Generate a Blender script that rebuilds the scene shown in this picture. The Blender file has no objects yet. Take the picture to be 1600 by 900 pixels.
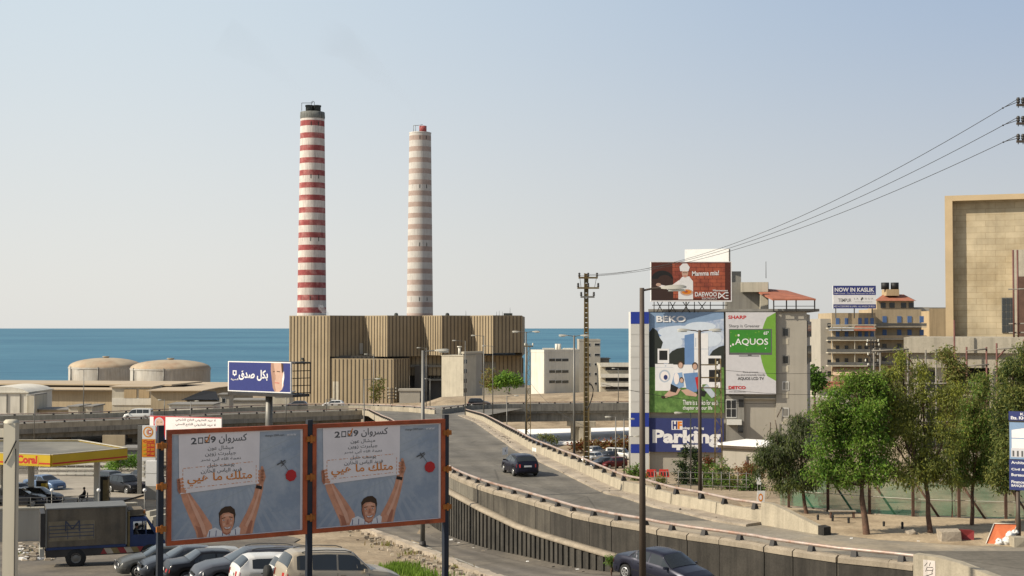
import bpy, bmesh, math, random
from mathutils import Vector, Matrix
random.seed(7)
R = math.radians
SC = bpy.context.scene
COL = SC.collection
# ------------------------------------------------------------------ camera, sky, sun, exposure
F = 2200.0                                   # focal length in photo pixels (photo is 1600 wide)
PITCH = math.atan(62 / F)
cam = bpy.data.objects.new('camera', bpy.data.cameras.new('camera'))
COL.objects.link(cam); SC.camera = cam
cam.location = (0, 0, 0); cam.rotation_euler = (math.pi / 2 + PITCH, 0, 0)
cam.data.sensor_width = 36; cam.data.lens = F * 36 / 1600
cam.data.clip_start = 0.5; cam.data.clip_end = 120000
SUN_EL = R(37); SUN_DIR = Vector((-0.95 * math.cos(SUN_EL), -0.31 * math.cos(SUN_EL), math.sin(SUN_EL))).normalized()
W = bpy.data.worlds.new('World'); SC.world = W; W.use_nodes = True
nt = W.node_tree; nt.nodes.clear()
sky = nt.nodes.new('ShaderNodeTexSky'); sky.sky_type = 'NISHITA'; sky.sun_disc = False
sky.sun_elevation = SUN_EL; sky.sun_rotation = math.atan2(-0.95, -0.31)
sky.altitude = 0; sky.air_density = 1.0; sky.dust_density = 1.0; sky.ozone_density = 1.0
bg = nt.nodes.new('ShaderNodeBackground'); bg.inputs[1].default_value = 0.12
wo = nt.nodes.new('ShaderNodeOutputWorld')
hsv = nt.nodes.new('ShaderNodeHueSaturation'); hsv.inputs['Saturation'].default_value = 0.6; hsv.inputs['Value'].default_value = 0.78
nt.links.new(sky.outputs[0], hsv.inputs['Color'])
# the milky sea haze low over the horizon, whiter towards the sun's side
wtc = nt.nodes.new('ShaderNodeTexCoord'); wsep = nt.nodes.new('ShaderNodeSeparateXYZ'); nt.links.new(wtc.outputs['Generated'], wsep.inputs[0])
def wramp(sock, a, b, lo, hi):
    r = nt.nodes.new('ShaderNodeMapRange'); r.interpolation_type = 'SMOOTHSTEP'; nt.links.new(sock, r.inputs[0])
    for k, v in zip((1, 2, 3, 4), (a, b, lo, hi)): r.inputs[k].default_value = v
    return r.outputs[0]
def wmix(a, b, f):
    x = nt.nodes.new('ShaderNodeMix'); x.data_type = 'RGBA'; nt.links.new(f, x.inputs[0])
    for s, v in ((6, a), (7, b)):
        if isinstance(v, tuple): x.inputs[s].default_value = (*v, 1)
        else: nt.links.new(v, x.inputs[s])
    return x.outputs[2]
high = wmix((3.55, 4.1, 4.5), (1.85, 2.45, 3.4), wramp(wsep.outputs['X'], -0.34, 0.48, 0, 1))
low = wmix((4.35, 4.3, 4.1), (3.4, 3.4, 3.3), wramp(wsep.outputs['X'], -0.3, 0.4, 0, 1))
hz = wmix(low, high, wramp(wsep.outputs['Z'], -0.01, 0.27, 0, 1))
final = wmix(hsv.outputs[0], hz, wramp(wsep.outputs['Z'], 0.25, 0.6, 0.9, 0.0))
nt.links.new(final, bg.inputs[0])
nt.links.new(bg.outputs[0], wo.inputs[0])
sl = bpy.data.lights.new('sun', 'SUN'); sl.energy = 4.1; sl.angle = R(0.5); sl.color = (1.0, 0.90, 0.74)
so = bpy.data.objects.new('sun', sl); COL.objects.link(so)
so.location = (-60, -30, 60); so.rotation_euler = SUN_DIR.to_track_quat('Z', 'Y').to_euler()
SC.view_settings.view_transform = 'Standard'; SC.view_settings.look = 'None'
SC.view_settings.exposure = 0.6; SC.view_settings.gamma = 1.0
SC.render.engine = 'CYCLES'

# ------------------------------------------------------------------ placing helpers
cP, sP = math.cos(PITCH), math.sin(PITCH)
def ray(px, py):
    u = 450 - py
    return Vector((px - 800, F * cP - u * sP, F * sP + u * cP))
def P(px, py, d):
    r = ray(px, py); return r * (d / r.y)
def G(px, py, z):
    r = ray(px, py); return r * (z / r.z)
def lerp(a, b, t): return a + (b - a) * t
def interp(tab, x):
    if x <= tab[0][0]: return tab[0][1]
    for (x0, y0), (x1, y1) in zip(tab, tab[1:]):
        if x <= x1: return lerp(y0, y1, (x - x0) / (x1 - x0))
    return tab[-1][1]
def solve(px, py, zf, lo=25, hi=420):
    """the point on the ray where its height equals zf(depth)"""
    r = ray(px, py); k = r.z / r.y
    f = lambda d: k * d - zf(d)
    n = 400; pd = lo; pv = f(lo)
    for i in range(1, n + 1):
        d = lo + (hi - lo) * i / n; v = f(d)
        if pv * v <= 0:
            a, b = pd, d
            for _ in range(30):
                m = (a + b) / 2
                if f(a) * f(m) <= 0: b = m
                else: a = m
            return r * (a / r.y)
        pd, pv = d, v
    return r * (hi / r.y)

# ------------------------------------------------------------------ materials
MATS = {}
def mat(key, rgb=None, rough=0.75, var=0.12, scale=1.5, bump=0.0, metal=0.0, spec=0.35, streak=0.0,
        rgb2=None, fac=(0.45, 0.62), alpha=1.0, fine=0.0, coat=0.0, trans=0.0):
    if key in MATS: return MATS[key]
    m = bpy.data.materials.new(key); MATS[key] = m; m.use_nodes = True
    n = m.node_tree.nodes; l = m.node_tree.links
    b = n['Principled BSDF']
    b.inputs['Roughness'].default_value = rough; b.inputs['Metallic'].default_value = metal
    b.inputs['Specular IOR Level'].default_value = spec
    if coat: b.inputs['Coat Weight'].default_value = coat; b.inputs['Coat Roughness'].default_value = 0.08
    col = n.new('ShaderNodeRGB'); col.outputs[0].default_value = (*rgb, 1); out = col.outputs[0]
    tc = n.new('ShaderNodeTexCoord')
    def noise(sc, det=5, rg=0.6, sxyz=None):
        t = n.new('ShaderNodeTexNoise'); t.inputs['Scale'].default_value = sc
        t.inputs['Detail'].default_value = det; t.inputs['Roughness'].default_value = rg
        if sxyz:
            mp = n.new('ShaderNodeMapping'); mp.inputs['Scale'].default_value = sxyz
            l.new(tc.outputs['Object'], mp.inputs[0]); l.new(mp.outputs[0], t.inputs['Vector'])
        else: l.new(tc.outputs['Object'], t.inputs['Vector'])
        return t.outputs['Fac']
    def mix(a, bcol, f, typ='MIX'):
        x = n.new('ShaderNodeMix'); x.data_type = 'RGBA'; x.blend_type = typ
        if isinstance(f, float): x.inputs[0].default_value = f
        else: l.new(f, x.inputs[0])
        if isinstance(a, tuple): x.inputs[6].default_value = (*a, 1)
        else: l.new(a, x.inputs[6])
        if isinstance(bcol, tuple): x.inputs[7].default_value = (*bcol, 1)
        else: l.new(bcol, x.inputs[7])
        return x.outputs[2]
    def ramp(f, a, bb, lo=0.0, hi=1.0):
        r = n.new('ShaderNodeMapRange'); l.new(f, r.inputs[0])
        r.inputs[1].default_value = a; r.inputs[2].default_value = bb
        r.inputs[3].default_value = lo; r.inputs[4].default_value = hi
        return r.outputs[0]
    if rgb2: out = mix(out, tuple(rgb2), ramp(noise(scale * 0.6, 8, 0.7), *fac))
    if var:
        v = n.new('ShaderNodeCombineColor'); s = ramp(noise(scale), 0.3, 0.7, 1 - var, 1 + var)
        for i in range(3): l.new(s, v.inputs[i])
        out = mix(out, v.outputs[0], 1.0, 'MULTIPLY')
    if fine:
        v = n.new('ShaderNodeCombineColor'); s = ramp(noise(scale * 14, 2), 0.3, 0.7, 1 - fine, 1 + fine)
        for i in range(3): l.new(s, v.inputs[i])
        out = mix(out, v.outputs[0], 1.0, 'MULTIPLY')
    if streak:
        s = ramp(noise(1.0, 4, 0.6, (2.2, 2.2, 0.12)), 0.45, 0.7, 1.0, 1 - streak)
        v = n.new('ShaderNodeCombineColor')
        for i in range(3): l.new(s, v.inputs[i])
        out = mix(out, v.outputs[0], 1.0, 'MULTIPLY')
    l.new(out, b.inputs['Base Color'])
    if bump:
        bp = n.new('ShaderNodeBump'); bp.inputs['Strength'].default_value = bump; bp.inputs['Distance'].default_value = 0.05
        l.new(noise(scale * 8, 4), bp.inputs['Height']); l.new(bp.outputs[0], b.inputs['Normal'])
    if alpha < 1: b.inputs['Alpha'].default_value = alpha
    if trans:
        t = n.new('ShaderNodeBsdfTranslucent'); l.new(out, t.inputs[0])
        ms = n.new('ShaderNodeMixShader'); ms.inputs[0].default_value = trans
        l.new(b.outputs[0], ms.inputs[1]); l.new(t.outputs[0], ms.inputs[2])
        l.new(ms.outputs[0], n['Material Output'].inputs[0])
    return m

M = {}
def dm(key, *a, **k): M[key] = mat(key, *a, **k)
dm('asphalt', (0.135, 0.126, 0.110), 0.88, 0.2, 0.25, 0.15, rgb2=(0.17, 0.157, 0.133), fine=0.14, spec=0.2)
dm('asphalt_old', (0.13, 0.117, 0.10), 0.88, 0.22, 0.3, 0.15, rgb2=(0.17, 0.15, 0.12), fine=0.14)
dm('asphalt_lot', (0.105, 0.092, 0.075), 0.88, 0.22, 0.3, 0.15, rgb2=(0.17, 0.145, 0.11), fine=0.16)
dm('forecourt', (0.30, 0.265, 0.21), 0.85, 0.15, 0.2, 0.1, rgb2=(0.22, 0.19, 0.15), fine=0.06)
dm('dirt', (0.30, 0.235, 0.155), 0.95, 0.25, 0.35, 0.4, rgb2=(0.20, 0.15, 0.095), fine=0.2)
dm('dust', (0.33, 0.28, 0.215), 0.95, 0.2, 0.6, 0.3, rgb2=(0.24, 0.20, 0.155), fine=0.15)
dm('concrete', (0.36, 0.315, 0.235), 0.85, 0.14, 0.8, 0.15, streak=0.25, fine=0.08)
dm('concrete_grey', (0.23, 0.215, 0.18), 0.85, 0.16, 0.8, 0.15, streak=0.4, fine=0.1)
dm('concrete_sooty', (0.045, 0.04, 0.033), 0.9, 0.2, 0.8, 0.2, rgb2=(0.038, 0.034, 0.028), streak=0.55, fine=0.12)
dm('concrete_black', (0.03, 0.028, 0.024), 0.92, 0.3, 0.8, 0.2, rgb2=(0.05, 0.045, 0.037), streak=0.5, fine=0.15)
dm('coping', (0.28, 0.235, 0.175), 0.85, 0.18, 0.9, 0.2, streak=0.2, fine=0.1)
dm('rail_steel', (0.38, 0.31, 0.265), 0.5, 0.15, 2, 0, metal=0.25, rgb2=(0.30, 0.19, 0.14))
dm('bracket_iron', (0.03, 0.027, 0.025), 0.6, 0.2, 4)
dm('steel_grey', (0.16, 0.155, 0.14), 0.5, 0.15, 1, 0, metal=0.4)
dm('steel_dark', (0.045, 0.042, 0.04), 0.55, 0.2, 1, 0, metal=0.3)
dm('steel_brown', (0.085, 0.065, 0.05), 0.55, 0.2, 1, 0, metal=0.3)
dm('lamp_head', (0.42, 0.40, 0.34), 0.4, 0.1, 2, 0)
dm('lamp_glass', (0.55, 0.54, 0.46), 0.25, 0.05, 2, 0)
dm('rust_yellow', (0.13, 0.10, 0.045), 0.7, 0.25, 1.5, 0, rgb2=(0.11, 0.07, 0.02))
dm('cream_wall', (0.46, 0.42, 0.33), 0.85, 0.1, 0.3, 0, streak=0.18)
dm('white_wall', (0.60, 0.57, 0.49), 0.85, 0.08, 0.3, 0, streak=0.15)
dm('grey_wall', (0.34, 0.315, 0.265), 0.85, 0.08, 0.3, 0, streak=0.09)
dm('grey_wall_dark', (0.22, 0.21, 0.185), 0.85, 0.12, 0.3, 0, streak=0.2)
dm('tan_wall', (0.40, 0.30, 0.175), 0.85, 0.1, 0.3, 0, streak=0.2)
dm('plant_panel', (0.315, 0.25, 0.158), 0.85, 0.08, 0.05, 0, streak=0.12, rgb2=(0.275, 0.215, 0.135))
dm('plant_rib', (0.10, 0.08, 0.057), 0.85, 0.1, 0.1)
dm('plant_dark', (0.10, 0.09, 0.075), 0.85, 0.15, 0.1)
dm('chimney_white', (0.60, 0.55, 0.50), 0.85, 0.08, 0.15, 0, streak=0.36, rgb2=(0.50, 0.44, 0.40))  # chimney bands: distance haze put into low-contrast paint, alongside real fading
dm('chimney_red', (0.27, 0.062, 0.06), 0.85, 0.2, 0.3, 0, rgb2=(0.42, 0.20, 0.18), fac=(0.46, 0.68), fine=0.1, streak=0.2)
dm('chimney_haze_fade', (0.33, 0.25, 0.21), 0.85, 0.12, 0.2, 0, rgb2=(0.38, 0.30, 0.26), fine=0.08)
dm('chimney_haze_fade_white', (0.49, 0.46, 0.42), 0.85, 0.1, 0.15, 0, streak=0.2)
dm('soot', (0.045, 0.05, 0.045), 0.9, 0.3, 0.4)
dm('soot_ring', (0.16, 0.165, 0.15), 0.9, 0.3, 0.4, streak=0.6)
dm('tank_wall', (0.44, 0.42, 0.375), 0.7, 0.1, 0.06, 0, streak=0.28, rgb2=(0.38, 0.34, 0.28))
dm('tank_dome', (0.37, 0.30, 0.21), 0.85, 0.15, 0.12, 0, rgb2=(0.33, 0.23, 0.15))
dm('roof_tile', (0.30, 0.11, 0.065), 0.85, 0.18, 1.0)
dm('roof_white', (0.82, 0.80, 0.76), 0.7, 0.05, 0.2)
dm('roof_grey', (0.20, 0.19, 0.17), 0.85, 0.18, 0.3)
dm('glass_dark', (0.02, 0.024, 0.028), 0.12, 0.1, 1, 0, spec=0.5)
dm('car_glass', (0.022, 0.026, 0.028), 0.06, 0.1, 2, 0, spec=0.6)
dm('window_frame', (0.55, 0.54, 0.5), 0.5, 0.05, 1)
dm('black', (0.012, 0.012, 0.012), 0.6, 0.2, 3)
dm('rubber', (0.018, 0.018, 0.017), 0.8, 0.2, 4)
dm('rim', (0.45, 0.45, 0.44), 0.35, 0.1, 4, 0, metal=0.7)
dm('chrome', (0.6, 0.6, 0.6), 0.2, 0.05, 4, 0, metal=0.9)
dm('lens_white', (0.7, 0.7, 0.68), 0.12, 0.05, 4, 0, spec=0.6)
dm('lens_red', (0.35, 0.015, 0.012), 0.2, 0.05, 4, 0, spec=0.6)
dm('lens_amber', (0.5, 0.16, 0.02), 0.2, 0.05, 4, 0, spec=0.6)
dm('white_paint', (0.72, 0.71, 0.68), 0.5, 0.05, 2)
dm('white_sign', (0.66, 0.65, 0.62), 0.6, 0.04, 1)
dm('cable', (0.03, 0.028, 0.026), 0.7, 0.1, 1)
dm('bark', (0.13, 0.075, 0.05), 0.9, 0.25, 4, 0.4, rgb2=(0.075, 0.05, 0.035))
dm('skin', (0.42, 0.22, 0.14), 0.6, 0.05, 8)
dm('hair', (0.02, 0.015, 0.012), 0.7, 0.1, 8)
for nm, c in dict(leaf_bright=((0.125, 0.244, 0.037)), leaf_bright_light=((0.198, 0.317, 0.043)), leaf_olive=((0.138, 0.171, 0.044)),
                  leaf_olive_light=((0.237, 0.250, 0.067)), leaf_yellow=((0.277, 0.293, 0.043)), leaf_dark=((0.059, 0.091, 0.027)),
                  leaf_grey=((0.115, 0.13, 0.07)), leaf_red=((0.18, 0.05, 0.02)), leaf_pine=((0.018, 0.032, 0.02)), leaf_grass=((0.15, 0.24, 0.03)),
                  leaf_dry=((0.22, 0.16, 0.06))).items():
    dm(nm, c, 0.6, 0.2, 1.5, 0, trans=0.48, spec=0.25)

def worn(key, base, stops):
    m = MATS[base].copy(); m.name = key; MATS[key] = m; M[key] = m; n = m.node_tree.nodes; l = m.node_tree.links; b = n['Principled BSDF']; src = b.inputs['Base Color'].links[0].from_socket
    at = n.new('ShaderNodeAttribute'); at.attribute_name = 'lane'; tc = n.new('ShaderNodeTexCoord'); nz = n.new('ShaderNodeTexNoise'); nz.inputs['Scale'].default_value = 0.22; nz.inputs['Detail'].default_value = 6
    l.new(tc.outputs['Object'], nz.inputs['Vector']); mr = n.new('ShaderNodeMapRange'); l.new(nz.outputs['Fac'], mr.inputs[0]); mr.inputs[3].default_value = -.10; mr.inputs[4].default_value = .10
    ad = n.new('ShaderNodeMath'); l.new(at.outputs['Fac'], ad.inputs[0]); l.new(mr.outputs[0], ad.inputs[1]); cr = n.new('ShaderNodeValToRGB'); l.new(ad.outputs[0], cr.inputs[0]); e = cr.color_ramp.elements
    while len(e) < len(stops): e.new(.5)
    for q, (p, c) in zip(e, stops): q.position = p
    for q, (p, c) in zip(e, stops): q.color = (c / 2, c / 2 * .985, c / 2 * .96, 1)
    vo = n.new('ShaderNodeTexVoronoi'); vo.feature = 'DISTANCE_TO_EDGE'; vo.inputs['Scale'].default_value = .16; l.new(tc.outputs['Object'], vo.inputs['Vector']); vm = n.new('ShaderNodeMapRange'); l.new(vo.outputs['Distance'], vm.inputs[0]); vm.inputs[1].default_value = .0; vm.inputs[2].default_value = .012; vm.inputs[3].default_value = 1.35; vm.inputs[4].default_value = 2.0
    sc = n.new('ShaderNodeVectorMath'); sc.operation = 'SCALE'; l.new(cr.outputs[0], sc.inputs[0]); l.new(vm.outputs[0], sc.inputs['Scale'])
    x = n.new('ShaderNodeMix'); x.data_type = 'RGBA'; x.blend_type = 'MULTIPLY'; x.inputs[0].default_value = 1; l.new(src, x.inputs[6]); l.new(sc.outputs[0], x.inputs[7]); l.new(x.outputs[2], b.inputs['Base Color'])
worn('asphalt_ramp', 'asphalt', [(0, 1.35), (.07, 1.1), (.16, .84), (.24, 1.0), (.34, .82), (.46, 1.06), (.58, .82), (.68, 1.0), (.78, .84), (.88, 1.1), (1, 1.6)])
worn('asphalt_lower', 'asphalt_old', [(0, 1.35), (.1, 1.05), (.22, .82), (.34, 1.08), (.5, .72), (.66, 1.1), (.8, .78), (1, .9)])
def lane_attr(ob, cols):
    me = ob.data; at = me.attributes.new('lane', 'FLOAT', 'POINT'); at.data.foreach_set('value', [(i % cols) / (cols - 1) for i in range(len(me.vertices))]); return ob

# ------------------------------------------------------------------ mesh builder and object helpers
WM = {}                                       # world matrix of every thing, for parts given in world coordinates
def tag(o, label=None, cat=None, group=None, kind=None):
    if label: o['label'] = label
    if cat: o['category'] = cat
    if group: o['group'] = group
    if kind: o['kind'] = kind
    return o
def thing(name, label, cat, loc=(0, 0, 0), rotz=0.0, group=None):
    o = bpy.data.objects.new(name, None); COL.objects.link(o)
    o.empty_display_size = 0.3
    o.location = loc; o.rotation_euler = (0, 0, rotz)
    WM[o.name] = Matrix.Translation(Vector(loc)) @ Matrix.Rotation(rotz, 4, 'Z')
    return tag(o, label, cat, group)

class MB:
    def __init__(s): s.v = []; s.f = []; s.m = []; s.sm = []
    def face(s, pts, m=0, smooth=False):
        i = len(s.v); s.v += [Vector(p) for p in pts]; s.f.append(list(range(i, i + len(pts)))); s.m.append(m); s.sm.append(smooth)
    def grid(s, rows, m=0, smooth=True, close=False):
        i = len(s.v); n = len(rows[0])
        for r in rows: s.v += [Vector(p) for p in r]
        for a in range(len(rows) - 1):
            for b in range(n if close else n - 1):
                c = (b + 1) % n
                s.f.append([i + a * n + b, i + a * n + c, i + (a + 1) * n + c, i + (a + 1) * n + b]); s.m.append(m if not callable(m) else m(a, b)); s.sm.append(smooth)
    def hexa(s, p, m=0):                      # p: 4 bottom + 4 top points
        i = len(s.v); s.v += [Vector(q) for q in p]
        for f in ([3, 2, 1, 0], [4, 5, 6, 7], [0, 1, 5, 4], [1, 2, 6, 5], [2, 3, 7, 6], [3, 0, 4, 7]):
            s.f.append([i + k for k in f]); s.m.append(m); s.sm.append(False)
    def box(s, x0, x1, y0, y1, z0, z1, m=0):
        s.hexa([(x0, y0, z0), (x1, y0, z0), (x1, y1, z0), (x0, y1, z0), (x0, y0, z1), (x1, y0, z1), (x1, y1, z1), (x0, y1, z1)], m)
    def obox(s, o, ax, ay, az, m=0):
        o, ax, ay, az = map(Vector, (o, ax, ay, az))
        s.hexa([o, o + ax, o + ax + ay, o + ay, o + az, o + ax + az, o + ax + ay + az, o + ay + az], m)
    def cyl(s, p0, p1, r0, r1=None, n=10, m=0, cap=True, smooth=True):
        p0, p1 = Vector(p0), Vector(p1); r1 = r0 if r1 is None else r1
        d = (p1 - p0).normalized(); a = d.orthogonal().normalized(); b = d.cross(a)
        i = len(s.v)
        for p, r in ((p0, r0), (p1, r1)):
            for k in range(n):
                t = 2 * math.pi * k / n; s.v.append(p + (a * math.cos(t) + b * math.sin(t)) * r)
        for k in range(n):
            s.f.append([i + k, i + (k + 1) % n, i + n + (k + 1) % n, i + n + k]); s.m.append(m); s.sm.append(smooth)
        if cap:
            s.f.append([i + k for k in range(n)][::-1]); s.f.append([i + n + k for k in range(n)])
            s.m += [m, m]; s.sm += [False, False]
    def tube(s, pts, r, n=6, m=0):
        pts = [Vector(p) for p in pts]; rows = []
        for k, p in enumerate(pts):
            d = (pts[min(k + 1, len(pts) - 1)] - pts[max(k - 1, 0)]).normalized()
            a = d.cross(Vector((0, 0, 1)))
            if a.length < 1e-3: a = d.cross(Vector((1, 0, 0)))
            a.normalize(); b = d.cross(a)
            rr = r[k] if isinstance(r, (list, tuple)) else r
            rows.append([p + (a * math.cos(2 * math.pi * j / n) + b * math.sin(2 * math.pi * j / n)) * rr for j in range(n)])
        s.grid(rows, m, True, True); s.face(rows[0][::-1], m); s.face(rows[-1], m)
    def lathe(s, prof, c=(0, 0, 0), n=24, m=0, axis='z', smooth=True):
        c = Vector(c); rows = []
        for r, h in prof:
            row = []
            for k in range(n):
                t = 2 * math.pi * k / n; x, y = r * math.cos(t), r * math.sin(t)
                row.append(c + (Vector((x, y, h)) if axis == 'z' else Vector((x, h, y))))
            rows.append(row)
        s.grid(rows, m, smooth, True)
    def ball(s, c, rx, ry=None, rz=None, n=10, m=0):
        ry = ry or rx; rz = rz or rx; c = Vector(c); rows = []
        for a in range(n // 2 + 1):
            p = math.pi * a / (n // 2)
            rows.append([c + Vector((rx * math.sin(p) * math.cos(2 * math.pi * k / n), ry * math.sin(p) * math.sin(2 * math.pi * k / n), rz * math.cos(p))) for k in range(n)])
        s.grid(rows, m, True, True)
    def sweep(s, path, prof, m=0, smooth=False, cap=True):
        """path: points; prof: closed list of (side, up); side is to the right of the direction of travel"""
        path = [Vector(p) for p in path]; rows = []
        for k, p in enumerate(path):
            d = path[min(k + 1, len(path) - 1)] - path[max(k - 1, 0)]; d.z = 0; d.normalize()
            rt = Vector((d.y, -d.x, 0))
            rows.append([p + rt * a + Vector((0, 0, b)) for a, b in prof])
        s.grid(rows, m, smooth, True)
        if cap: s.face(rows[0], m); s.face(rows[-1][::-1], m)
    def build(s, name, mats, parent=None, origin=None, world=True, sharp=None):
        if not isinstance(mats, (list, tuple)): mats = [mats]
        mats = [M[q] if isinstance(q, str) else q for q in mats]
        if parent is not None and world: inv = WM[parent.name].inverted(); vs = [inv @ v for v in s.v]
        elif origin is not None: o_ = Vector(origin); vs = [v - o_ for v in s.v]
        else: vs = s.v
        me = bpy.data.meshes.new(name); me.from_pydata([tuple(v) for v in vs], [], s.f)
        for q in mats: me.materials.append(q)
        me.polygons.foreach_set('material_index', s.m); me.polygons.foreach_set('use_smooth', s.sm)
        me.update()
        if sharp: me.set_sharp_from_angle(angle=R(sharp))
        ob = bpy.data.objects.new(name, me); COL.objects.link(ob)
        if parent is not None: ob.parent = parent; WM[ob.name] = WM[parent.name]
        elif origin is not None: ob.location = origin; WM[ob.name] = Matrix.Translation(Vector(origin))
        else: WM[ob.name] = Matrix.Identity(4)
        return ob

class Fr:
    """frame of a wall: from front left to front right corner; a along it, b up, c into the building"""
    def __init__(s, p0, p1):
        s.o = Vector(p0); e = Vector(p1) - s.o; e.z = 0; s.w = e.length; s.u = e.normalized()
        s.n = Vector((-s.u.y, s.u.x, 0)); s.up = Vector((0, 0, 1))
    def pt(s, a, b, c=0): return s.o + s.u * a + s.up * b + s.n * c
    def uv(s, px, py, c=0):
        r = ray(px, py); o = s.o + s.n * c; t = o.dot(s.n) / r.dot(s.n); q = r * t - o
        return q.dot(s.u), q.z
    def a(s, px, c=0): return s.uv(px, 512, c)[0]
    def b(s, py, px=None, c=0):
        return s.uv(px if px is not None else 800 + F * (s.o.x + s.u.x * s.w / 2) / (s.o.y + s.u.y * s.w / 2), py, c)[1]
def fbox(mb, fr, a0, a1, b0, b1, c0, c1, m=0):
    mb.hexa([fr.pt(a0, b0, c0), fr.pt(a1, b0, c0), fr.pt(a1, b0, c1), fr.pt(a0, b0, c1), fr.pt(a0, b1, c0), fr.pt(a1, b1, c0), fr.pt(a1, b1, c1), fr.pt(a0, b1, c1)], m)
def pbox(mb, fr, px0, py0, px1, py1, c0, c1, m=0):
    a0, b1 = fr.uv(px0, py0, c0); a1, b0 = fr.uv(px1, py1, c0); fbox(mb, fr, a0, a1, b0, b1, c0, c1, m)

def spline(pts, step=2.0):
    pts = [Vector(p) for p in pts]; out = []
    q = [pts[0] * 2 - pts[1]] + pts + [pts[-1] * 2 - pts[-2]]
    for i in range(1, len(q) - 2):
        a, b, c, d = q[i - 1:i + 3]; n = max(1, round((c - b).length / step))
        for k in range(n):
            t = k / n
            out.append(0.5 * ((2 * b) + (c - a) * t + (2 * a - 5 * b + 4 * c - d) * t * t + (3 * b - a - 3 * c + d) * t ** 3))
    return out + [pts[-1]]
def walk(path, step, start=0.0):
    """points every step metres along a path with their direction"""
    out = []; need = start
    for a, b in zip(path, path[1:]):
        L = (b - a).length; t = need
        while t <= L:
            out.append((a + (b - a) * (t / L), (b - a).normalized())); t += step
        need = t - L
    return out

# ------------------------------------------------------------------ lettering
AR = {}
for ch, base, nf in [('ا', 0xFE8D, 2), ('ب', 0xFE8F, 4), ('ة', 0xFE93, 2), ('ت', 0xFE95, 4), ('ج', 0xFE9D, 4), ('ح', 0xFEA1, 4), ('خ', 0xFEA5, 4),
                     ('د', 0xFEA9, 2), ('ر', 0xFEAD, 2), ('ز', 0xFEAF, 2), ('س', 0xFEB1, 4), ('ش', 0xFEB5, 4), ('ص', 0xFEB9, 4), ('ع', 0xFEC9, 4),
                     ('ف', 0xFED1, 4), ('ق', 0xFED5, 4), ('ك', 0xFED9, 4), ('ل', 0xFEDD, 4), ('م', 0xFEE1, 4), ('ن', 0xFEE5, 4), ('ه', 0xFEE9, 4),
                     ('و', 0xFEED, 2), ('ي', 0xFEF1, 4), ('أ', 0xFE83, 2)]:
    AR[ch] = (base, nf)
def arabic(s):
    words = []
    for w in s.split(' '):
        out = []; i = 0; joined = False
        while i < len(w):
            c = w[i]
            if c == 'ل' and i + 1 < len(w) and w[i + 1] == 'ا':
                out.append(chr(0xFEFC if joined else 0xFEFB)); joined = False; i += 2; continue
            if c not in AR: out.append(c); joined = False; i += 1; continue
            base, nf = AR[c]; nxt = i + 1 < len(w) and w[i + 1] in AR
            if nf == 2: out.append(chr(base + (1 if joined else 0))); joined = False
            else:
                k = (3 if nxt else 1) if joined else (2 if nxt else 0)
                out.append(chr(base + k)); joined = nxt
            i += 1
        words.append(''.join(out[::-1]))
    return ' '.join(words[::-1])
TXT = {}
def glyphs(s, bold=0.0):
    if (s, bold) not in TXT:
        c = bpy.data.curves.new('lettering', 'FONT'); c.body = s; c.offset = bold; c.resolution_u = 3
        o = bpy.data.objects.new('lettering', c); me = o.to_mesh()
        v = [(q.co.x, q.co.y) for q in me.vertices]; f = [list(p.vertices) for p in me.polygons]
        o.to_mesh_clear(); bpy.data.objects.remove(o); bpy.data.curves.remove(c)
        TXT[(s, bold)] = (v, f)
    return TXT[(s, bold)]

class Canvas:
    """flat printed picture on a board: photo pixel coordinates are mapped onto the board's own plane"""
    def __init__(s, fr, rect, size, c0=0.0, step=0.008):
        s.fr = fr; s.x0, s.y0, s.x1, s.y1 = rect; s.a0, s.b0, s.W, s.H = size; s.c0 = c0; s.step = step
        s.mb = MB(); s.mats = []; s.k = 0
    def mi(s, m):
        if m not in s.mats: s.mats.append(m)
        return s.mats.index(m)
    def pt(s, x, y, c):
        return s.fr.pt(s.a0 + (x - s.x0) / (s.x1 - s.x0) * s.W, s.b0 + (s.y1 - y) / (s.y1 - s.y0) * s.H, c)
    def poly(s, pts, m):
        s.k += 1; s.mb.face([s.pt(x, y, s.c0 - s.k * s.step) for x, y in pts][::-1], s.mi(m))
    def rect(s, x0, y0, x1, y1, m): s.poly([(x0, y0), (x1, y0), (x1, y1), (x0, y1)], m)
    def ell(s, cx, cy, rx, ry, m, n=20, rot=0.0):
        s.poly([(cx + rx * math.cos(2 * math.pi * k / n) * math.cos(rot) - ry * math.sin(2 * math.pi * k / n) * math.sin(rot),
                 cy + rx * math.cos(2 * math.pi * k / n) * math.sin(rot) + ry * math.sin(2 * math.pi * k / n) * math.cos(rot)) for k in range(n)], m)
    def line(s, pts, w, m):
        for (x0, y0), (x1, y1) in zip(pts, pts[1:]):
            d = Vector((x1 - x0, y1 - y0)).normalized() * w / 2
            s.poly([(x0 - d.y, y0 + d.x), (x1 - d.y, y1 + d.x), (x1 + d.y, y1 - d.x), (x0 + d.y, y0 - d.x)], m); s.k -= 1
        s.k += 1
    def text(s, t, x0, y0, x1, y1, m, bold=0.0, shear=0.0):
        v, f = glyphs(t, bold); s.k += 1
        xs = [q[0] for q in v]; ys = [q[1] for q in v]; ax, bx, ay, by = min(xs), max(xs), min(ys), max(ys)
        i = len(s.mb.v)
        for x, y in v:
            X = x0 + (x - ax) / (bx - ax) * (x1 - x0); Y = y1 - (y - ay) / (by - ay) * (y1 - y0) + shear * (X - x0)
            s.mb.v.append(s.pt(X, Y, s.c0 - s.k * s.step))
        for q in f: s.mb.f.append([i + k for k in q]); s.mb.m.append(s.mi(m)); s.mb.sm.append(False)
    def build(s, name, parent): return s.mb.build(name, s.mats, parent)
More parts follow.
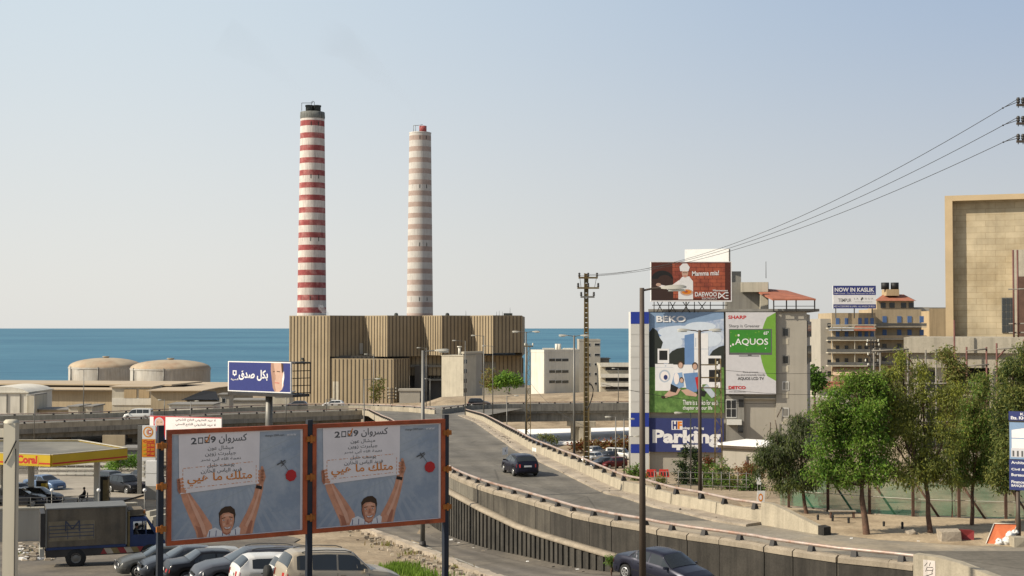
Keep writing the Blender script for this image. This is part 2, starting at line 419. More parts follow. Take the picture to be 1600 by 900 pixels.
# ================================================================== LARGE STRUCTURE: ground, sea, roads
SEA = -40.0
ZR = [(30, -10.1), (100, -10.1), (130, -10.6), (187, -12.5), (232, -14.5), (246, -15), (600, -15)]
zr = lambda d: interp(ZR, d)
TT = [(20, -5.2), (30, -6.5), (40, -8), (48, -9.2), (59, -10.7), (68.5, -11.9), (80, -12.7), (95, -13.5), (120, -14.8), (150, -16), (210, -18), (250, -18.6)]
tl = lambda d: interp(TT, d)
RL = [(1431, 867), (1392, 862.5), (1312, 855), (1244, 846), (1200, 839.5), (1183, 836), (1129, 828.5), (1079, 822), (1033, 814.7), (1000, 808), (961, 802), (927, 795.5), (900, 790),
      (866, 780), (816, 766), (757, 750), (700, 726), (656, 695), (614, 656), (593, 646.7), (577, 639)]
left_top = [solve(x, y, lambda d: zr(d) + 1.1) for x, y in RL]
left_far = [P(567, 637.5, 243.6)] + [solve(x, y, lambda d: -13.9, 150, 420) for x, y in [(500, 640), (420, 642.7), (340, 645), (230, 651), (100, 656), (0, 660), (-110, 665)]]
RR = [(1193, 786), (1148, 780), (1097, 769), (1052, 761), (1000, 746.7), (977, 742.7), (900, 711), (863, 697), (813, 675), (757, 647), (728, 639)]
right_top = [solve(x, y, lambda d: zr(d) + 1.1) for x, y in RR]
def road_z(path): return [Vector((p.x, p.y, zr(p.y))) for p in path]
LB = road_z(spline(left_top, 2.0))           # left barrier line at road level, near to far
RB = road_z(spline(right_top, 2.0))
FB = [Vector((p.x, p.y, -15)) for p in spline(left_far, 4.0)]
lx_t = sorted([(p.y, p.x) for p in LB]); rx_t = sorted([(p.y, p.x) for p in RB])
def xl(y):
    if y < lx_t[0][0]: return lx_t[0][1] + (lx_t[0][0] - y) * 1.25
    return interp(lx_t, y)
def xr(y):
    if y < rx_t[0][0]: return rx_t[0][1] + (rx_t[0][0] - y) * 4
    return interp(rx_t, y)
def rnoise(x, y): return 0.5 * math.sin(x * 0.31 + 1.3 * math.sin(y * 0.17)) + 0.5 * math.sin(y * 0.23 + 1.7 * math.sin(x * 0.11))
def farz(x, y):
    u = x / y; s = .72 * min(1, max(0, (u + .10) / .05)) + .28 * min(1, max(0, (u + .05) / .20))          # a low sandy rise beyond the viaduct, on the right
    a = interp([(250, -18.6), (300, -20.5), (400, -25.5), (520, -31), (640, -36.5), (760, -38.3), (960, -39.2), (1000, -41.5), (1300, -60)], y)
    b = interp([(250, -22.5), (295, -22), (304, -19.5), (320, -14.2), (345, -14.6), (420, -20.0), (520, -26), (640, -34), (760, -38), (960, -39.2), (1000, -41.5), (1300, -60)], y)
    return lerp(a, b, s)
def right_z(x, y):
    return interp([(88, -10.17), (100, -11.6), (118, -13.2), (150, -15.5), (180, -18.2), (205, -19.4), (225, -22), (250, -22.5)], y) * (1 - min(1, max(0, (x - 20) / 22))) + interp([(95, -10.17), (150, -12.0), (250, -15)], y) * min(1, max(0, (x - 20) / 22))
def ground_z(x, y):
    if y > 250: return farz(x, y)
    L = tl(y); Rz = right_z(x, y)
    e = xl(y) + 1.2
    if y > 235: t = 0 if x < -10 else min(1, (x + 10) / 8)
    else: t = min(1, max(0, (x - e) / 0.8))
    z = lerp(L, Rz, t)
    if t <= 0 and x < -6 and y < 120: z += 0.05 * rnoise(x, y) - 0.05
    if y > 225: z = lerp(z, farz(x, y), (y - 225) / 25)
    return z
def frange(a, b, s):
    o = []; 
    while a < b - 1e-6: o.append(a); a += s
    return o
ys = frange(18, 130, 1.0) + frange(130, 260, 3) + frange(260, 420, 8) + frange(420, 1000, 20) + [1000, 1060, 1300]
xs = frange(-520, -120, 20) + frange(-120, -40, 4) + frange(-40, 40, 0.8) + frange(40, 120, 4) + frange(120, 700, 20) + [700]
mb = MB()
mb.grid([[(x, y, ground_z(x, y)) for x in xs] for y in ys], 0, True)
tag(mb.build('ground', 'dirt'), kind='structure')

def dm_sea():
    m = bpy.data.materials.new('sea_water'); m.use_nodes = True; n = m.node_tree.nodes; l = m.node_tree.links; b = n['Principled BSDF']
    tc = n.new('ShaderNodeTexCoord'); mp = n.new('ShaderNodeMapping'); mp.inputs['Scale'].default_value = (0.012, 0.05, 1)
    t = n.new('ShaderNodeTexNoise'); t.inputs['Scale'].default_value = 1.0; t.inputs['Detail'].default_value = 7; t.inputs['Roughness'].default_value = 0.65
    l.new(tc.outputs['Object'], mp.inputs[0]); l.new(mp.outputs[0], t.inputs['Vector'])
    t2 = n.new('ShaderNodeTexNoise'); t2.inputs['Scale'].default_value = 0.0012; t2.inputs['Detail'].default_value = 4
    l.new(tc.outputs['Object'], t2.inputs['Vector'])
    cr = n.new('ShaderNodeValToRGB'); cr.color_ramp.elements[0].position = 0.36; cr.color_ramp.elements[1].position = 0.64
    cr.color_ramp.elements[0].color = (0.026, 0.10, 0.168, 1); cr.color_ramp.elements[1].color = (0.08, 0.205, 0.275, 1)
    x = n.new('ShaderNodeMix'); x.inputs[0].default_value = 0.5
    l.new(t.outputs['Fac'], x.inputs[2]); l.new(t2.outputs['Fac'], x.inputs[3]); l.new(x.outputs[0], cr.inputs[0])
    l.new(cr.outputs[0], b.inputs['Base Color']); b.inputs['Roughness'].default_value = 0.55; b.inputs['Specular IOR Level'].default_value = 0.12
    bp = n.new('ShaderNodeBump'); bp.inputs['Strength'].default_value = 0.6; bp.inputs['Distance'].default_value = 2.0
    l.new(t.outputs['Fac'], bp.inputs['Height']); l.new(bp.outputs[0], b.inputs['Normal'])
    M['sea'] = m
dm_sea()
mb = MB(); mb.face([(-60000, 900, SEA), (60000, 900, SEA), (60000, 70000, SEA), (-60000, 70000, SEA)])
tag(mb.build('sea', 'sea'), kind='structure')

# ---- roads
mb = MB(); rows = []
for y in frange(38, 246, 2.0):
    a = xl(y) + 0.2; b = xr(y) if y > 74 else 60 + 0 * y
    n = 14; rows.append([(lerp(a, b, k / n), y, zr(y) + 0.004) for k in range(n + 1)])
mb.grid(rows[18:], 0, True)
ramp_rows = rows[:19]
mb.grid([[(lerp(r[0][0], 75, k / 14), r[0][1], r[0][2]) for k in range(15)] for r in rows[:13]], 0, True)
r0 = rows[12]; 
mb.grid([[(lerp(r[0][0], max(r[0][0] + 6, xr(r[0][1])) if r[0][1] > 72 else 75, k / 14), r[0][1], r[0][2]) for k in range(15)] for r in rows[12:19] if r[0][1] <= 64], 0, True)
tag(lane_attr(mb.build('ramp_road', 'asphalt_ramp'), 15), kind='structure')
# the street that leaves the ramp at its foot is bounded by dusty ground on the far side
mb = MB()
rows = []
for y in frange(62, 80.1, 1.0):
    a = xl(y) + 0.2
    e = interp([(62, 75), (63.5, 40), (65.6, 24), (66.8, 19.6), (68.8, 16.5), (72, 13.6), (80, 10.2)], y) + 0.25 * math.sin(y * 2.1)
    rows.append([(lerp(a, e, k / 10), y, zr(y) + 0.003) for k in range(11)])
mb.grid(rows, 0, True)
dm('asphalt_dusty', (0.23, 0.205, 0.165), 0.9, 0.2, 0.3, 0.15, rgb2=(0.31, 0.26, 0.19), fine=0.12, spec=0.2)
tag(mb.build('ramp_foot_road', 'asphalt_dusty'), kind='structure')
mb = MB()                                    # dusty verge along the street
rows = []
for x in frange(13, 70, 1.5):
    y0 = interp([(13, 72.5), (16.5, 68.6), (19.6, 66.6), (24, 65.4), (40, 63.3), (75, 61.0)], x) + 0.2 * math.sin(x * 1.7)
    rows.append([(x, y0 - 0.5 + k * 1.2, -10.1 + 0.008 + (0.0 if k == 0 else 0.05)) for k in range(9)])
mb.grid(rows, 0, True)
dm('sand', (0.37, 0.29, 0.19), 0.95, 0.2, 0.6, 0.3, rgb2=(0.27, 0.205, 0.13), fine=0.18)
tag(mb.build('dusty_verge', 'sand'), kind='structure')
# raised dusty kerb strip under the right barrier
mb = MB()
mb.sweep(RB, [(0.05, -0.1), (0.05, 0.16), (-1.15, 0.13), (-1.3, 0.1), (-1.3, -0.1)], 0)
tag(mb.build('kerb_strip', 'dust'), kind='structure')
# lower road beside the retaining wall, going down to the underpass
KP = [solve(x, y, tl, 30, 200) for x, y in [(790, 912), (760, 900), (700, 878), (650, 857), (600, 838), (552, 823)]]
kx_t = sorted([(p.y, p.x) for p in KP])
def xk(y): return interp(kx_t, y) if kx_t[0][0] < y < kx_t[-1][0] else (kx_t[0][1] + (kx_t[0][0] - y) * 0.28 if y <= kx_t[0][0] else kx_t[-1][1] - (y - kx_t[-1][0]) * 0.30)
mb = MB(); rows = []
for y in frange(40, 232, 2.0):
    a, b = xk(y), xl(y) - 0.1; rows.append([(lerp(a, b, k / 10), y, ground_z(lerp(a, b, k / 10), y) + (0.012 if y < 120 else 0.01) + 0.1 * (y < 120) * 0) for k in range(11)])
mb.grid(rows, 0, True)
tag(lane_attr(mb.build('lower_road', 'asphalt_lower'), 11), kind='structure')
mb = MB(); mb.grid([[(xk(y) + .75, y, ground_z(xk(y) + .75, y) + .02), (xk(y) + .90, y, ground_z(xk(y) + .9, y) + .02)] for y in frange(46, 120, 1.0)], 0, True)
dm('line_worn', (0.38, 0.36, 0.31), 0.85, 0.2, 1.2, 0, rgb2=(0.17, 0.155, 0.125), fac=(0.45, 0.6))
tag(mb.build('road_marking', 'line_worn'), kind='structure')
mb = MB()
rows = [[(xl(y) - 1.6, y, tl(y) + 0.02), (xl(y) - 0.9, y, tl(y) + 0.10), (xl(y) - 0.3, y, tl(y) + 0.12)] for y in frange(50, 110, 1.5)]
mb.grid(rows, 0, True)
tag(mb.build('wall_gutter', 'asphalt_lot'), kind='structure')
# parking lot and filling station forecourt
mb = MB()
rows = []
for y in frange(30, 101, 1.0):
    rows.append([(lerp(-40, xk(y) - 3.0 - 3.0 * max(0, min(1, (y - 58) / 12)) + 0.4 * math.sin(y * 1.3), k / 44), y, 0) for k in range(45)])
rows = [[(x, y, ground_z(x, y) + 0.05) for x, y, _ in r] for r in rows]
mb.grid(rows, 0, True)
tag(mb.build('parking_lot', 'asphalt_lot'), kind='structure')
mb = MB()
mb.grid([[(x, y, ground_z(x, y) + 0.14) for x in frange(-75, -14 - (y - 100) * 0.36, 3)][:15] for y in frange(101, 190, 4)], 0, True)
tag(mb.build('forecourt', 'forecourt'), kind='structure')

# ---- kerb of rubble between the lot and the lower road
mb = MB(); kp = [Vector((xk(y), y, tl(y) - 0.08)) for y in frange(52, 100, 0.8)]
random.seed(3)
rows = []
for p in kp:
    h = 0.26 + 0.10 * random.random(); w = 0.34 + 0.12 * random.random()
    rows.append([p + Vector((-w, 0, 0)), p + Vector((-w, 0, h)), p + Vector((0.05 * random.random(), 0, h + 0.05)), p + Vector((0.12, 0, 0))])
mb.grid(rows, 0, False, True)
tag(mb.build('kerb', 'dust'), kind='structure')
mb = MB()
for k in range(420):
    y = random.uniform(54, 100); x = xk(y) - 0.4 - abs(random.gauss(0, 0.9)); z = ground_z(x, y) + 0.03
    s = random.uniform(0.05, 0.20)
    mb.obox((x, y, z), Vector((s, random.uniform(-.5, .5) * s, 0)), Vector((random.uniform(-.4, .4) * s, s * .8, 0)), Vector((0.1 * s, 0, s * random.uniform(.3, .9))), random.choice([0, 0, 1]))
tag(mb.build('kerb_rubble', ['dust', 'concrete']), kind='stuff')

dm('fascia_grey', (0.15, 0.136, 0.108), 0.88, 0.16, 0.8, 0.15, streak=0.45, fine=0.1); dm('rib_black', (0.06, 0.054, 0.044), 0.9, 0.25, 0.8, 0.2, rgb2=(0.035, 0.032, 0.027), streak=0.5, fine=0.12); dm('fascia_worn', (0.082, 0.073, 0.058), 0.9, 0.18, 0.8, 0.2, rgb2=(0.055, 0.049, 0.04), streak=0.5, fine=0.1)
# ================================================================== barriers and retaining wall
def path_base(p): return p
CAPP = [(-0.16, 0.0), (-0.2, 0.5), (-0.27, 0.53), (-0.27, 0.74), (0.17, 0.80), (0.19, 0.55), (0.13, 0.5), (0.13, 0.0)]
def rail_and_brackets(root, line, zt, step, side=0.0, each=True, big=1.0, name='rail'):
    mb = MB(); up = [p + Vector((0, 0, zt)) for p in line]
    mb.tube(up, 0.075 * big, 8); mb.build('rail', 'rail_steel', root)
    allb = MB()
    for p, d in walk(line, step, 0.6):
        b = MB() if each else allb; rt = Vector((d.y, -d.x, 0)); dd = Vector((d.x, d.y, 0))
        q = p + Vector((0, 0, 0.74)); w = 0.10 * big
        b.hexa([q - dd * w * 1.3 - rt * .16, q + dd * w * 1.3 - rt * .16, q + dd * w * 1.3 + rt * .16, q - dd * w * 1.3 + rt * .16,
                q - dd * w + rt * -.05 + Vector((0, 0, zt - .74)), q + dd * w - rt * .05 + Vector((0, 0, zt - .74)), q + dd * w + rt * .05 + Vector((0, 0, zt - .74)), q - dd * w + rt * .05 + Vector((0, 0, zt - .74))])
        if each: b.build('bracket', 'bracket_iron', root)
    if not each: allb.build('bracket', 'bracket_iron', root)
i1 = next(i for i, p in enumerate(LB) if p.y > 108)
# near-side: ramp wall with coping (upper wall), from its foot up to the billboards and beyond
near, beyond = LB[:i1 + 1], LB[i1:] + FB
t = thing('ramp_barrier', 'long curved concrete ramp wall with coping and tube rail, facing the lower road', 'barrier', near[0])
mb = MB()
mb.sweep(near, [(0.16, 0.52), (0.16, 0.0), (0.16, -0.3), (-0.16, -0.3), (-0.16, 0.52)], 0)
mb.build('wall', 'concrete', t)
mb = MB(); random.seed(5)
for a, b in zip(near[::1], near[1::1]):       # coping cast in short lengths
    g = (b - a) * 0.012
    mb.sweep([a + g, b - g], [(-0.27, 0.50), (-0.27, 0.70 + random.uniform(-.008, .008)), (-0.12, 0.79), (0.2, 0.79), (0.2, 0.50)], 0)
mb.build('coping', 'coping', t)
mb = MB()                                    # outer fascia panels, grimy
for k, (a, b) in enumerate(zip(near, near[1:])):
    g = (b - a) * 0.008; deep = 0.5 if k > 14 else 0.5
    zb = tl(a.y) - zr(a.y) - 0.3
    mb.sweep([a + g, b - g], [(-0.17, 0.50), (-0.23, 0.495), (-0.23, max(zb, -1.1)), (-0.17, max(zb, -1.1))], 0 if a.y > 84 else (1 if a.y > 73 else 2))
mb.build('fascia', ['fascia_grey', 'fascia_worn', 'concrete_sooty'], t)
mb = MB()
mb.sweep(near, [(-0.1, -0.2), (-0.19, -0.2), (-0.19, -5.5), (-0.1, -5.5)], 0)
mb.build('footing', 'concrete_black', t)
rail_and_brackets(t, near, 1.06, 2.0)
# end block at the foot
t = thing('barrier_end_block', 'sloping concrete end block with a pale painted patch at the foot of the ramp wall', 'barrier', near[0])
p0 = LB[0]; d0 = (LB[0] - LB[1]).normalized(); d0.z = 0; rt = Vector((d0.y, -d0.x, 0))
def bl(a, s, z): return p0 + d0 * a + rt * s + Vector((0, 0, z))
mb = MB()
for a0, a1, h0, h1 in [(0.02, 1.0, 1.16, 1.16), (1.0, 1.9, 1.16, 1.02), (1.9, 5.2, 1.02, 0.18)]:
    mb.hexa([bl(a0, -.2, -4), bl(a1, -.2, -4), bl(a1, .28, -4), bl(a0, .28, -4), bl(a0, -.2, h0), bl(a1, -.2, h1), bl(a1, .28, h1), bl(a0, .28, h0)])
mb.build('block', 'concrete', t)
mb = MB(); mb.hexa([bl(.45, .283, .25), bl(.95, .283, .25), bl(.95, .29, .25), bl(.45, .29, .25), bl(.45, .283, 1.0), bl(.95, .283, 1.0), bl(.95, .29, 1.0), bl(.45, .29, 1.0)])
mb.build('painted_patch', 'chimney_white', t)
mb = MB()
for z0, z1, s0, s1 in [(.35, .5, .5, .85), (.42, .3, .6, .8), (.55, .7, .55, .6), (.6, .62, .6, .85), (.75, .9, .5, .62), (.78, .92, .7, .75), (.72, .74, .6, .85), (.5, .7, .8, .86)]:
    A_, B_ = bl(s0, .292, z0), bl(s1, .292, z1); mb.cyl(A_, B_, .012, .012, 4)
mb.build('scribble', 'steel_dark', t)

# lower retaining wall: ribbed panels under a sloping cap
t = thing('retaining_wall', 'dark ribbed concrete retaining wall with a pale sloping cap, stained black by traffic', 'wall', near[20])
LP = [(700, 765), (752, 793), (806, 819), (854, 835), (907, 851), (963, 867), (1010, 880)]
wl = [p for p in spline(left_top[8:18], 0.5)]
off = 0.55
capl = []
for p in wl:
    if p.y > 112 or p.y < 63.5: continue
    capl.append(Vector((p.x, p.y, 0)))
def wall_cap_z(q):
    px = 800 + F * q.x / q.y
    py = interp(LP, px) if px > 700 else 765 - (700 - px) * 0.62
    return P(px, py, q.y).z
cp = []
for k, p in enumerate(capl):
    d = capl[min(k + 1, len(capl) - 1)] - capl[max(k - 1, 0)]; d.normalize(); rt = Vector((d.y, -d.x, 0))
    q = p - rt * off; cp.append(Vector((q.x, q.y, wall_cap_z(q))))
cp = [q for q in cp if q.z > tl(q.y) + 0.1]
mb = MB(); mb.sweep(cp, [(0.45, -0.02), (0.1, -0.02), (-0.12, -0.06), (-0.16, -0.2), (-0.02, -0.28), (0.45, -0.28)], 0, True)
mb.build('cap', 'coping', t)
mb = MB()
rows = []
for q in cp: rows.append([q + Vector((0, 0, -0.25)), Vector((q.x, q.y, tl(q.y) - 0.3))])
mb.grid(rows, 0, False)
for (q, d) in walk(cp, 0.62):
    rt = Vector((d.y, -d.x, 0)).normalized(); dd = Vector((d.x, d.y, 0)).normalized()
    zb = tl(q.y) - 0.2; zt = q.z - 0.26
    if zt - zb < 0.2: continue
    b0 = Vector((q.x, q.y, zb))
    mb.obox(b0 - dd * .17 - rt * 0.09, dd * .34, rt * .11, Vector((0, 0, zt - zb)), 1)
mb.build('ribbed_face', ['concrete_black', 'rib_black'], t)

# far part of that barrier and the slip-road viaduct
t = thing('viaduct_barrier', 'pale concrete parapet with rail curving from the ramp onto the left viaduct', 'barrier', beyond[0])
for a in range(1):
    mb = MB(); mb.sweep(beyond, [(0.14, 0.78), (0.14, -0.1), (-0.14, -0.1), (-0.14, 0.78)], 0); mb.build('wall', 'concrete', t)
    rail_and_brackets(t, beyond, 1.08, 3.0)
# right barrier
t = thing('ramp_barrier', 'tan concrete ramp barrier with tube rail on dark blocks, right of the black hatchback', 'barrier', RB[0])
mb = MB(); random.seed(6)
for k in range(0, len(RB) - 1, 2):
    seg = RB[k:k + 3]
    if len(seg) < 2: continue
    g0 = (seg[1] - seg[0]) * 0.015; seg = [seg[0] + g0] + seg[1:-1] + [seg[-1] - g0]
    h = 0.74 + random.uniform(-.006, .006)
    mb.sweep(seg, [(0.17, h), (0.17, -1.5), (-0.12, -1.5), (-0.17, 0.1), (-0.12, h)], 0)
mb.build('wall', 'concrete', t)
rail_and_brackets(t, RB, 1.08, 2.45)
t2 = thing('barrier_end_block', 'tall tan concrete wedge sloping down at the end of the right ramp barrier', 'barrier', RB[0])
p0 = RB[0]; e1 = solve(1285, 835, zr, 60, 90); d0 = (e1 - p0); d0.z = 0; LL = d0.length; d0.normalize(); rt = Vector((d0.y, -d0.x, 0))
mb = MB()
for a0, a1, h0, h1 in [(0.02, .17 * LL, 1.16, 1.16), (.17 * LL, .36 * LL, 1.16, 1.0), (.36 * LL, LL, 1.0, 0.36)]:
    mb.hexa([bl(a0, -.17, -1), bl(a1, -.17, -1), bl(a1, .2, -1), bl(a0, .2, -1), bl(a0, -.17, h0), bl(a1, -.17, h1), bl(a1, .2, h1), bl(a0, .2, h0)])
mb.build('block', 'concrete', t2)
mb = MB(); mb.box(-.02, .35, -.25, .28, -0.05, .42); 
cpb = MB(); cpb.hexa([bl(LL - .03, -.22, 0), bl(LL + .35, -.22, 0), bl(LL + .35, .26, 0), bl(LL - .03, .26, 0), bl(LL - .03, -.22, .45), bl(LL + .35, -.22, .4), bl(LL + .35, .26, .4), bl(LL - .03, .26, .45)])
cpb.build('end_plate', 'concrete_black', t2)

# ---- highway viaduct behind
NP = [(-110, 648), (0, 647), (130, 644), (237, 640), (350, 635.5), (420, 632.5), (545, 631), (640, 634), (680, 638)]
nl = [solve(x, y, lambda d: -13.9, 150, 420) for x, y in NP]
NPR = [(690, 637), (722, 633), (760, 629.5), (985, 627), (1200, 626)]
nr = [solve(x, y, lambda d: -13.9, 150, 420) for x, y in NPR]
NL = [Vector((p.x, p.y, -15)) for p in spline(nl, 4)]; NR = [Vector((p.x, p.y, -15)) for p in spline(nr, 4)]
mb = MB()
# slip road deck between the near barrier and the highway parapet
rows = []
for k in range(61):
    u = k / 60; a = FB[0].lerp(FB[-1], 0); 
    xq = lerp(-95, -24, u)
    ya = interp(sorted([(p.x, p.y) for p in FB]), xq); yb = interp(sorted([(p.x, p.y) for p in NL]), xq)
    rows.append([(xq, lerp(ya, yb, j / 4), -14.996) for j in range(5)])
mb.grid(rows, 0, True)
mb.face([(-24, 236, -14.994), (-6, 236, -14.994), (2, 262, -14.994), (-24, 262, -14.994)])
tag(mb.build('slip_road', 'asphalt'), kind='structure')
mb = MB(); mb.grid([[(p.x, p.y + 0.2, -15.0), (p.x, p.y + 17, -15.0)] for p in NL] , 0); mb.grid([[(p.x, p.y + .2, -15.0), (p.x, p.y + 17, -15.0)] for p in NR], 0)
tag(mb.build('highway_road', 'asphalt'), kind='structure')
t = thing('viaduct', 'grey concrete highway bridge on piers crossing the whole picture', 'bridge', (0, 250, -18))
prof_deck = [(-0.1, -0.1), (-0.1, -1.0), (0.9, -1.15), (1.3, -1.9), (2.5, -2.1), (2.5, -0.1)]
mb = MB(); mb.sweep([p + Vector((0, 0, 0)) for p in FB], [(a, b) for a, b in [(0.35, -0.02), (-0.16, -0.02), (-0.16, -0.75), (0.7, -0.85), (0.9, -1.6), (6.5, -1.6), (6.5, -0.02)]], 0); mb.build('girder', 'concrete_grey', t)
mb = MB(); mb.sweep(NR, [(-0.2, -0.03), (-0.2, -1.0), (-0.9, -1.15), (-1.1, -2.6), (-15, -2.6), (-15, -0.03)][::-1], 0); 
mb.sweep(NR, [(0.12, 0.78), (0.12, -0.6), (-0.14, -0.6), (-0.14, 0.78)], 0)
mb.build('girder', 'concrete_grey', t)
mb = MB(); mb.sweep(NL, [(0.14, 0.8), (0.14, -0.3), (-0.14, -0.3), (-0.14, 0.8)], 0); mb.build('parapet', 'concrete', t)
for line in (NL, NR):
    allb = MB(); allb.tube([p + Vector((0, 0, 1.08)) for p in line], 0.09, 6, 0)
    for p, d in walk(line, 3.0, 1): allb.box(p.x - .14, p.x + .14, p.y - .12, p.y + .12, p.z + .78, p.z + 1.04, 1)
    allb.build('rail', ['rail_steel', 'bracket_iron'], t)
def pier(px, d, w=1.6, ztop=-17.55, col='concrete'):
    q = P(px, 512, d); b = MB(); zb = ground_z(q.x, q.y) - 1
    b.box(q.x - w / 2, q.x + w / 2, q.y, q.y + 1.6, zb, ztop); b.box(q.x - w * .9, q.x + w * .9, q.y - .1, q.y + 1.8, ztop - .9, ztop + .02)
    b.build('pier', col, t)
for px, d, w, zt in [(899, 266, 1.7, -17.6), (914, 264, 2.2, -17.6), (1020, 268, 2.2, -17.6), (770, 265, 2, -17.6), (53, 215, 1.6, -16.6), (95, 218, 1.3, -16.6), (217, 224, 1.8, -16.6), (-20, 212, 1.8, -16.6), (330, 236, 1.8, -16.6)]: pier(px, d, w, zt)
# end stub where the dark parapet starts
# ================================================================== POWER STATION
t = thing('power_station', 'huge beige power station hall with vertical ribs and a zigzag upper storey', 'power station', P(630, 640, 705))
def wall_seg(mb, A, B, zb, zt, rib_w=0.34, pitch=2.1, thick=0.5, m=0, mr=1):
    fr = Fr(A, B)
    mb.hexa([fr.pt(0, zb - fr.o.z), fr.pt(fr.w, zb - fr.o.z), fr.pt(fr.w, zb - fr.o.z, thick), fr.pt(0, zb - fr.o.z, thick),
             fr.pt(0, zt - fr.o.z), fr.pt(fr.w, zt - fr.o.z), fr.pt(fr.w, zt - fr.o.z, thick), fr.pt(0, zt - fr.o.z, thick)], m)
    n = max(1, round(fr.w / pitch))
    for k in range(n):
        a = (k + 0.5) * fr.w / n
        mb.hexa([fr.pt(a - rib_w / 2, zb - fr.o.z, -.25), fr.pt(a + rib_w / 2, zb - fr.o.z, -.25), fr.pt(a + rib_w / 2, zb - fr.o.z, 0), fr.pt(a - rib_w / 2, zb - fr.o.z, 0),
                 fr.pt(a - rib_w / 2, zt - .3 - fr.o.z, -.25), fr.pt(a + rib_w / 2, zt - .3 - fr.o.z, -.25), fr.pt(a + rib_w / 2, zt - .3 - fr.o.z, 0), fr.pt(a - rib_w / 2, zt - .3 - fr.o.z, 0)], mr)
def X(px, d): q = P(px, 512, d); return Vector((q.x, q.y, 0))
ZT = P(500, 493, 705).z; ZM = P(600, 557, 703).z; ZMR = P(760, 551, 703).z; ZB = -40
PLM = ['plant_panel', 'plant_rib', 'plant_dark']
Z = [(452, 712), (515, 700), (570, 710), (605, 698), (660, 709), (690, 697), (735, 706), (770, 694), (816, 703)]
mb = MB()
wall_seg(mb, X(*Z[0]), X(*Z[1]), ZB, ZT)
q = X(452, 712); mb.hexa([q + Vector((0, 0, ZB)), X(515, 701.5) + Vector((0, 0, ZB)), X(515, 790) + Vector((0, 0, ZB)), X(455, 790) + Vector((0, 0, ZB)),
                          q + Vector((0, 0, ZT - .2)), X(515, 701.5) + Vector((0, 0, ZT - .2)), X(515, 790) + Vector((0, 0, ZT - .2)), X(455, 790) + Vector((0, 0, ZT - .2))], 2)
wall_seg(mb, X(514.5, 700.8), X(615, 691.5), ZB, ZM - .9, m=0)
wall_seg(mb, X(615, 691.5), X(640, 702), ZB, ZM - .9)
wall_seg(mb, X(514.5, 702), X(640, 707), ZM - 1.5, ZM + .4, m=2, mr=2)  # dark strip: the overhang's shadow band put into the wall colour
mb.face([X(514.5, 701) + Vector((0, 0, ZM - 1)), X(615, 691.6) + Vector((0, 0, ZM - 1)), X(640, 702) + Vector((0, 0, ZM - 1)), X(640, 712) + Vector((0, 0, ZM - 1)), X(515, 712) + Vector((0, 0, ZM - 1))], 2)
wall_seg(mb, X(640, 711), X(816, 712), lerp(ZB, ZM, .62), ZM + .4)
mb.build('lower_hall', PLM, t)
mb = MB()
for a, b in zip(Z[1:], Z[2:]): wall_seg(mb, X(*a), X(*b), ZM if a[0] < 600 else lerp(ZM, ZMR, (a[0] - 600) / 170), ZT)
top = [X(*a) for a in Z[1:]] + [X(816, 780), X(515, 780)]
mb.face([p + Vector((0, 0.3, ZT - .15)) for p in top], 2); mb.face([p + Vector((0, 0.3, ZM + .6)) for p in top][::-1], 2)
mb.hexa([p + Vector((0, 0, z)) for z in (ZM, ZT - .2) for p in (X(805, 712), X(816, 706.5), X(820, 780), X(809, 780))], 0)
mb.build('upper_hall', PLM, t)
mb = MB()                                     # recessed bays under the overhang on the right, its shade put into dark colour
fr = Fr(X(640, 713), X(818, 713))
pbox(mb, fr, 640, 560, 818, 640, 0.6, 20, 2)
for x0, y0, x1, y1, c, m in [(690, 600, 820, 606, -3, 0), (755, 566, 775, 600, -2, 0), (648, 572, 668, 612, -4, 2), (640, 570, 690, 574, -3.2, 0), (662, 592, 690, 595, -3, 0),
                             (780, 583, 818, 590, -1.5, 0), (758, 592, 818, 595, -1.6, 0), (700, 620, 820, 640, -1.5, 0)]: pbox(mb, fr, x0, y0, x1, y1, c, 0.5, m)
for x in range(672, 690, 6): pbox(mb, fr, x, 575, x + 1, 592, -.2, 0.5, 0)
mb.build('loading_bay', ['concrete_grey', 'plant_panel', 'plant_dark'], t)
mb = MB(); fr = Fr(X(622, 684), X(660, 684)); pbox(mb, fr, 624, 610, 656, 640, 0, 8, 0); pbox(mb, fr, 622, 608, 658, 611, -.4, 8.4, 0); mb.build('annex', 'grey_wall', t)
fr = Fr(X(452, 712), X(515, 700))
for y in (559, 564): mb = MB(); pbox(mb, fr, 470, y, 473, y + 3, -.9, -.2); mb.build('floodlight', 'soot', t)
mb = MB(); fr = Fr(X(515, 700), X(570, 710)); pbox(mb, fr, 562, 536, 567, 553, -.35, -.26); mb.build('pale_panel', 'grey_wall', t)
mb = MB(); fr = Fr(X(514.5, 700.8), X(615, 691.5)); pbox(mb, fr, 491, 594, 508, 627, -.1, -.02) if False else pbox(mb, fr, 520, 596, 530, 628, -.02, -.012); mb.build('bare_patch', 'shed_wall' if 'shed_wall' in M else 'cream_wall', t)
for x in (619, 699):
    mb = MB(); q = P(x, 493, 715); mb.cyl(q + Vector((0, 0, -1)), q + Vector((0, 0, .6)), 1.0, 1.0, 10); mb.ball(q + Vector((0, 0, .6)), 1.0, 1, .8, 10); mb.build('roof_vent', 'soot', t)
mb = MB()
for x, h in [(776, 4), (780, 5), (785, 4), (797, 8), (728, 5)]:
    q = P(x, 493, 720); mb.cyl(q + Vector((0, 0, -.5)), q + Vector((0, 0, h * .5)), .12, .06, 5)
q = P(793, 493, 720); mb.box(q.x - 2, q.x + 2.5, q.y, q.y + 3, q.z - .5, q.z + 1.2); mb.build('roof_aerials', 'soot', t)

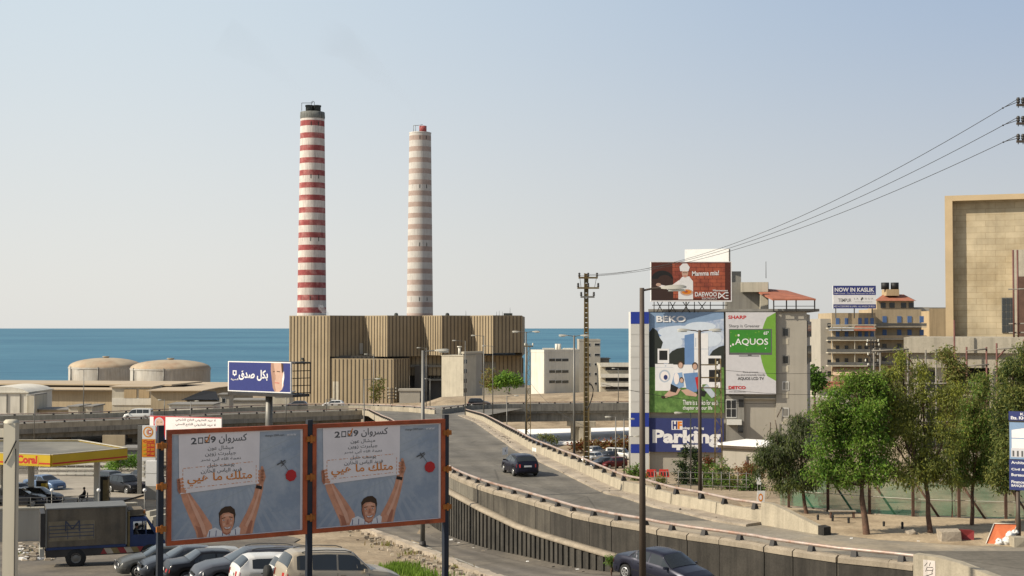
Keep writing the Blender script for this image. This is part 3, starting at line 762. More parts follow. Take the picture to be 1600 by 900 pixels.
def chimney(label, pxc, d, wtop, wbot, ytop, ybot, bands, period, red, white, first):
    c = X(pxc, d); k = d / F; t = thing('chimney', label, 'chimney', (c.x, c.y, -40))
    zt, zb = P(pxc, ytop, d).z, P(pxc, ybot, d).z
    rad = lambda z: lerp(wbot, wtop, (z - zb) / (zt - zb)) / 2 * k
    z0 = P(pxc, first, d).z; per = period * k; prof = []; mi = []
    z = zt; levels = [zt]
    for i in range(40):
        a, b = z0 - i * per, z0 - i * per - per * 0.44
        for q in (a, b):
            if -40 < q < zt - .05: levels.append(q)
    levels.append(-40); mb = MB()
    rows = [[(c.x + rad(z) * math.cos(2 * math.pi * j / 40), c.y + rad(z) * math.sin(2 * math.pi * j / 40), z) for j in range(40)] for z in levels]
    isred = lambda zc: ((z0 - zc) % per) < per * 0.44
    mb.grid(rows, lambda a, b: 0 if isred((levels[a] + levels[a + 1]) / 2) else 1, True, True)
    mb.face(rows[0][::-1], 1)
    for zz in [lerp(zt, zb, f) for f in (.03, .3, .62, .92)]:
        for a in (-2.2, -.95, -1.57): mb.obox((c.x + rad(zz) * math.cos(a), c.y + rad(zz) * math.sin(a) - .05, zz - 1.2), (.35, 0, 0), (0, .3, 0), (0, 0, 2.2), 2)
    mb.build('shaft', [red, white, 'soot'], t, sharp=40)
    return t, c, rad, zt, k
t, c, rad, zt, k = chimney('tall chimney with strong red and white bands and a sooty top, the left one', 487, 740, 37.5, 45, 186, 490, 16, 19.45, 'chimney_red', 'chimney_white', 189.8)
mb = MB(); mb.lathe([(rad(zt) + .1, zt - .05), (rad(zt) + .25, zt + 1.0), (rad(zt) + .1, zt + 3.5), (rad(zt) - .6, zt + 3.6), (0.1, zt + 3.6)], (c.x, c.y, 0), 32); mb.build('rim', 'soot_ring', t)
for dx, dy in [(-1.6, -.5), (2.3, .2), (-.2, 2)]:
    mb = MB(); mb.cyl((c.x + dx * 1.05, c.y + dy, zt + 4), (c.x + dx * 1.05, c.y + dy, zt + 7.2), 1.9, 1.9, 14)
    mb.lathe([(1.9, zt + 6.2), (2.15, zt + 6.5), (2.15, zt + 7.2), (1.5, zt + 7.3)], (c.x + dx * 1.05, c.y + dy, 0), 14); mb.build('flue', 'soot', t)
mb = MB(); L = [(c.x - 5.4, c.y - 2, zt + 4), (c.x - 5.4, c.y - 2, zt + 8.2), (c.x + .3, c.y - 2, zt + 8.2), (c.x + .3, c.y - 2, zt + 9.2), (c.x + 1.2, c.y - 2, zt + 8.7), (c.x + 1.2, c.y - 2, zt + 5)]
for a, b in zip(L, L[1:]): mb.cyl(a, b, .14, .14, 5)
mb.cyl((c.x - .3, c.y - 2, zt + 5), (c.x - .3, c.y - 2, zt + 9), .12, .12, 5); mb.build('davit', 'steel_grey', t)
t, c, rad, zt, k = chimney('slightly smaller chimney with faded, haze-paled brown and cream bands, the right one', 656, 830, 34, 41, 208, 490, 16, 17.35, 'chimney_haze_fade', 'chimney_haze_fade_white', 213)
mb = MB(); mb.lathe([(rad(zt) + .1, zt - .4), (rad(zt) + .2, zt + .2), (rad(zt) - .5, zt + .3), (.1, zt + .3)], (c.x, c.y, 0), 32); mb.build('rim', 'chimney_haze_fade_white', t)
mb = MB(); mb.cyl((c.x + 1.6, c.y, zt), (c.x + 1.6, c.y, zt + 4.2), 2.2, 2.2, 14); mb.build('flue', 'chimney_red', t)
mb = MB(); L = [(c.x - 3.8, c.y - 2, zt), (c.x - 3.8, c.y - 2, zt + 4.3), (c.x - 1.0, c.y - 2, zt + 4.3), (c.x + 1.6, c.y - 2, zt + 4.8)]
for a, b in zip(L, L[1:]): mb.cyl(a, b, .15, .15, 5)
mb.cyl((c.x - 2.6, c.y - 2, zt), (c.x - 2.6, c.y - 2, zt + 4.3), .13, .13, 5); mb.build('davit', 'steel_grey', t)

# smoke and steam: thin closed volumes
def vol_mat(key, col, dens, anis=0.0, sc=0.06, lo=0.35):
    m = bpy.data.materials.new(key); m.use_nodes = True; n = m.node_tree.nodes; l = m.node_tree.links; n.clear()
    v = n.new('ShaderNodeVolumePrincipled'); o = n.new('ShaderNodeOutputMaterial')
    v.inputs['Color'].default_value = (*col, 1); v.inputs['Density'].default_value = dens; v.inputs['Anisotropy'].default_value = anis
    l.new(v.outputs[0], o.inputs['Volume']); M[key] = m
vol_mat('smoke_brown', (0.42, 0.36, 0.33), 0.0019)
vol_mat('steam_white', (0.95, 0.95, 0.95), 0.22)
def plume(name, label, pts, mt, seed):
    random.seed(seed); mb = MB(); rows = []
    ctr = [P(x, y, d) for x, y, d, r in pts]; rs = [r * d / F for x, y, d, r in pts]
    fine = spline(ctr, 6); n = len(fine)
    for i, p in enumerate(fine):
        f = i / (n - 1) * (len(rs) - 1); k = min(int(f), len(rs) - 2); r = lerp(rs[k], rs[k + 1], f - k)
        dd = (fine[min(i + 1, n - 1)] - fine[max(i - 1, 0)]).normalized(); a = dd.cross(Vector((0, 1, 0))).normalized(); b = dd.cross(a)
        rows.append([p + (a * math.cos(2 * math.pi * j / 12) + b * math.sin(2 * math.pi * j / 12)) * r * (1 + .16 * math.sin(i * .9 + j * 1.7) + .1 * math.sin(i * .37 + j)) for j in range(12)])
    mb.grid(rows, 0, True, True); mb.face(rows[0][::-1]); mb.face(rows[-1])
    tag(mb.build(name, mt), label, 'smoke', kind='stuff')
plume('smoke', 'faint brown smoke drifting left from the red banded chimney', [(485, 158, 740, 3), (470, 140, 740, 8), (440, 118, 738, 15), (400, 85, 734, 24), (350, 50, 730, 30)], 'smoke_brown', 1)
plume('smoke', 'faint brown smoke drifting left from the brown banded chimney', [(656, 186, 832, 3), (640, 162, 835, 9), (610, 132, 845, 17), (570, 95, 860, 26), (520, 55, 880, 32)], 'smoke_brown', 2)
plume('steam', 'small white puff of steam at the foot of the red banded chimney', [(513, 492, 725, 2), (507, 487, 725, 4), (501, 480, 725, 4), (497, 477, 725, 2)], 'steam_white', 3)

# ---- tanks
def tank(label, px0, px1, d, ywall, ydome):
    c = X((px0 + px1) / 2, d); r = (px1 - px0) / 2 * d / F; zw = P(0, ywall, d).z; zd = P(0, ydome, d).z
    t = thing('storage_tank', label, 'tank', (c.x, c.y, -38.3))
    mb = MB(); mb.lathe([(r, -39), (r, zw - .8), (r + .25, zw - .8), (r + .25, zw), (r, zw)], (c.x, c.y, 0), 56); mb.build('tank_wall', 'tank_wall', t, sharp=30)
    mb = MB(); mb.lathe([(r * math.sin(a * math.pi / 20), zw + .02 + (zd - zw) * math.cos(a * math.pi / 20) ** 1.0) for a in range(10, -1, -1)], (c.x, c.y, 0), 56); mb.build('dome', 'tank_dome', t)
    mb = MB(); mb.cyl((c.x, c.y, zd - .4), (c.x, c.y, zd + .7), 1.6, 1.6, 10); mb.cyl((c.x, c.y, zd + .5), (c.x, c.y, zd + .9), 2.1, 2.1, 10); mb.build('vent', 'tank_dome', t)
    for ang in (-2.45, -1.5):
        mb = MB(); q = Vector((c.x + (r + .3) * math.cos(ang), c.y + (r + .3) * math.sin(ang), 0)); mb.cyl(q + Vector((0, 0, -39)), q + Vector((0, 0, zw + .5)), .28, .28, 6); mb.build('pipe', 'steel_grey', t)
    mb = MB(); q = Vector((c.x + (r + .6) * math.cos(-2.35), c.y + (r + .6) * math.sin(-2.35), 0)); mb.cyl(q + Vector((0, 0, -39)), q + Vector((0, 0, zw - 1)), .2, .2, 6)
    mb.build('pipe', 'steel_grey', t)
tank('round pale oil tank with tan domed roof, half hidden behind the other tank', 110, 222, 830, 573, 559)
tank('round grey oil tank with brown domed roof, the nearer of the pair', 206, 328, 790, 575, 562)

# ---- industrial sheds on the left
def bld(name, label, cat, px0, px1, ytop, d, depth, wallm, zb=None, roof='roof_grey', d1=None, over=0.0, wins=(), winm='glass_dark', parap=0.0, frame=True):
    A, B = P(px0, ytop, d), P(px1, ytop, d1 or d); fr = Fr(A, B); zb = (ground_z(A.x, A.y) - 1.5) if zb is None else zb
    t = thing(name, label, cat, (A.x + B.x) / 2 * 1 and ((A.x + B.x) / 2, (A.y + B.y) / 2 + depth / 2, zb))
    mb = MB(); fbox(mb, fr, 0, fr.w, zb - A.z, 0, 0, depth, 0); mb.build('wall', wallm, t)
    mb = MB(); fbox(mb, fr, -over, fr.w + over, 0.0, 0.25 + parap, -over, depth + over, 0)
    if parap: mb = MB(); [fbox(mb, fr, *q) for q in [(0, fr.w, 0, .003, 0, depth), (-.05, fr.w + .05, 0.004, parap, -.05, .25), (-.05, fr.w + .05, 0.004, parap, depth - .25, depth + .05), (-.05, .25, 0.004, parap, .25, depth - .25), (fr.w - .25, fr.w + .05, 0.004, parap, .25, depth - .25)]]
    mb.build('roof', roof if not parap else [roof, wallm][1], t)
    for (x0, y0, x1, y1) in wins:
        a0, b1 = fr.uv(x0, y0); a1, b0 = fr.uv(x1, y1)
        mb = MB(); fbox(mb, fr, a0 - .08, a1 + .08, b0, b1, -.06, .02, 0); w = mb.build('window', 'window_frame' if frame else winm, t)
        mb = MB(); fbox(mb, fr, a0, a1, b0 + .08, b1 - .08, -.075, -.061, 0); g = mb.build('pane', winm, w)
    return t, fr
def bx(t, fr, nm, m, px0, y0, px1, y1, c0, c1):
    mb = MB(); a0, b1 = fr.uv(px0, y0, c0); a1, b0 = fr.uv(px1, y1, c0); fbox(mb, fr, a0, a1, b0, b1, c0, c1); return mb.build(nm, m, t)
dm('shed_wall', (0.36, 0.29, 0.19), 0.85, 0.1, 0.1, 0, streak=0.2)
dm('shed_roof', (0.40, 0.32, 0.22), 0.8, 0.1, 0.08)
t, fr = bld('warehouse', 'very long low tan warehouse with flat roof in front of the oil tanks', 'warehouse', -160, 300, 607, 470, 60, 'shed_wall', roof='shed_roof', d1=455, over=2.0)
bx(t, fr, 'skylight_row', 'shed_roof', -160, 598, 268, 603, 12, 40)
bx(t, fr, 'gutter', 'plant_dark', -158, 609, 298, 611.5, -2.1, -1.9)
t, fr = bld('stair_block', 'small cream block with two brown shutters set against the long warehouse', 'building', 175, 236, 605, 440, 14, 'cream_wall', roof='shed_roof', over=.6)
bx(t, fr, 'shutter', 'tan_wall', 194, 608, 213, 622, -.3, 0); bx(t, fr, 'shutter', 'tan_wall', 217, 608, 233, 622, -.3, 0); bx(t, fr, 'band', 'white_wall', 175, 622, 236, 633, -.25, 0)
t, fr = bld('warehouse_wing', 'low tan flat roofed wing to the right of the long warehouse', 'warehouse', 236, 312, 611, 425, 22, 'shed_wall', roof='shed_roof', over=1.2)
t, fr = bld('storehouse', 'white blockish storehouse with a rounded roof at the left edge behind the viaduct', 'building', -40, 43, 614, 300, 16, 'white_wall', roof='white_wall', over=.3)
mb = MB(); fr2 = fr
rows = [[fr.pt(lerp(0, fr.w, k / 12), .25 + 1.1 * math.sin(math.pi * k / 12) ** .6, c) for k in range(13)] for c in (0, 16)]
mb.grid(rows, 0, True); mb.face(rows[0][::-1]); mb.build('roof_vault', 'white_wall', t)
for x in (10, 31): bx(t, fr, 'downpipe', 'steel_grey', x, 616, x + 1, 645, -.2, -.02)
t, fr = bld('utility_block', 'narrow cream annexe beside the white storehouse', 'building', 44, 54, 618, 298, 8, 'cream_wall', roof='roof_grey')
t, fr = bld('shelter', 'dark pitched shelter with black awning beside the warehouse wing', 'shelter', 292, 338, 626, 330, 6, 'grey_wall_dark', roof='black', over=.3)
mb = MB(); mb.face([fr.pt(-1, .26, -2), fr.pt(fr.w + 1, .5, -2), fr.pt(fr.w * .9, 2.0, 3), fr.pt(fr.w * .45, 2.2, 3)], 0); mb.face([fr.pt(-1, .26, -2), fr.pt(fr.w * .45, 2.2, 3), fr.pt(0, .26, 6)], 0); mb.build('awning', 'black', t)
t, fr = bld('kiosk', 'small grey concrete hut under the blue billboard', 'hut', 343, 358, 617, 318, 5, 'grey_wall', over=.4, wins=[(347, 622, 352, 630)])
t, fr = bld('kiosk', 'wider pale hut right of the blue billboard post', 'hut', 424, 452, 614, 330, 6, 'cream_wall', over=.5)
for lab, a, b, y, d, m_ in [('low tan workshop roof above the viaduct rail', 60, 110, 641, 300, 'shed_wall'), ('small cream shack on the tan slope', 107, 122, 636, 290, 'cream_wall'), ('second small cream shack nearer the lamp', 134, 144, 636, 288, 'cream_wall'),
                            ('pale low workshop below the black awning', 264, 332, 633, 300, 'white_wall'), ('low grey workshop behind the billboard post', 360, 420, 626, 345, 'grey_wall')]:
    bld('workshop', lab, 'building', a, b, y, d, 8, m_, roof='roof_grey', over=.3)
# buildings below the viaduct, left
t, fr = bld('depot', 'pale depot wall in the shade under the left viaduct', 'building', 0, 420, 676, 246, 8, 'white_wall', roof='roof_grey', zb=-22)
for a, b in [(160, 172), (180, 190)]: bx(t, fr, 'doorway', 'white_sign', a, 674, b, 683, -.3, 0)
for a in (118, 165): bx(t, fr, 'window', 'glass_dark', a, 683, a + 7, 687, -.2, 0)

# ---- stair tower, white apartment blocks
t, fr = bld('stair_tower', 'pale beige blank stair tower standing in front of the power station', 'tower', 690, 724, 556, 520, 10, 'cream_wall', zb=-30, d1=516, roof='cream_wall', over=.2)
fr2 = Fr(fr.pt(fr.w, 0, 0), P(754, 556, 530))
mb = MB(); fbox(mb, fr2, .02, fr2.w, -26 + 8, 0.8, 0.05, .5, 0); mb.build('side_wall', 'grey_wall', t)
for y in (562, 577, 592, 607): mb = MB(); a0, b1 = fr2.uv(724.5, y); a1, b0 = fr2.uv(729, y + 6); fbox(mb, fr2, a0, a1, b0, b1, -.1, .1); mb.build('window', 'glass_dark', t)
mb = MB(); fbox(mb, fr2, -.1, fr2.w + .3, .8, 1.6, -.3, .8); mb.build('parapet', 'cream_wall', t)
mb = MB(); q = P(718, 556, 525); mb.cyl(q, q + Vector((0, 0, 3.2)), .5, .5, 10); mb.cyl(q + Vector((0, 0, 3.2)), q + Vector((0, 0, 3.6)), .9, .9, 10); mb.build('roof_vent', 'white_wall', t)

w = [(858, 560, 867, 565), (868, 560, 877, 565), (878, 560, 888, 565), (858, 578, 867, 583), (868, 578, 877, 583), (878, 578, 888, 583), (858, 594, 867, 599), (868, 594, 877, 599), (878, 594, 888, 599)]
t, fr = bld('apartment_block', 'grey white four storey block with strips of dark windows and rooftop tanks', 'building', 850, 905, 551, 350, 4.8, 'white_wall', parap=.7, wins=w, d1=358)
fr2 = Fr(P(830, 551, 364), fr.pt(0, 0, 0)); mb = MB(); fbox(mb, fr2, 0, fr2.w - .02, -24, 0, 0.05, .3); mb.build('side_wall', 'white_wall', t)
for x, y in [(833, 563), (838, 563), (833, 600), (838, 597)]: bx(t, fr2, 'window', 'glass_dark', x, y, x + 3, y + 5, -.08, .03)
mb = MB()
for x in (870, 874): q = P(x, 549, 356); mb.cyl(q, q + Vector((0, 0, 1.9)), .45, .45, 8)
for x0, x1 in [(848, 866), (880, 900)]: a = P(x0, 549, 360); b = P(x1, 544, 360); mb.box(a.x, b.x, a.y, a.y + 3, a.z, b.z)
mb.build('rooftop_tank', 'white_wall', t)
t, fr = bld('apartment_block', 'taller narrow grey tower block behind the yellow utility pole', 'building', 905, 938, 533, 375, 12, 'grey_wall', parap=.5, wins=[(929, y, 937, y + 4.5) for y in (536, 552, 567, 582, 597)] + [(918, y, 922, y + 5) for y in (536, 552, 567, 582, 597)])
t, fr = bld('apartment_block', 'low cream block with long white balconies left of the blue striped pylon', 'building', 938, 1010, 570, 350, 14, 'cream_wall', parap=.2, wins=[(946, y, 982, y + 6) for y in (573, 590, 603)])
for y in (567, 584, 598): bx(t, fr, 'balcony', 'white_wall', 939, y, 1008, y + 5, -1.8, -1.6); bx(t, fr, 'balcony_slab', 'white_wall', 939, y + 5, 1008, y + 6, -1.8, 0)
t, fr = bld('apartment_block', 'small dark roofed house top between the tower and the low balconied block', 'building', 938, 952, 561, 380, 8, 'grey_wall_dark', over=.3)
t, fr = bld('garden_wall', 'long grey boundary wall below the bush by the power station', 'wall', 754, 832, 607, 470, 1, 'grey_wall', roof='grey_wall')
t, fr = bld('shed', 'large low shed with a bright white roof seen under the viaduct', 'shed', 800, 1005, 695, 285, 3, 'roof_grey', zb=-24, roof='roof_white', d1=255)
A, B = P(800, 694, 262), P(1010, 690, 262); A2, B2 = P(800, 671, 292), P(1010, 667, 292)
mb = MB(); mb.face([A, B, B2, A2], 0); mb.face([A + Vector((0, 0, -.3)), A2 + Vector((0, 0, -.3)), B2 + Vector((0, 0, -.3)), B + Vector((0, 0, -.3))], 0); mb.face([A + Vector((0, 0, -.3)), B + Vector((0, 0, -.3)), B, A], 0); mb.build('white_roof', 'roof_white', t)

# ================================================================== BILLBOARD BUILDING (grey block with adverts)
DB = 165
A, B = P(1013, 487, DB), P(1258, 487, DB - 2); ZB_ = -17.5
fr = Fr(A, B)
t = thing('billboard_building', 'grey five storey building covered by large adverts, red tiled roof terrace on top', 'building', (A.x + 8, A.y, ZB_))
BB = t; FRB = fr; oz = fr.o.z
aS = fr.a(1260)
mb = MB(); fbox(mb, fr, .1, aS, ZB_ - oz, 0.0, 0.3, 13); mb.build('wall', 'grey_wall', t)
mb = MB(); fbox(mb, fr, fr.a(1212), aS + .05, ZB_ - oz, -.0, 0.0, 0.28); mb.build('front_pier', 'grey_wall', t)
frs = Fr(fr.pt(aS + .05, 0, 0), fr.pt(aS + 1.3, 0, 9)); 
mb = MB(); fbox(mb, frs, 0, frs.w, ZB_ - oz, -.3, .02, 2, 0); mb.build('side_wall', 'grey_wall', t)
for y in (502, 541): bx(t, frs, 'window', 'glass_dark', 1262, y, 1268, y + 24, -.06, .05)
for y in (518, 561, 602, 643):
    w_ = bx(t, fr, 'window', 'window_frame' if y > 590 else 'grey_wall_dark', 1222, y - 6, 1232.5, y + 8, -.05, .02)
    bx(w_, fr, 'pane', 'glass_dark' if y < 590 else 'grey_wall_dark', 1223.5, y - 4.5, 1231, y + 6.5, -.07, -.051)
    bx(w_, fr, 'apron', 'cream_wall', 1222, y + 11, 1232, y + 20, -.03, .0)
# roof edge, penthouse, tiled roof
mb = MB(); fbox(mb, fr, 0, fr.w + 1.6, .0, .3, -.2, 13.2); mb.build('roof_slab', 'grey_wall_dark', t)
mb = MB(); pbox(mb, fr, 1135, 441, 1201, 488, 4, 10); pbox(mb, fr, 1136, 424, 1158, 442, 5, 9); mb.build('penthouse', 'grey_wall_dark', t)
mb = MB(); pbox(mb, fr, 1158, 441, 1200, 456, 3.0, 3.9); pbox(mb, fr, 1188, 460, 1200, 487, 2.6, 4.2); mb.build('penthouse_wall', 'cream_wall', t)
q = [fr.uv(1172, 452, 2)[0], fr.uv(1274, 466, -.5)[0]]; z0, z1 = fr.uv(1200, 452, 2)[1], fr.uv(1260, 467, -.5)[1]
mb = MB(); 
for dz, fl in ((0, 1), (-.18, -1)):
    f_ = [fr.pt(fr.uv(1172, 452, 5)[0], z0 + .35 + dz, 6), fr.pt(fr.uv(1207, 466, -1)[0], z1 + dz, -1), fr.pt(q[1], z1 + dz, -1), fr.pt(fr.uv(1230, 455, 6)[0], z0 + dz, 7)]
    mb.face(f_ if fl > 0 else f_[::-1])
ff = [fr.pt(fr.uv(1207, 466, -1)[0], z1, -1), fr.pt(q[1], z1, -1)]; mb.face([ff[0] + Vector((0, 0, -.18)), ff[1] + Vector((0, 0, -.18)), ff[1], ff[0]])
g = [fr.pt(fr.uv(1172, 452, 5)[0], z0 + .35, 6), fr.pt(fr.uv(1207, 466, -1)[0], z1, -1)]; mb.face([g[0] + Vector((0, 0, -.18)), g[1] + Vector((0, 0, -.18)), g[1], g[0]])
mb.build('tiled_roof', 'roof_tile', t)
for x in (1208, 1228, 1243, 1272):
    bx(t, fr, 'roof_post', 'steel_dark', x, 468, x + 2, 487, -.6, -.45)
mb = MB(); 
for y in (478, 486): pbox(mb, fr, 1208, y, 1274, y + .8, -.55, -.5)
mb.build('railing', 'steel_dark', t)
mb = MB(); q = fr.pt(fr.a(1201), 4, 4); mb.cyl(q, q + Vector((0, 0, 2)), .04, .03, 5); mb.build('aerial', 'steel_dark', t)
# lower right front: recessed bay with window and air conditioner, leaning props
bx(t, fr, 'recess', 'grey_wall_dark', 1134, 618, 1163, 690, -.02, .29)
w_ = bx(t, fr, 'window', 'window_frame', 1134, 624, 1151, 653, -.06, -.021)
for x in (1135, 1143):
    for y in (625.5, 639): bx(w_, fr, 'pane', 'glass_dark', x, y, x + 7, y + 12.5, -.08, -.061)
bx(t, fr, 'window', 'glass_dark', 1154, 624, 1162, 636, -.06, -.021); bx(t, fr, 'window', 'glass_dark', 1153, 664, 1161, 676, -.06, -.021)
bx(t, fr, 'air_conditioner', 'window_frame', 1136, 656, 1159, 664, -.9, -.1)
bx(t, fr, 'band', 'cream_wall', 1163, 622, 1212, 624, -.12, .29)
for x0, y0, x1, y1 in [(1214, 652, 1222, 636), (1211, 656, 1216, 680), (1203, 680, 1204, 660)]:
    mb = MB(); a, b = fr.uv(x0, y0, -.3), fr.uv(x1, y1, -.1); mb.cyl(fr.pt(a[0], a[1], -.3), fr.pt(b[0], b[1], -.1), .06, .06, 5); mb.build('prop', 'steel_brown', t)
# ground floor lean-to with white roof
t2 = thing('lean_to', 'low concrete annexe with a bright white flat roof at the foot of the advert building', 'building', fr.pt(19, -18, -6))
frl = Fr(P(1128, 695, 152), P(1195, 700, 149)); z_ = frl.o.z
mb = MB(); fbox(mb, frl, 0, frl.w, -6, 0, 0, 6); mb.build('wall', 'grey_wall', t2)
mb = MB(); fbox(mb, frl, -.3, frl.w + .4, 0.0, .22, -.4, 6.3); mb.build('roof', 'roof_white', t2)
mb = MB(); fbox(mb, frl, -.3, frl.w + .4, -.28, -.002, -.38, -.1); mb.build('fascia', 'steel_brown', t2)
bx(t2, frl, 'vent', 'steel_dark', 1166, 713, 1169, 724, -.08, .02)
# blue striped pylon on the left
t2 = thing('sign_pylon', 'white tiled pylon with blue bands at the left corner of the advert building', 'sign', P(998, 735, 163))
frp = Fr(P(985.5, 487, 164.6), P(1013.6, 487, 164.6)); z_ = frp.o.z
mb = MB(); fbox(mb, frp, 0, frp.w, ZB_ - z_, 0, 0.05, 3, 0)
b_ = [487, 506, 523, 541, 558, 576, 594, 611, 628, 645, 667, 694, 708, 735]
dm('tile_white', (0.58, 0.57, 0.53), 0.45, 0.05, 0.4); dm('tile_blue', (0.02, 0.045, 0.30), 0.45, 0.1, 0.4)
cols = [1, 0, 0, 0, 0, 0, 0, 0, 0, 1, 0, 1, 0]
for y0, y1, c_ in zip(b_, b_[1:], cols):
    for x0, x1 in ((985.5, 999.8), (1000.2, 1014)): pbox(mb, frp, x0, y0 + .25, x1, y1 - .25, -.04, .05, 1 if c_ else 0)
mb.build('pylon', ['tile_white', 'tile_blue'], t2)
# ================================================================== adverts on the grey building
for k_, c_ in dict(ad_sky=(0.36, 0.47, 0.62), ad_grass=(0.10, 0.20, 0.05), ad_tree=(0.03, 0.035, 0.03), ad_white=(0.70, 0.69, 0.68), ad_silver=(0.42, 0.47, 0.53), ad_black=(0.02, 0.02, 0.02),
                   ad_blue=(0.13, 0.23, 0.42), ad_jeans=(0.22, 0.34, 0.52), ad_skin=(0.50, 0.33, 0.25), ad_hair=(0.06, 0.035, 0.02), ad_navy=(0.035, 0.045, 0.14), ad_red=(0.45, 0.03, 0.03),
                   ad_lime=(0.15, 0.31, 0.045), ad_screen=(0.045, 0.21, 0.03), ad_grey=(0.52, 0.51, 0.52), ad_text=(0.10, 0.10, 0.10), ad_orange=(0.62, 0.20, 0.02), ad_brick=(0.33, 0.085, 0.045),
                   ad_brick_dark=(0.09, 0.03, 0.022), ad_brown=(0.05, 0.03, 0.025), ad_pale=(0.76, 0.70, 0.675), ad_cloud=(0.55, 0.61, 0.68), ad_ray=(0.335, 0.375, 0.425), ad_steel_blue=(0.20, 0.29, 0.42),
                   ad_board_blue=(0.035, 0.045, 0.17), ad_face_shade=(0.33, 0.20, 0.15), ad_teal=(0.30, 0.33, 0.30), ad_cheek=(0.40, 0.24, 0.17)).items():
    mat(k_, c_, 0.6, 0.05, 2.0, 0, spec=0.2); M[k_] = MATS[k_]
mat('ad_sky2', (0.15, 0.24, 0.42), 0.6, 0.08, 0.5, 0, rgb2=(0.58, 0.62, 0.67), fac=(0.42, 0.62)); M['ad_sky2'] = MATS['ad_sky2']
mat('ad_lawn', (0.075, 0.155, 0.035), 0.7, 0.25, 2.0, 0, rgb2=(0.13, 0.24, 0.06)); M['ad_lawn'] = MATS['ad_lawn']
mat('ad_brickwall', (0.36, 0.09, 0.045), 0.7, 0.2, 0.8, 0, rgb2=(0.20, 0.045, 0.03)); M['ad_brickwall'] = MATS['ad_brickwall']
fr = FRB
def board(name, label, fr, px, thick=0.12, c=-0.02, back='steel_grey', cat='advert', post=None):
    x0, y0, x1, y1 = px; a0, b1 = fr.uv(x0, y0, c); a1, b0 = fr.uv(x1, y1, c)
    t = thing(name, label, cat, fr.pt((a0 + a1) / 2, b0, c))
    mb = MB(); fbox(mb, fr, a0, a1, b0, b1, c - thick, c, 0); mb.build('panel', back, t)
    return t, Canvas(fr, px, (a0, b0, a1 - a0, b1 - b0), c - thick - .004, 0.0015)
def figure_poster(cv, cx, cy, s, shirt, female=False):
    cv.ell(cx, cy, s * .5, s * .66, 'ad_hair'); cv.ell(cx, cy + .12 * s, s * .38, s * .5, 'ad_skin')
# kitchen appliance banner
t, cv = board('advert_banner', 'tall banner of a family sitting on grass by white kitchen appliances', fr, (1014, 487.5, 1131.5, 645), .10)
cv.rect(1014, 487.5, 1131.5, 645, 'ad_sky2')
cv.poly([(1014, 487.5), (1131.5, 487.5), (1131.5, 498), (1100, 503), (1075, 507), (1040, 510), (1014, 514)], 'ad_steel_blue')
for x, y, rx, ry in [(1062, 519, 34, 10), (1095, 510, 24, 7), (1045, 535, 22, 12), (1110, 530, 18, 12)]: cv.ell(x, y, rx, ry, 'ad_cloud', 24)
cv.poly([(1014, 520), (1020, 512), (1027, 517), (1031, 528), (1036, 535), (1033, 545), (1038, 553), (1036, 562), (1038, 575), (1014, 578)], 'ad_tree')
cv.poly([(1044, 556), (1050, 549), (1058, 545), (1068, 543), (1078, 547), (1082, 570), (1044, 575)], 'ad_tree')
cv.poly([(1106, 560), (1114, 548), (1124, 542), (1131.5, 540), (1131.5, 580), (1106, 580)], 'ad_tree')
cv.rect(1014, 574, 1131.5, 645, 'ad_lawn')
cv.poly([(1070, 524), (1085, 521), (1085, 602), (1070, 598)], 'ad_blue'); cv.poly([(1085, 521), (1107, 521), (1107, 600), (1085, 602)], 'ad_white'); cv.rect(1085, 545, 1107, 546, 'ad_silver'); cv.rect(1086.5, 528, 1088, 542, 'ad_silver')
cv.rect(1027.5, 545, 1045.5, 568, 'ad_white'); cv.rect(1030, 548, 1043, 563, 'ad_black')
cv.rect(1023.5, 569, 1052, 611, 'ad_white'); cv.rect(1023.5, 574, 1052, 574.6, 'ad_silver'); cv.ell(1038.5, 588, 9, 10, 'ad_silver'); cv.ell(1038.5, 588, 6.5, 7.5, 'ad_pale'); cv.ell(1040, 590, 3.2, 4, 'ad_navy'); cv.ell(1040, 572, 1.2, 1.2, 'ad_silver')
cv.rect(1052, 570, 1084, 606, 'ad_white'); cv.rect(1105, 556, 1127, 606, 'ad_white'); cv.rect(1107, 560, 1126, 569, 'ad_black'); cv.rect(1108, 578, 1126, 597, 'ad_black')
cv.poly([(1105, 600), (1120, 618), (1112, 622), (1098, 606)], 'ad_silver')
cv.poly([(1054, 584), (1066, 582), (1069, 604), (1050, 612), (1049, 600)], 'ad_jeans'); cv.poly([(1068, 584), (1090, 582), (1092, 612), (1074, 614)], 'ad_blue'); cv.poly([(1086, 590), (1094, 588), (1096, 610), (1090, 612)], 'ad_red')
cv.poly([(1050, 606), (1064, 608), (1058, 617), (1040, 622), (1038, 618)], 'ad_skin'); cv.poly([(1064, 610), (1074, 608), (1090, 616), (1088, 620), (1072, 618)], 'ad_skin'); cv.poly([(1048, 600), (1060, 606), (1056, 614), (1047, 612)], 'ad_black')
cv.poly([(1090, 608), (1104, 612), (1100, 620), (1088, 616)], 'ad_black')
cv.ell(1057, 592, 4.2, 9, 'ad_pale')
for cx, cy in ((1063.5, 570), (1086, 572), (1065, 594)): figure_poster(cv, cx, cy, 9 if cy < 590 else 7, 'ad_blue')
cv.ell(1036, 621, 3, 2, 'ad_brown')
cv.text('BEKO', 1025.5, 493.5, 1072, 503.5, 'ad_white', .03)
cv.text('There is a Beko for each', 1067, 625, 1122, 633, 'ad_white', .012); cv.text('chapter of your life', 1067, 634.5, 1113, 642, 'ad_white', .012)
cv.build('printed_banner', t)
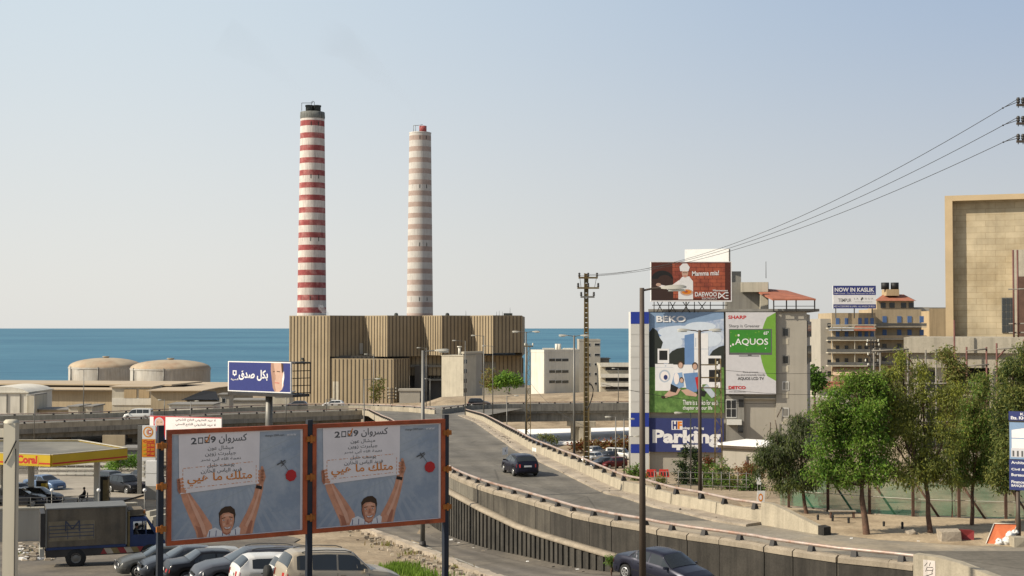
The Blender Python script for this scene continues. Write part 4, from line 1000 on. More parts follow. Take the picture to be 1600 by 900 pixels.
# television advert panel
t, cv = board('television_advert', 'pale panel advertising a flat television with a green screen and green leaf shape', fr, (1133.5, 488, 1212, 615.5), .55)
cv.rect(1133.5, 488, 1212, 615.5, 'ad_grey')
cv.poly([(1212, 488.5)] + [(1212 - 9 - 16 * math.sin(math.pi * k / 14) ** .8 + (k - 7) * .0, 488.5 + k * 7.6) for k in range(1, 14)] + [(1212, 595)], 'ad_lime')
cv.rect(1138.5, 514, 1206, 554.5, 'ad_text'); cv.rect(1140, 515.5, 1204.5, 551, 'ad_screen'); cv.rect(1154, 555.5, 1186, 557, 'ad_text'); cv.rect(1168, 554, 1174, 556, 'ad_text')
random.seed(9)
for k in range(16): cv.ell(1141 + random.random() * 62, 517 + random.random() * 31, random.uniform(.6, 2.0), random.uniform(.6, 2), random.choice(['ad_lime', 'ad_pale', 'ad_lime']), 7); cv.k -= 1
cv.k += 1
cv.text('AQUOS', 1148, 529, 1200, 540.5, 'ad_white', .01); cv.text('65"', 1193, 518, 1201, 523, 'ad_white', .02)
cv.text('SHARP', 1137.5, 493, 1166, 498.5, 'ad_red', .03); cv.text('Sharp is Greener', 1138.5, 507, 1187, 513, 'ad_text', .0)
cv.text('Sharp presents', 1160, 580, 1184, 583, 'ad_text'); cv.text('the environmentally friendly', 1150, 584, 1195, 588, 'ad_text'); cv.text('AQUOS LCD TV', 1152, 589, 1193, 594.5, 'ad_text', .03)
cv.text('DETCO', 1137.5, 603, 1164.5, 608, 'ad_red', .05); cv.text('www.detconline.com', 1138, 610.5, 1164, 613, 'ad_text')
cv.build('printed_panel', t)
# parking banner
t, cv = board('parking_banner', 'dark blue banner with the big white word Parking and an arrow', fr, (1014, 653, 1131, 707), .06)
cv.rect(1014, 653, 1131, 707, 'ad_navy')
cv.text('Parking', 1019.5, 671.5, 1126, 699, 'ad_white', .045)
cv.rect(1049.5, 657, 1066.5, 671.5, 'ad_white'); cv.text('H', 1051, 658, 1058.5, 670.5, 'ad_navy', .06); cv.text('F', 1059, 658, 1066, 670.5, 'ad_orange', .06)
cv.text('Rokagest Trading', 1065, 666.5, 1100, 671.5, 'ad_white', .03)
cv.poly([(1050, 695), (1074, 695), (1074, 692.5), (1084, 698), (1074, 703.5), (1074, 700), (1050, 700)], 'ad_white'); cv.rect(1057, 700, 1063, 704, 'ad_white'); cv.rect(1080, 695, 1092, 701, 'ad_white')
cv.build('printed_banner', t)
# rooftop billboard with the cook
frr = Fr(P(1016, 470, 164), P(1141, 470, 164))
t, cv = board('rooftop_billboard', 'rooftop billboard of a cook in white before a red brick wall', frr, (1016, 409, 1142.5, 471.5), .5, 0, 'white_paint', 'billboard')
cv.rect(1016, 409, 1142.5, 471.5, 'ad_white'); cv.rect(1017, 410, 1141, 469.5, 'ad_brick_dark'); cv.rect(1050, 411, 1132, 466, 'ad_brickwall')
for k in range(9):
    y = 412 + k * 6; cv.rect(1050, y, 1139, y + .5, 'ad_brick_dark'); cv.k -= 1
    for j in range(7): cv.rect(1054 + j * 13 + (k % 2) * 6.5, y, 1054.6 + j * 13 + (k % 2) * 6.5, y + 6, 'ad_brick_dark'); cv.k -= 1
cv.k += 1
cv.ell(1034, 436, 17, 13, 'ad_black'); cv.rect(1017, 436, 1051, 469.5, 'ad_brown'); cv.ell(1038, 438, 11, 8, 'ad_brown')
cv.poly([(1059, 440), (1065, 433), (1076, 432), (1082, 440), (1082, 468), (1059, 468)], 'ad_white'); cv.poly([(1060, 438), (1046, 448), (1026, 444), (1026, 447), (1046, 454), (1062, 448)], 'ad_pale')
cv.ell(1069.5, 427, 5, 7, 'ad_skin'); cv.poly([(1062, 424), (1061, 417), (1066, 412), (1073, 412), (1077, 418), (1075, 424)], 'ad_white'); cv.rect(1066, 426, 1073, 426.8, 'ad_hair'); cv.rect(1067, 431, 1072, 431.8, 'ad_red')
cv.ell(1028, 445, 4, 2.5, 'ad_skin'); cv.ell(1072, 457, 10, 5, 'ad_skin'); cv.ell(1072, 456.5, 7.5, 3.4, 'ad_orange'); cv.ell(1071, 456, 3, 1.5, 'ad_brick')
cv.text('Mamma mia!', 1080.5, 424, 1122.5, 431.5, 'ad_white', .02, -.03); cv.text('Microwaves', 1113, 452.5, 1136, 455.5, 'ad_white', .02)
cv.text('DAEWOO', 1085, 456.5, 1119, 463.5, 'ad_white', .02); cv.text('ELECTRONICS', 1096, 465, 1119, 468, 'ad_white', .0)
cv.line([(1122, 457.5), (1127, 462), (1132, 466.5), (1137, 466.5)], 1.6, 'ad_white'); cv.line([(1122, 466), (1127, 462), (1132, 457.5), (1137, 457.5)], 1.6, 'ad_white'); cv.line([(1122, 457.5), (1121.5, 466)], 1.4, 'ad_white'); cv.line([(1133, 462), (1137, 462)], 1.4, 'ad_white')
cv.build('printed_picture', t)
mb = MB()
for x0, x1 in [(1026, 1036), (1036, 1026), (1046, 1056), (1056, 1046), (1066, 1078), (1078, 1066), (1090, 1104), (1104, 1090), (1022, 1022), (1045, 1045), (1085, 1085), (1110, 1110), (1130, 1130)]:
    for c in (.2, 1.6):
        a, b = frr.uv(x0, 488, c), frr.uv(x1, 470, c); mb.cyl(frr.pt(a[0], a[1], c), frr.pt(b[0], b[1], c), .05, .05, 5)
a, b = frr.uv(1018, 477, 1), frr.uv(1135, 477, 1); mb.cyl(frr.pt(a[0], a[1], .2), frr.pt(b[0], b[1], .2), .05, .05, 5)
mb.build('trestle', 'steel_dark', t)
t, _ = board('rooftop_board', 'blank white board seen behind the cook billboard', Fr(P(1070, 405, 170), P(1140, 405, 168)), (1070.5, 390, 1140, 410), .2, 0, 'white_paint', 'board')
mb = MB(); q = P(1139.5, 389, 167.5); mb.box(q.x - .06, q.x + .1, q.y - .1, q.y, q.z - 3, q.z, 0); q = P(1072, 405, 170); q2 = P(1138, 405, 168.5)
for s in (q, q2): mb.box(s.x - .08, s.x + .08, s.y + .05, s.y + .2, s.z - 6.3, s.z)
mb.build('post', 'steel_grey', t)

# ================================================================== yellow apartment building in the distance, with sign
D = 310
fr = Fr(P(1300, 470, D), P(1378, 470, D)); t = thing('apartment_building', 'ochre apartment building with many balconies, blue shutters and awnings', 'building', P(1380, 640, D)); z0 = -24 - fr.o.z
dm('ochre_wall', (0.36, 0.285, 0.185), 0.85, 0.1, 0.3, 0, streak=0.15); dm('shutter_blue', (0.07, 0.13, 0.28), 0.6, 0.1, 1); dm('awning_grey', (0.35, 0.36, 0.37), 0.8, 0.1, 1); dm('awning_tan', (0.50, 0.36, 0.24), 0.8, 0.1, 1)
def px_box(nm, m, x0, y0, x1, y1, c0, c1, par=None): return bx(par or t, fr, nm, m, x0, y0, x1, y1, c0, c1)
mb = MB(); a0, a1, a2, a3 = fr.a(1300), fr.a(1368), fr.a(1447), fr.a(1368)
fbox(mb, fr, a0, a1, z0, fr.b(489), 0, 14); fbox(mb, fr, a1 + .01, a2, z0, fr.b(483), 3.5, 15); mb.build('wall', 'ochre_wall', t)
px_box('stair_wing', 'grey_wall', 1282, 498, 1300, 640, 1, 13)
for y in (505, 527, 545, 562, 580): px_box('window', 'glass_dark', 1293, y, 1299, y + 8, .9, 1.05)
for k, y in enumerate((512, 531, 550.5, 571)):
    px_box('balcony_slab', 'cream_wall', 1294, y, 1369, y + 1.6, -2.2, 0); px_box('balcony_slab', 'cream_wall', 1368, y - (2 if k < 2 else 0), 1448, y - .4, 1.2, 3.5)
    px_box('balcony_railing', 'steel_grey' if k else 'cream_wall', 1294, y - 5, 1369, y - (.5 if k else 3.5), -2.2, -2.1); px_box('balcony_railing', 'steel_grey' if k != 1 else 'ochre_wall', 1368, y - 7, 1448, y - 2.6, 1.2, 1.3)
for k, y in enumerate((497, 518, 540, 560)):
    for x in (1306, 1320, 1341, 1351, 1360):
        w_ = px_box('window', 'shutter_blue' if k < 2 else 'glass_dark', x, y, x + 5.5, y + 10, -.1, .02)
    for x in (1379, 1402, 1418, 1437): px_box('window', 'shutter_blue' if k < 2 else 'glass_dark', x, y - 3, x + 6.5, y + 7, 3.38, 3.52)
for x in (1300, 1335, 1366): px_box('pillar', 'cream_wall', x, 508, x + 1.4, 575, -2.0, -1.8)
def awn(x0, y0, x1, y1, m):
    mb = MB(); A = fr.pt(*fr.uv(x0, y0, -.2), -.2); B = fr.pt(*fr.uv(x1, y0, -.2), -.2); C = fr.pt(*fr.uv(x1 + 1, y1, -2.6), -2.6); Dd = fr.pt(*fr.uv(x0 - 2, y1, -2.6), -2.6)
    mb.face([Dd, C, B, A]); dz = Vector((0, 0, -.12)); mb.face([Dd + dz, A + dz, B + dz, C + dz]); mb.face([Dd + dz, C + dz, C, Dd]); mb.build('awning', m, t)
awn(1297, 511, 1315, 516, 'awning_grey'); awn(1316, 511, 1334, 516, 'awning_grey'); awn(1336, 508, 1367, 516, 'roof_tile')
for x in (1303, 1317, 1331, 1344): awn(x, 574, x + 12.5, 586, 'awning_tan')
px_box('rooftop_storey', 'ochre_wall', 1370, 470, 1428, 485, 4, 12); px_box('rooftop_storey', 'tan_wall', 1385, 452, 1405, 462, 5, 9)
for x in (1376, 1390, 1408, 1420): px_box('window', 'glass_dark', x, 473, x + 8, 481, 3.85, 4.02)
mb = MB()
A = [fr.pt(*fr.uv(x, y, c), c) for x, y, c in [(1366, 470, 3), (1430, 470, 3), (1412, 460, 8), (1380, 460, 8)]]; mb.face(A); mb.face([A[1], fr.pt(*fr.uv(1432, 470, 13), 13), A[2]]); mb.build('tiled_roof', 'roof_tile', t)
for x in (1383, 1398): 
    mb = MB(); q = P(x, 452, D + 6); mb.cyl(q, q + Vector((0, 0, 1.5)), .9, .9, 10); mb.build('water_tank', 'black', t)
px_box('penthouse', 'grey_wall', 1428, 480, 1452, 486, 5, 12)
px_box('ground_canopy', 'roof_tile', 1281, 597, 1325, 608, -4, 0)
t3, cv = board('rooftop_sign', 'white and blue rooftop sign reading NOW IN KASLIK above the ochre building', Fr(P(1301, 480, D - 2), P(1368, 480, D - 2)), (1301, 446.5, 1368, 482), .4, 0, 'white_paint', 'sign')
cv.rect(1301, 446.5, 1368, 461, 'ad_board_blue'); cv.rect(1301, 461, 1368, 475.5, 'ad_white'); cv.rect(1301, 475.5, 1368, 482, 'ad_board_blue')
cv.text('NOW IN KASLIK', 1303.5, 449.5, 1365.5, 456, 'ad_white', .03); cv.text('Rabih Center - The Sleep Showroom Tel. 09 000', 1303, 457.5, 1366, 459.8, 'ad_white')
cv.text('TEMPUR', 1309, 466.5, 1329.5, 472, 'ad_text', .01); cv.text('L A    R O U X', 1334, 465.5, 1364, 468, 'ad_text'); cv.ell(1346, 467, 1.4, 3, 'ad_text', 10, .5); cv.text('the bedding company', 1335, 471, 1362, 472.5, 'ad_text')
cv.text('BED ACCESSORIES & LINEN - ALL KINDS OF BEDS', 1303, 477.5, 1366, 480, 'ad_white')
cv.build('printed_sign', t3)
for x in (1306, 1335, 1363): mb = MB(); q = P(x, 490, D - 1.2); mb.box(q.x - .1, q.x + .1, q.y, q.y + .2, q.z - 1, q.z + 3); mb.build('post', 'steel_grey', t3)
bld('apartment_block', 'plain tan block between the ochre building and the big stone facade', 'building', 1452, 1478, 482, 330, 12, 'tan_wall', zb=-24)
bld('low_house', 'low house with red roof edge at the foot of the ochre building', 'building', 1276, 1330, 607, 270, 12, 'cream_wall', zb=-24, roof='roof_tile', over=.8)
bld('retaining_terrace', 'cream terrace wall below the red roofed house', 'wall', 1262, 1330, 622, 255, 3, 'cream_wall', zb=-24, roof='cream_wall')

# ================================================================== stone building and concrete shell on the right
def stone_mat():
    m = mat('stone_cladding', (0.43, 0.36, 0.245), 0.85, 0.18, 0.6, 0, spec=0.2, rgb2=(0.36, 0.29, 0.185), streak=0.12)
    n = m.node_tree.nodes; l = m.node_tree.links; b = n['Principled BSDF']; src = b.inputs['Base Color'].links[0].from_socket
    tc = n.new('ShaderNodeTexCoord'); sp = n.new('ShaderNodeSeparateXYZ'); cb = n.new('ShaderNodeCombineXYZ'); l.new(tc.outputs['Object'], sp.inputs[0]); l.new(sp.outputs['X'], cb.inputs['X']); l.new(sp.outputs['Z'], cb.inputs['Y'])
    br = n.new('ShaderNodeTexBrick'); br.inputs['Scale'].default_value = 1.0; br.inputs['Brick Width'].default_value = 1.3; br.inputs['Row Height'].default_value = 0.45; br.inputs['Mortar Size'].default_value = 0.012
    br.inputs['Color1'].default_value = (0.93, 0.93, 0.92, 1); br.inputs['Color2'].default_value = (1.04, 1.04, 1.03, 1); br.inputs['Mortar'].default_value = (0.66, 0.62, 0.56, 1)
    l.new(cb.outputs[0], br.inputs['Vector'])
    x = n.new('ShaderNodeMix'); x.data_type = 'RGBA'; x.blend_type = 'MULTIPLY'; x.inputs[0].default_value = 1; l.new(src, x.inputs[6]); l.new(br.outputs[0], x.inputs[7]); l.new(x.outputs[2], b.inputs['Base Color'])
    M['stone'] = m
stone_mat(); dm('stone_frame', (0.44, 0.335, 0.20), 0.85, 0.1, 0.5, 0); dm('raw_concrete', (0.36, 0.325, 0.255), 0.88, 0.16, 0.6, 0.2, streak=0.3, fine=0.06); dm('formwork', (0.09, 0.05, 0.035), 0.85, 0.2, 2); dm('scaffold', (0.13, 0.055, 0.045), 0.6, 0.2, 2); dm('scaffold_grey', (0.17, 0.155, 0.13), 0.6, 0.2, 2)
fr = Fr(P(1476, 306, 106), P(1640, 306, 103.5)); zb = -14 - fr.o.z
t = thing('stone_building', 'big building with a blank pale stone facade inside a projecting stone frame', 'building', fr.pt(8, zb, 0))
mb = MB(); fbox(mb, fr, .55, fr.w + 6, zb, -.4, .75, 14, 0); mb.build('facade', 'stone', t)
mb = MB(); fbox(mb, fr, 0, .55, zb, 0, 0, 14.1, 0); fbox(mb, fr, .552, fr.w + 6, -.4, 0, 0, 14.1, 0); mb.build('frame', 'stone_frame', t)
w_ = bx(t, fr, 'window', 'steel_grey', 1565, 465, 1585, 520, .68, .74)
for i in range(3):
    for j in range(5): bx(w_, fr, 'pane', 'car_glass', 1566 + i * 6.4, 466 + j * 10.8, 1571.4 + i * 6.4, 475.8 + j * 10.8, .65, .679)
mb = MB(); fbox(mb, fr, fr.a(1583), fr.a(1640), zb, fr.b(392), -1.3, .7, 0); mb.build('bay', 'raw_concrete', t)
bx(t, fr, 'shutter', 'formwork', 1591, 432, 1640, 527, -1.5, -1.31)
fr = Fr(P(1412, 527, 96), P(1640, 527, 93)); zb = -11.5 - fr.o.z
t = thing('concrete_shell', 'unfinished concrete storey with thick roof slab, columns and dark openings', 'building site', fr.pt(8, zb, 0))
mb = MB(); fbox(mb, fr, 0, fr.w + 4, fr.b(551, 1412), 0, 0, 10.4); mb.build('roof_slab', 'raw_concrete', t)
mb = MB(); fbox(mb, fr, 0.4, fr.w + 4, fr.b(574, 1412), fr.b(551, 1412) - .002, .35, 1.0); mb.build('beam', 'raw_concrete', t)
mb = MB(); fbox(mb, fr, fr.a(1424), fr.w + 4, zb, fr.b(551, 1412) - .01, 4.2, 9.5); mb.build('back_wall', 'raw_concrete', t)
bt = fr.b(574, 1412) - .003
for x0, x1 in [(1426, 1441), (1493, 1502), (1545, 1556), (1575, 1588), (1618, 1630)]:
    mb = MB(); fbox(mb, fr, fr.a(x0), fr.a(x1), zb, bt, .3, .95); mb.build('column', 'raw_concrete', t)
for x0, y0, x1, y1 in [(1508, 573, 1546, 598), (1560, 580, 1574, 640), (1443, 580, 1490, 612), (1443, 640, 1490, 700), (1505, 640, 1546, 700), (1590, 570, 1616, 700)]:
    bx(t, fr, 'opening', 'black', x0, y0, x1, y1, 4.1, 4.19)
mb = MB(); pbox(mb, fr, 1424, 615, 1640, 624, .2, 4.2); mb.build('floor_slab', 'raw_concrete', t)
bx(t, fr, 'plastered_patch', 'white_wall', 1464, 574, 1478, 596, 4.0, 4.09)
for lab, x0, x1, y0, c in [('rusty tube scaffold in front of the concrete columns', 1489, 1600, 520, -1.0)]:
    s = thing('scaffold', 'rusty tube scaffold in front of the concrete columns', 'scaffold', fr.pt(8, zb, -1))
    for x, yt in [(1365, 545), (1375, 545), (1418, 548), (1446, 547), (1462, 545), (1491, 500), (1510, 542), (1541, 542), (1557, 536), (1600, 530)]:
        mb = MB(); a = fr.a(x, c); mb.cyl(fr.pt(a, zb, c), fr.pt(a, fr.b(yt, 1500, c), c), .06, .06, 6); mb.build('standard', 'scaffold' if x > 1480 else 'scaffold_grey', s)
    for y, xa, xb in [(549, 1362, 1420), (548, 1510, 1541), (545, 1557, 1605), (572, 1506, 1545), (600, 1412, 1640), (612, 1480, 1640), (660, 1440, 1640), (582, 1365, 1450)]:
        mb = MB(); mb.cyl(fr.pt(fr.a(xa, c), fr.b(y, 1500, c), c - .1), fr.pt(fr.a(xb, c), fr.b(y - 3, 1500, c), c - .1), .05, .05, 6); mb.build('ledger', 'scaffold_grey', s)
    for x in (1585, 1592):
        mb = MB(); a = fr.a(x, -2.2); mb.cyl(fr.pt(a, .02, -.2 + .4), fr.pt(a, fr.b(392, 1500, .4), .4), .06, .06, 6); mb.build('standard', 'scaffold', s)
    for x0, y0, x1, y1 in [(1557, 560, 1570, 546), (1412, 548, 1426, 570), (1462, 620, 1490, 600)]:
        mb = MB(); mb.cyl(fr.pt(fr.a(x0, c), fr.b(y0, 1500, c), c), fr.pt(fr.a(x1, c), fr.b(y1, 1500, c), c), .05, .05, 6); mb.build('brace', 'scaffold', s)
    for y in (452, 506, 520): mb = MB(); mb.cyl(fr.pt(fr.a(1576, .3), fr.b(y, 1580, .3), .3), fr.pt(fr.a(1640, .3), fr.b(y - 1, 1580, .3), .3), .05, .05, 6); mb.build('ledger', 'scaffold_grey', s)
# ================================================================== STREET FURNITURE
def gz(px, d): q = P(px, 512, d); return ground_z(q.x, q.y)
def lamp(label, px, ytop, d, zb, arms, col='steel_grey', reach=1.25, r=0.085, plinth=False, head=1.0, tilt=0.06, group=None):
    top = P(px, ytop, d); x, y = top.x, top.y; t = thing('street_lamp', label, 'street lamp', (x, y, zb), 0, group)
    mb = MB(); mb.cyl((x, y, zb - .3), (x, y, top.z + .05), r * 1.25, r * .8, 10); mb.build('pole', col, t)
    if plinth: mb = MB(); mb.cyl((x, y, zb - .1), (x, y, zb + .35), r * 2.0, r * 1.5, 10); mb.cyl((x, y, zb - .1), (x, y, zb + .08), r * 3, r * 3, 10); mb.build('plinth', 'steel_dark', t)
    for s in arms:
        mb = MB(); mb.tube([(x, y, top.z - .05), (x + s * reach * .5, y, top.z + tilt * reach * .6), (x + s * reach, y, top.z + tilt * reach)], .035 * max(1, head), 6); mb.build('arm', col, t)
        h = 0.78 * head; z = top.z + tilt * reach; x0 = x + s * reach * .9
        mb = MB(); rows = []
        for f, w, hh in [(0, .05, .05), (.15, .10, .09), (.45, .15, .12), (.8, .15, .11), (1, .06, .05)]:
            w *= head; hh *= head
            rows.append([(x0 + s * h * f, y - w, z - hh * .4 + .03 * f), (x0 + s * h * f, y - w * .8, z + hh * .7 + .03 * f), (x0 + s * h * f, y + w * .8, z + hh * .7 + .03 * f), (x0 + s * h * f, y + w, z - hh * .4 + .03 * f)])
        mb.grid(rows, 0, True, True); mb.face(rows[0]); mb.face(rows[-1]); hd = mb.build('lamp_head', 'lamp_head', t, sharp=50)
        mb = MB(); a, b = (x0 + s * h * .3, x0 + s * h * .95); a, b = min(a, b), max(a, b); mb.box(a, b, y - .11 * head, y + .11 * head, z - .10 * head, z - .035 * head); mb.build('lens', 'lamp_glass', hd)
    return t
def on_ramp(px, ybase):
    q = solve(px, ybase, zr, 50, 245); return q
LG = 'street lamps along the ramp'
lamp('tall brown street lamp with single arm in front of the dark blue sedan', 1003, 452, 50, tl(50), [1], 'steel_brown', .75, .105, head=1.15)
q = on_ramp(1093, 797); lamp('double armed street lamp in a gap of the ramp barrier, before the appliance banner', 1093, 517, q.y, q.z, [-1, 1], 'steel_brown', .55, .10, True, .95)
q = on_ramp(897, 713); lamp('double armed street lamp left of the yellow utility pole', 897, 525, q.y - .3, q.z - .2, [-1, 1], 'steel_grey', .55, .09, True, .95)
q = on_ramp(822, 676); lamp('double armed street lamp beside the lattice post, before the white block', 822, 519, q.y + 1.5, q.z, [-1, 1], 'steel_grey', .75, .10, False, 1.1)
lamp('dark green street lamp on the kerb whose foot shows below the right campaign billboard', 661, 549, 83, tl(83), [1], 'steel_grey', .75, .115, True, 1.1)
for lab, px, yt, d, zb, arms, rc in [
    ('slim street lamp at the start of the right ramp barrier, arm to the left', 727, 533, 230, -14.5, [-1], 1.6), ('tallest of three left armed street lamps near the stair tower', 756, 525, 195, -12.8, [-1], 1.2),
    ('slim street lamp before the dark car on the highway, arm to the left', 770, 541, 235, -14.7, [-1], 1.2), ('short right armed street lamp below the bush by the power station', 792, 619, 200, -18, [1], 1.1),
    ('street lamp with right arm just above the right campaign billboard', 569, 593, 168, -15.5, [1], 1.4), ('thin distant street lamp against the ribbed hall, arm to the left', 584, 554, 262, -15, [-1], 1.2),
    ('thin distant street lamp right beside the dark green lamp pole', 666, 544, 264, -15, [-1], 1.2), ('thin distant lamp post by the loading bay', 672, 592, 275, -15.5, [-1], .6),
    ('thin lamp post before the left oil tank on the viaduct', 131, 578, 236, -15, [-1], .6), ('thin lamp post above the filling station roof at far left', 54, 618, 205, -17, [-1], .6),
    ('thin lamp post on the left viaduct above the small red topped poster', 298, 627, 215, -15, [1], .6), ('thin lamp post on the left viaduct, left of the red topped poster', 257, 625, 240, -15, [-1], .5),
    ('short street lamp right beside the blue billboard, arm to the right', 447, 617, 225, -15, [1], 1.2), ('thin lamp post between blue billboard and ribbed hall', 510, 624, 255, -15, [1], .8),
    ('lamp post at the parked cars under the viaduct, arm to the left', 962, 652, 150, -15.5, [-1], .5), ('second lamp post at the parked cars, arm to the right, nearer the pylon', 975, 655, 152, -15.6, [1], .5),
    ('short lamp at the foot of the striped pylon', 984, 682, 148, -15.4, [1], .4), ('thin lamp post above the low balconied block', 966, 576, 269, -15, [-1], .6), ('white lamp post in the garden before the Parking banner', 1079, 646, 118, -13, [-1], .75)]:
    lamp(lab, px, yt, d, zb, arms, 'steel_grey', rc, .07, head=.9)

def lattice(label, px, ytop, d, zb, w, m, arms=(), name='lattice_pole', n=None, bars=1):
    top = P(px, ytop, d); x, y, z1 = top; t = thing(name, label, 'pole', (x, y, zb)); mb = MB(); h = z1 - zb; n = n or int(h / (w * 1.1))
    for sx in (-1, 1):
        for sy in (-1, 1): mb.cyl((x + sx * w / 2, y + sy * w / 2, zb), (x + sx * w * .32, y + sy * w * .32, z1), .035, .03, 5)
    for k in range(n):
        f0, f1 = k / n, (k + 1) / n; w0, w1 = lerp(w / 2, w * .32, f0), lerp(w / 2, w * .32, f1); s = 1 if k % 2 else -1
        for sy in (-1, 1): mb.cyl((x - s * w0, y + sy * w0, lerp(zb, z1, f0)), (x + s * w1, y + sy * w1, lerp(zb, z1, f1)), .022, .022, 4)
        for sx in (-1, 1): mb.cyl((x + sx * w0, y - s * w0, lerp(zb, z1, f0)), (x + sx * w1, y + s * w1, lerp(zb, z1, f1)), .022, .022, 4)
    mb.build('mast', m, t)
    for yy, xa, xb in arms:
        mb = MB(); a = P(xa, yy, d); b = P(xb, yy, d); mb.obox((a.x, y - .06, a.z - .06), (b.x - a.x, 0, 0), (0, .12, 0), (0, 0, .12)); ar = mb.build('crossarm', m, t)
        for f in (0.03, .97):
            mb = MB(); mb.lathe([(.02, 0), (.09, .06), (.09, .12), (.05, .15), (.09, .2), (.08, .26), (.02, .3)], (lerp(a.x, b.x, f), y, a.z + .05), 8); mb.build('insulator', 'lamp_glass', ar)
    return t
lattice('thin grey lattice pole beside the white block', 826, 537, 150, -13.5, .45, 'rust_yellow', [(541, 820, 833)])
lattice('yellow lattice mast with short side arms between the appliance banner and the television panel', 1122, 560, 140, -15, .75, 'rust_yellow', [(570, 1092, 1122), (590, 1094, 1122), (606, 1096, 1122)])
lattice('dark lattice pole with many insulators before the ochre building', 1363, 530, 150, -13, .5, 'steel_dark', [(535, 1355, 1373), (541, 1354, 1374), (556, 1356, 1372), (566, 1352, 1372), (572, 1356, 1376)])
lattice('small dark pole with rows of spotlights in front of the ribbed hall', 612, 606, 300, -20, .6, 'steel_dark', [(608, 606, 619), (613, 606, 619), (618, 606, 619), (623, 607, 619)])
# big utility pole
d = 115; top = P(916, 427, d); zb = -13.3
UP = thing('utility_pole', 'tall yellowish steel utility pole with three crossarms and a looping cable', 'pole', (top.x, top.y, zb))
mb = MB(); n = 44
for s in (-1, 1): 
    mb.hexa([(top.x + s * .21 - .05, top.y - .2, zb), (top.x + s * .21 + .05, top.y - .2, zb), (top.x + s * .21 + .05, top.y + .2, zb), (top.x + s * .21 - .05, top.y + .2, zb), (top.x + s * .12 - .05, top.y - .12, top.z), (top.x + s * .12 + .05, top.y - .12, top.z), (top.x + s * .12 + .05, top.y + .12, top.z), (top.x + s * .12 - .05, top.y + .12, top.z)])
for k in range(n):
    z = lerp(zb, top.z, (k + .5) / n); w = lerp(.21, .12, k / n); mb.box(top.x - w, top.x + w, top.y - .1, top.y + .1, z - .175, z + .175)
mb.build('mast', 'rust_yellow', UP)
for yy, xa, xb, m_ in [(434, 904, 934, 'rust_yellow'), (450, 902, 936, 'rust_yellow'), (464, 907, 929, 'steel_grey')]:
    mb = MB(); a, b = P(xa, yy, d - .2), P(xb, yy, d - .2); mb.box(a.x, b.x, a.y - .08, a.y + .05, a.z - .07, a.z + .07); ar = mb.build('crossarm', m_, UP)
    for f in ((.04, .5, .96) if yy != 464 else (.05, .95)):
        mb = MB(); mb.lathe([(.02, 0), (.1, .06), (.1, .14), (.05, .18), (.1, .24), (.08, .32), (.02, .36)], (lerp(a.x, b.x, f), a.y, a.z + .06), 8); mb.build('insulator', 'steel_dark', ar)
mb = MB()
for xa in (906, 932): a, b = P(xa, 434, d - .2), P(916 + (xa - 916) * .8, 450, d - .2); mb.cyl(a, b, .025, .025, 4)
mb.build('stay', 'steel_dark', UP)
mb = MB(); mb.tube([P(x, y, d - .3) for x, y in [(917, 640), (922, 630), (926, 618), (927, 608), (924, 601), (920, 600)]], .05, 6); mb.build('looping_cable', 'black', UP)
# right edge pole with insulators and the wires
d2 = 60
q = P(1606, 150, d2); t = thing('power_pole', 'power pole at the right edge of which only three insulator arms show', 'pole', (q.x + .4, q.y, -10.2))
mb = MB(); mb.cyl((q.x + .4, q.y, -10.3), (q.x + .4, q.y, q.z + .6), .16, .10, 10); mb.build('pole', 'steel_brown', t)
for y in (164, 193, 221):
    a = P(1588.5, y, d2); b = P(1620, y, d2); mb = MB(); mb.box(a.x, b.x, a.y - .05, a.y + .05, a.z - .05, a.z + .05); ar = mb.build('crossarm', 'steel_brown', t)
    for x in (1591, 1598.5):
        c = P(x, y, d2); mb = MB(); mb.lathe([(.02, 0), (.05, .08), (.08, .1), (.08, .16), (.05, .18), (.085, .2), (.085, .27), (.05, .28), (.07, .31), (.02, .33)], c, 10); mb.cyl(c + Vector((0, 0, -.12)), c, .02, .02, 5); mb.build('insulator', 'steel_dark', ar)
for k, (y0, px1, py1, s, lab) in enumerate([(155.5, 905.5, 431, 1.85, 'topmost of the three overhead wires running down from the right edge'), (184, 917, 429, 1.6, 'middle one of the three overhead wires running down from the right edge'), (212, 932.5, 431, 1.25, 'lowest of the three overhead wires running down from the right edge')]):
    p0, p1 = P(1589, y0, d2), P(px1, py1, 114.8); mb = MB(); pts = []
    for i in range(33):
        u = i / 32; p = p0.lerp(p1, u); p.z -= 4 * s * u * (1 - u); pts.append(p)
    mb.tube(pts, .014, 5)
    mb.tube([p0 + Vector((0, 0, -.12)), pts[0].lerp(pts[1], .5)], .015, 4); c = pts[0].lerp(pts[1], .55); mb.ball(c, .05, .04, .04, 6)
    tag(mb.build('overhead_wire', 'cable', origin=p0), lab, 'wire', 'overhead wires')
for k, (a, b, lab) in enumerate([((940, 600, 118), (1212, 630, 140), 'thin service cable drooping before the appliance banner'), ((830, 600, 150), (912, 665, 115), 'thin cable from the lattice pole down to the yellow pole'), ((1120, 577, 140), (1364, 574, 150), 'thin cable between yellow mast and dark lattice pole'), ((1120, 606, 140), (1364, 610, 150), 'lower thin cable between yellow mast and dark lattice pole')]):
    p0, p1 = P(*a), P(*b); mb = MB(); mb.tube([p0.lerp(p1, i / 16) - Vector((0, 0, 2.2 * (i / 16) * (1 - i / 16))) for i in range(17)], .018, 4); tag(mb.build('service_cable', 'cable', origin=p0), lab, 'cable')

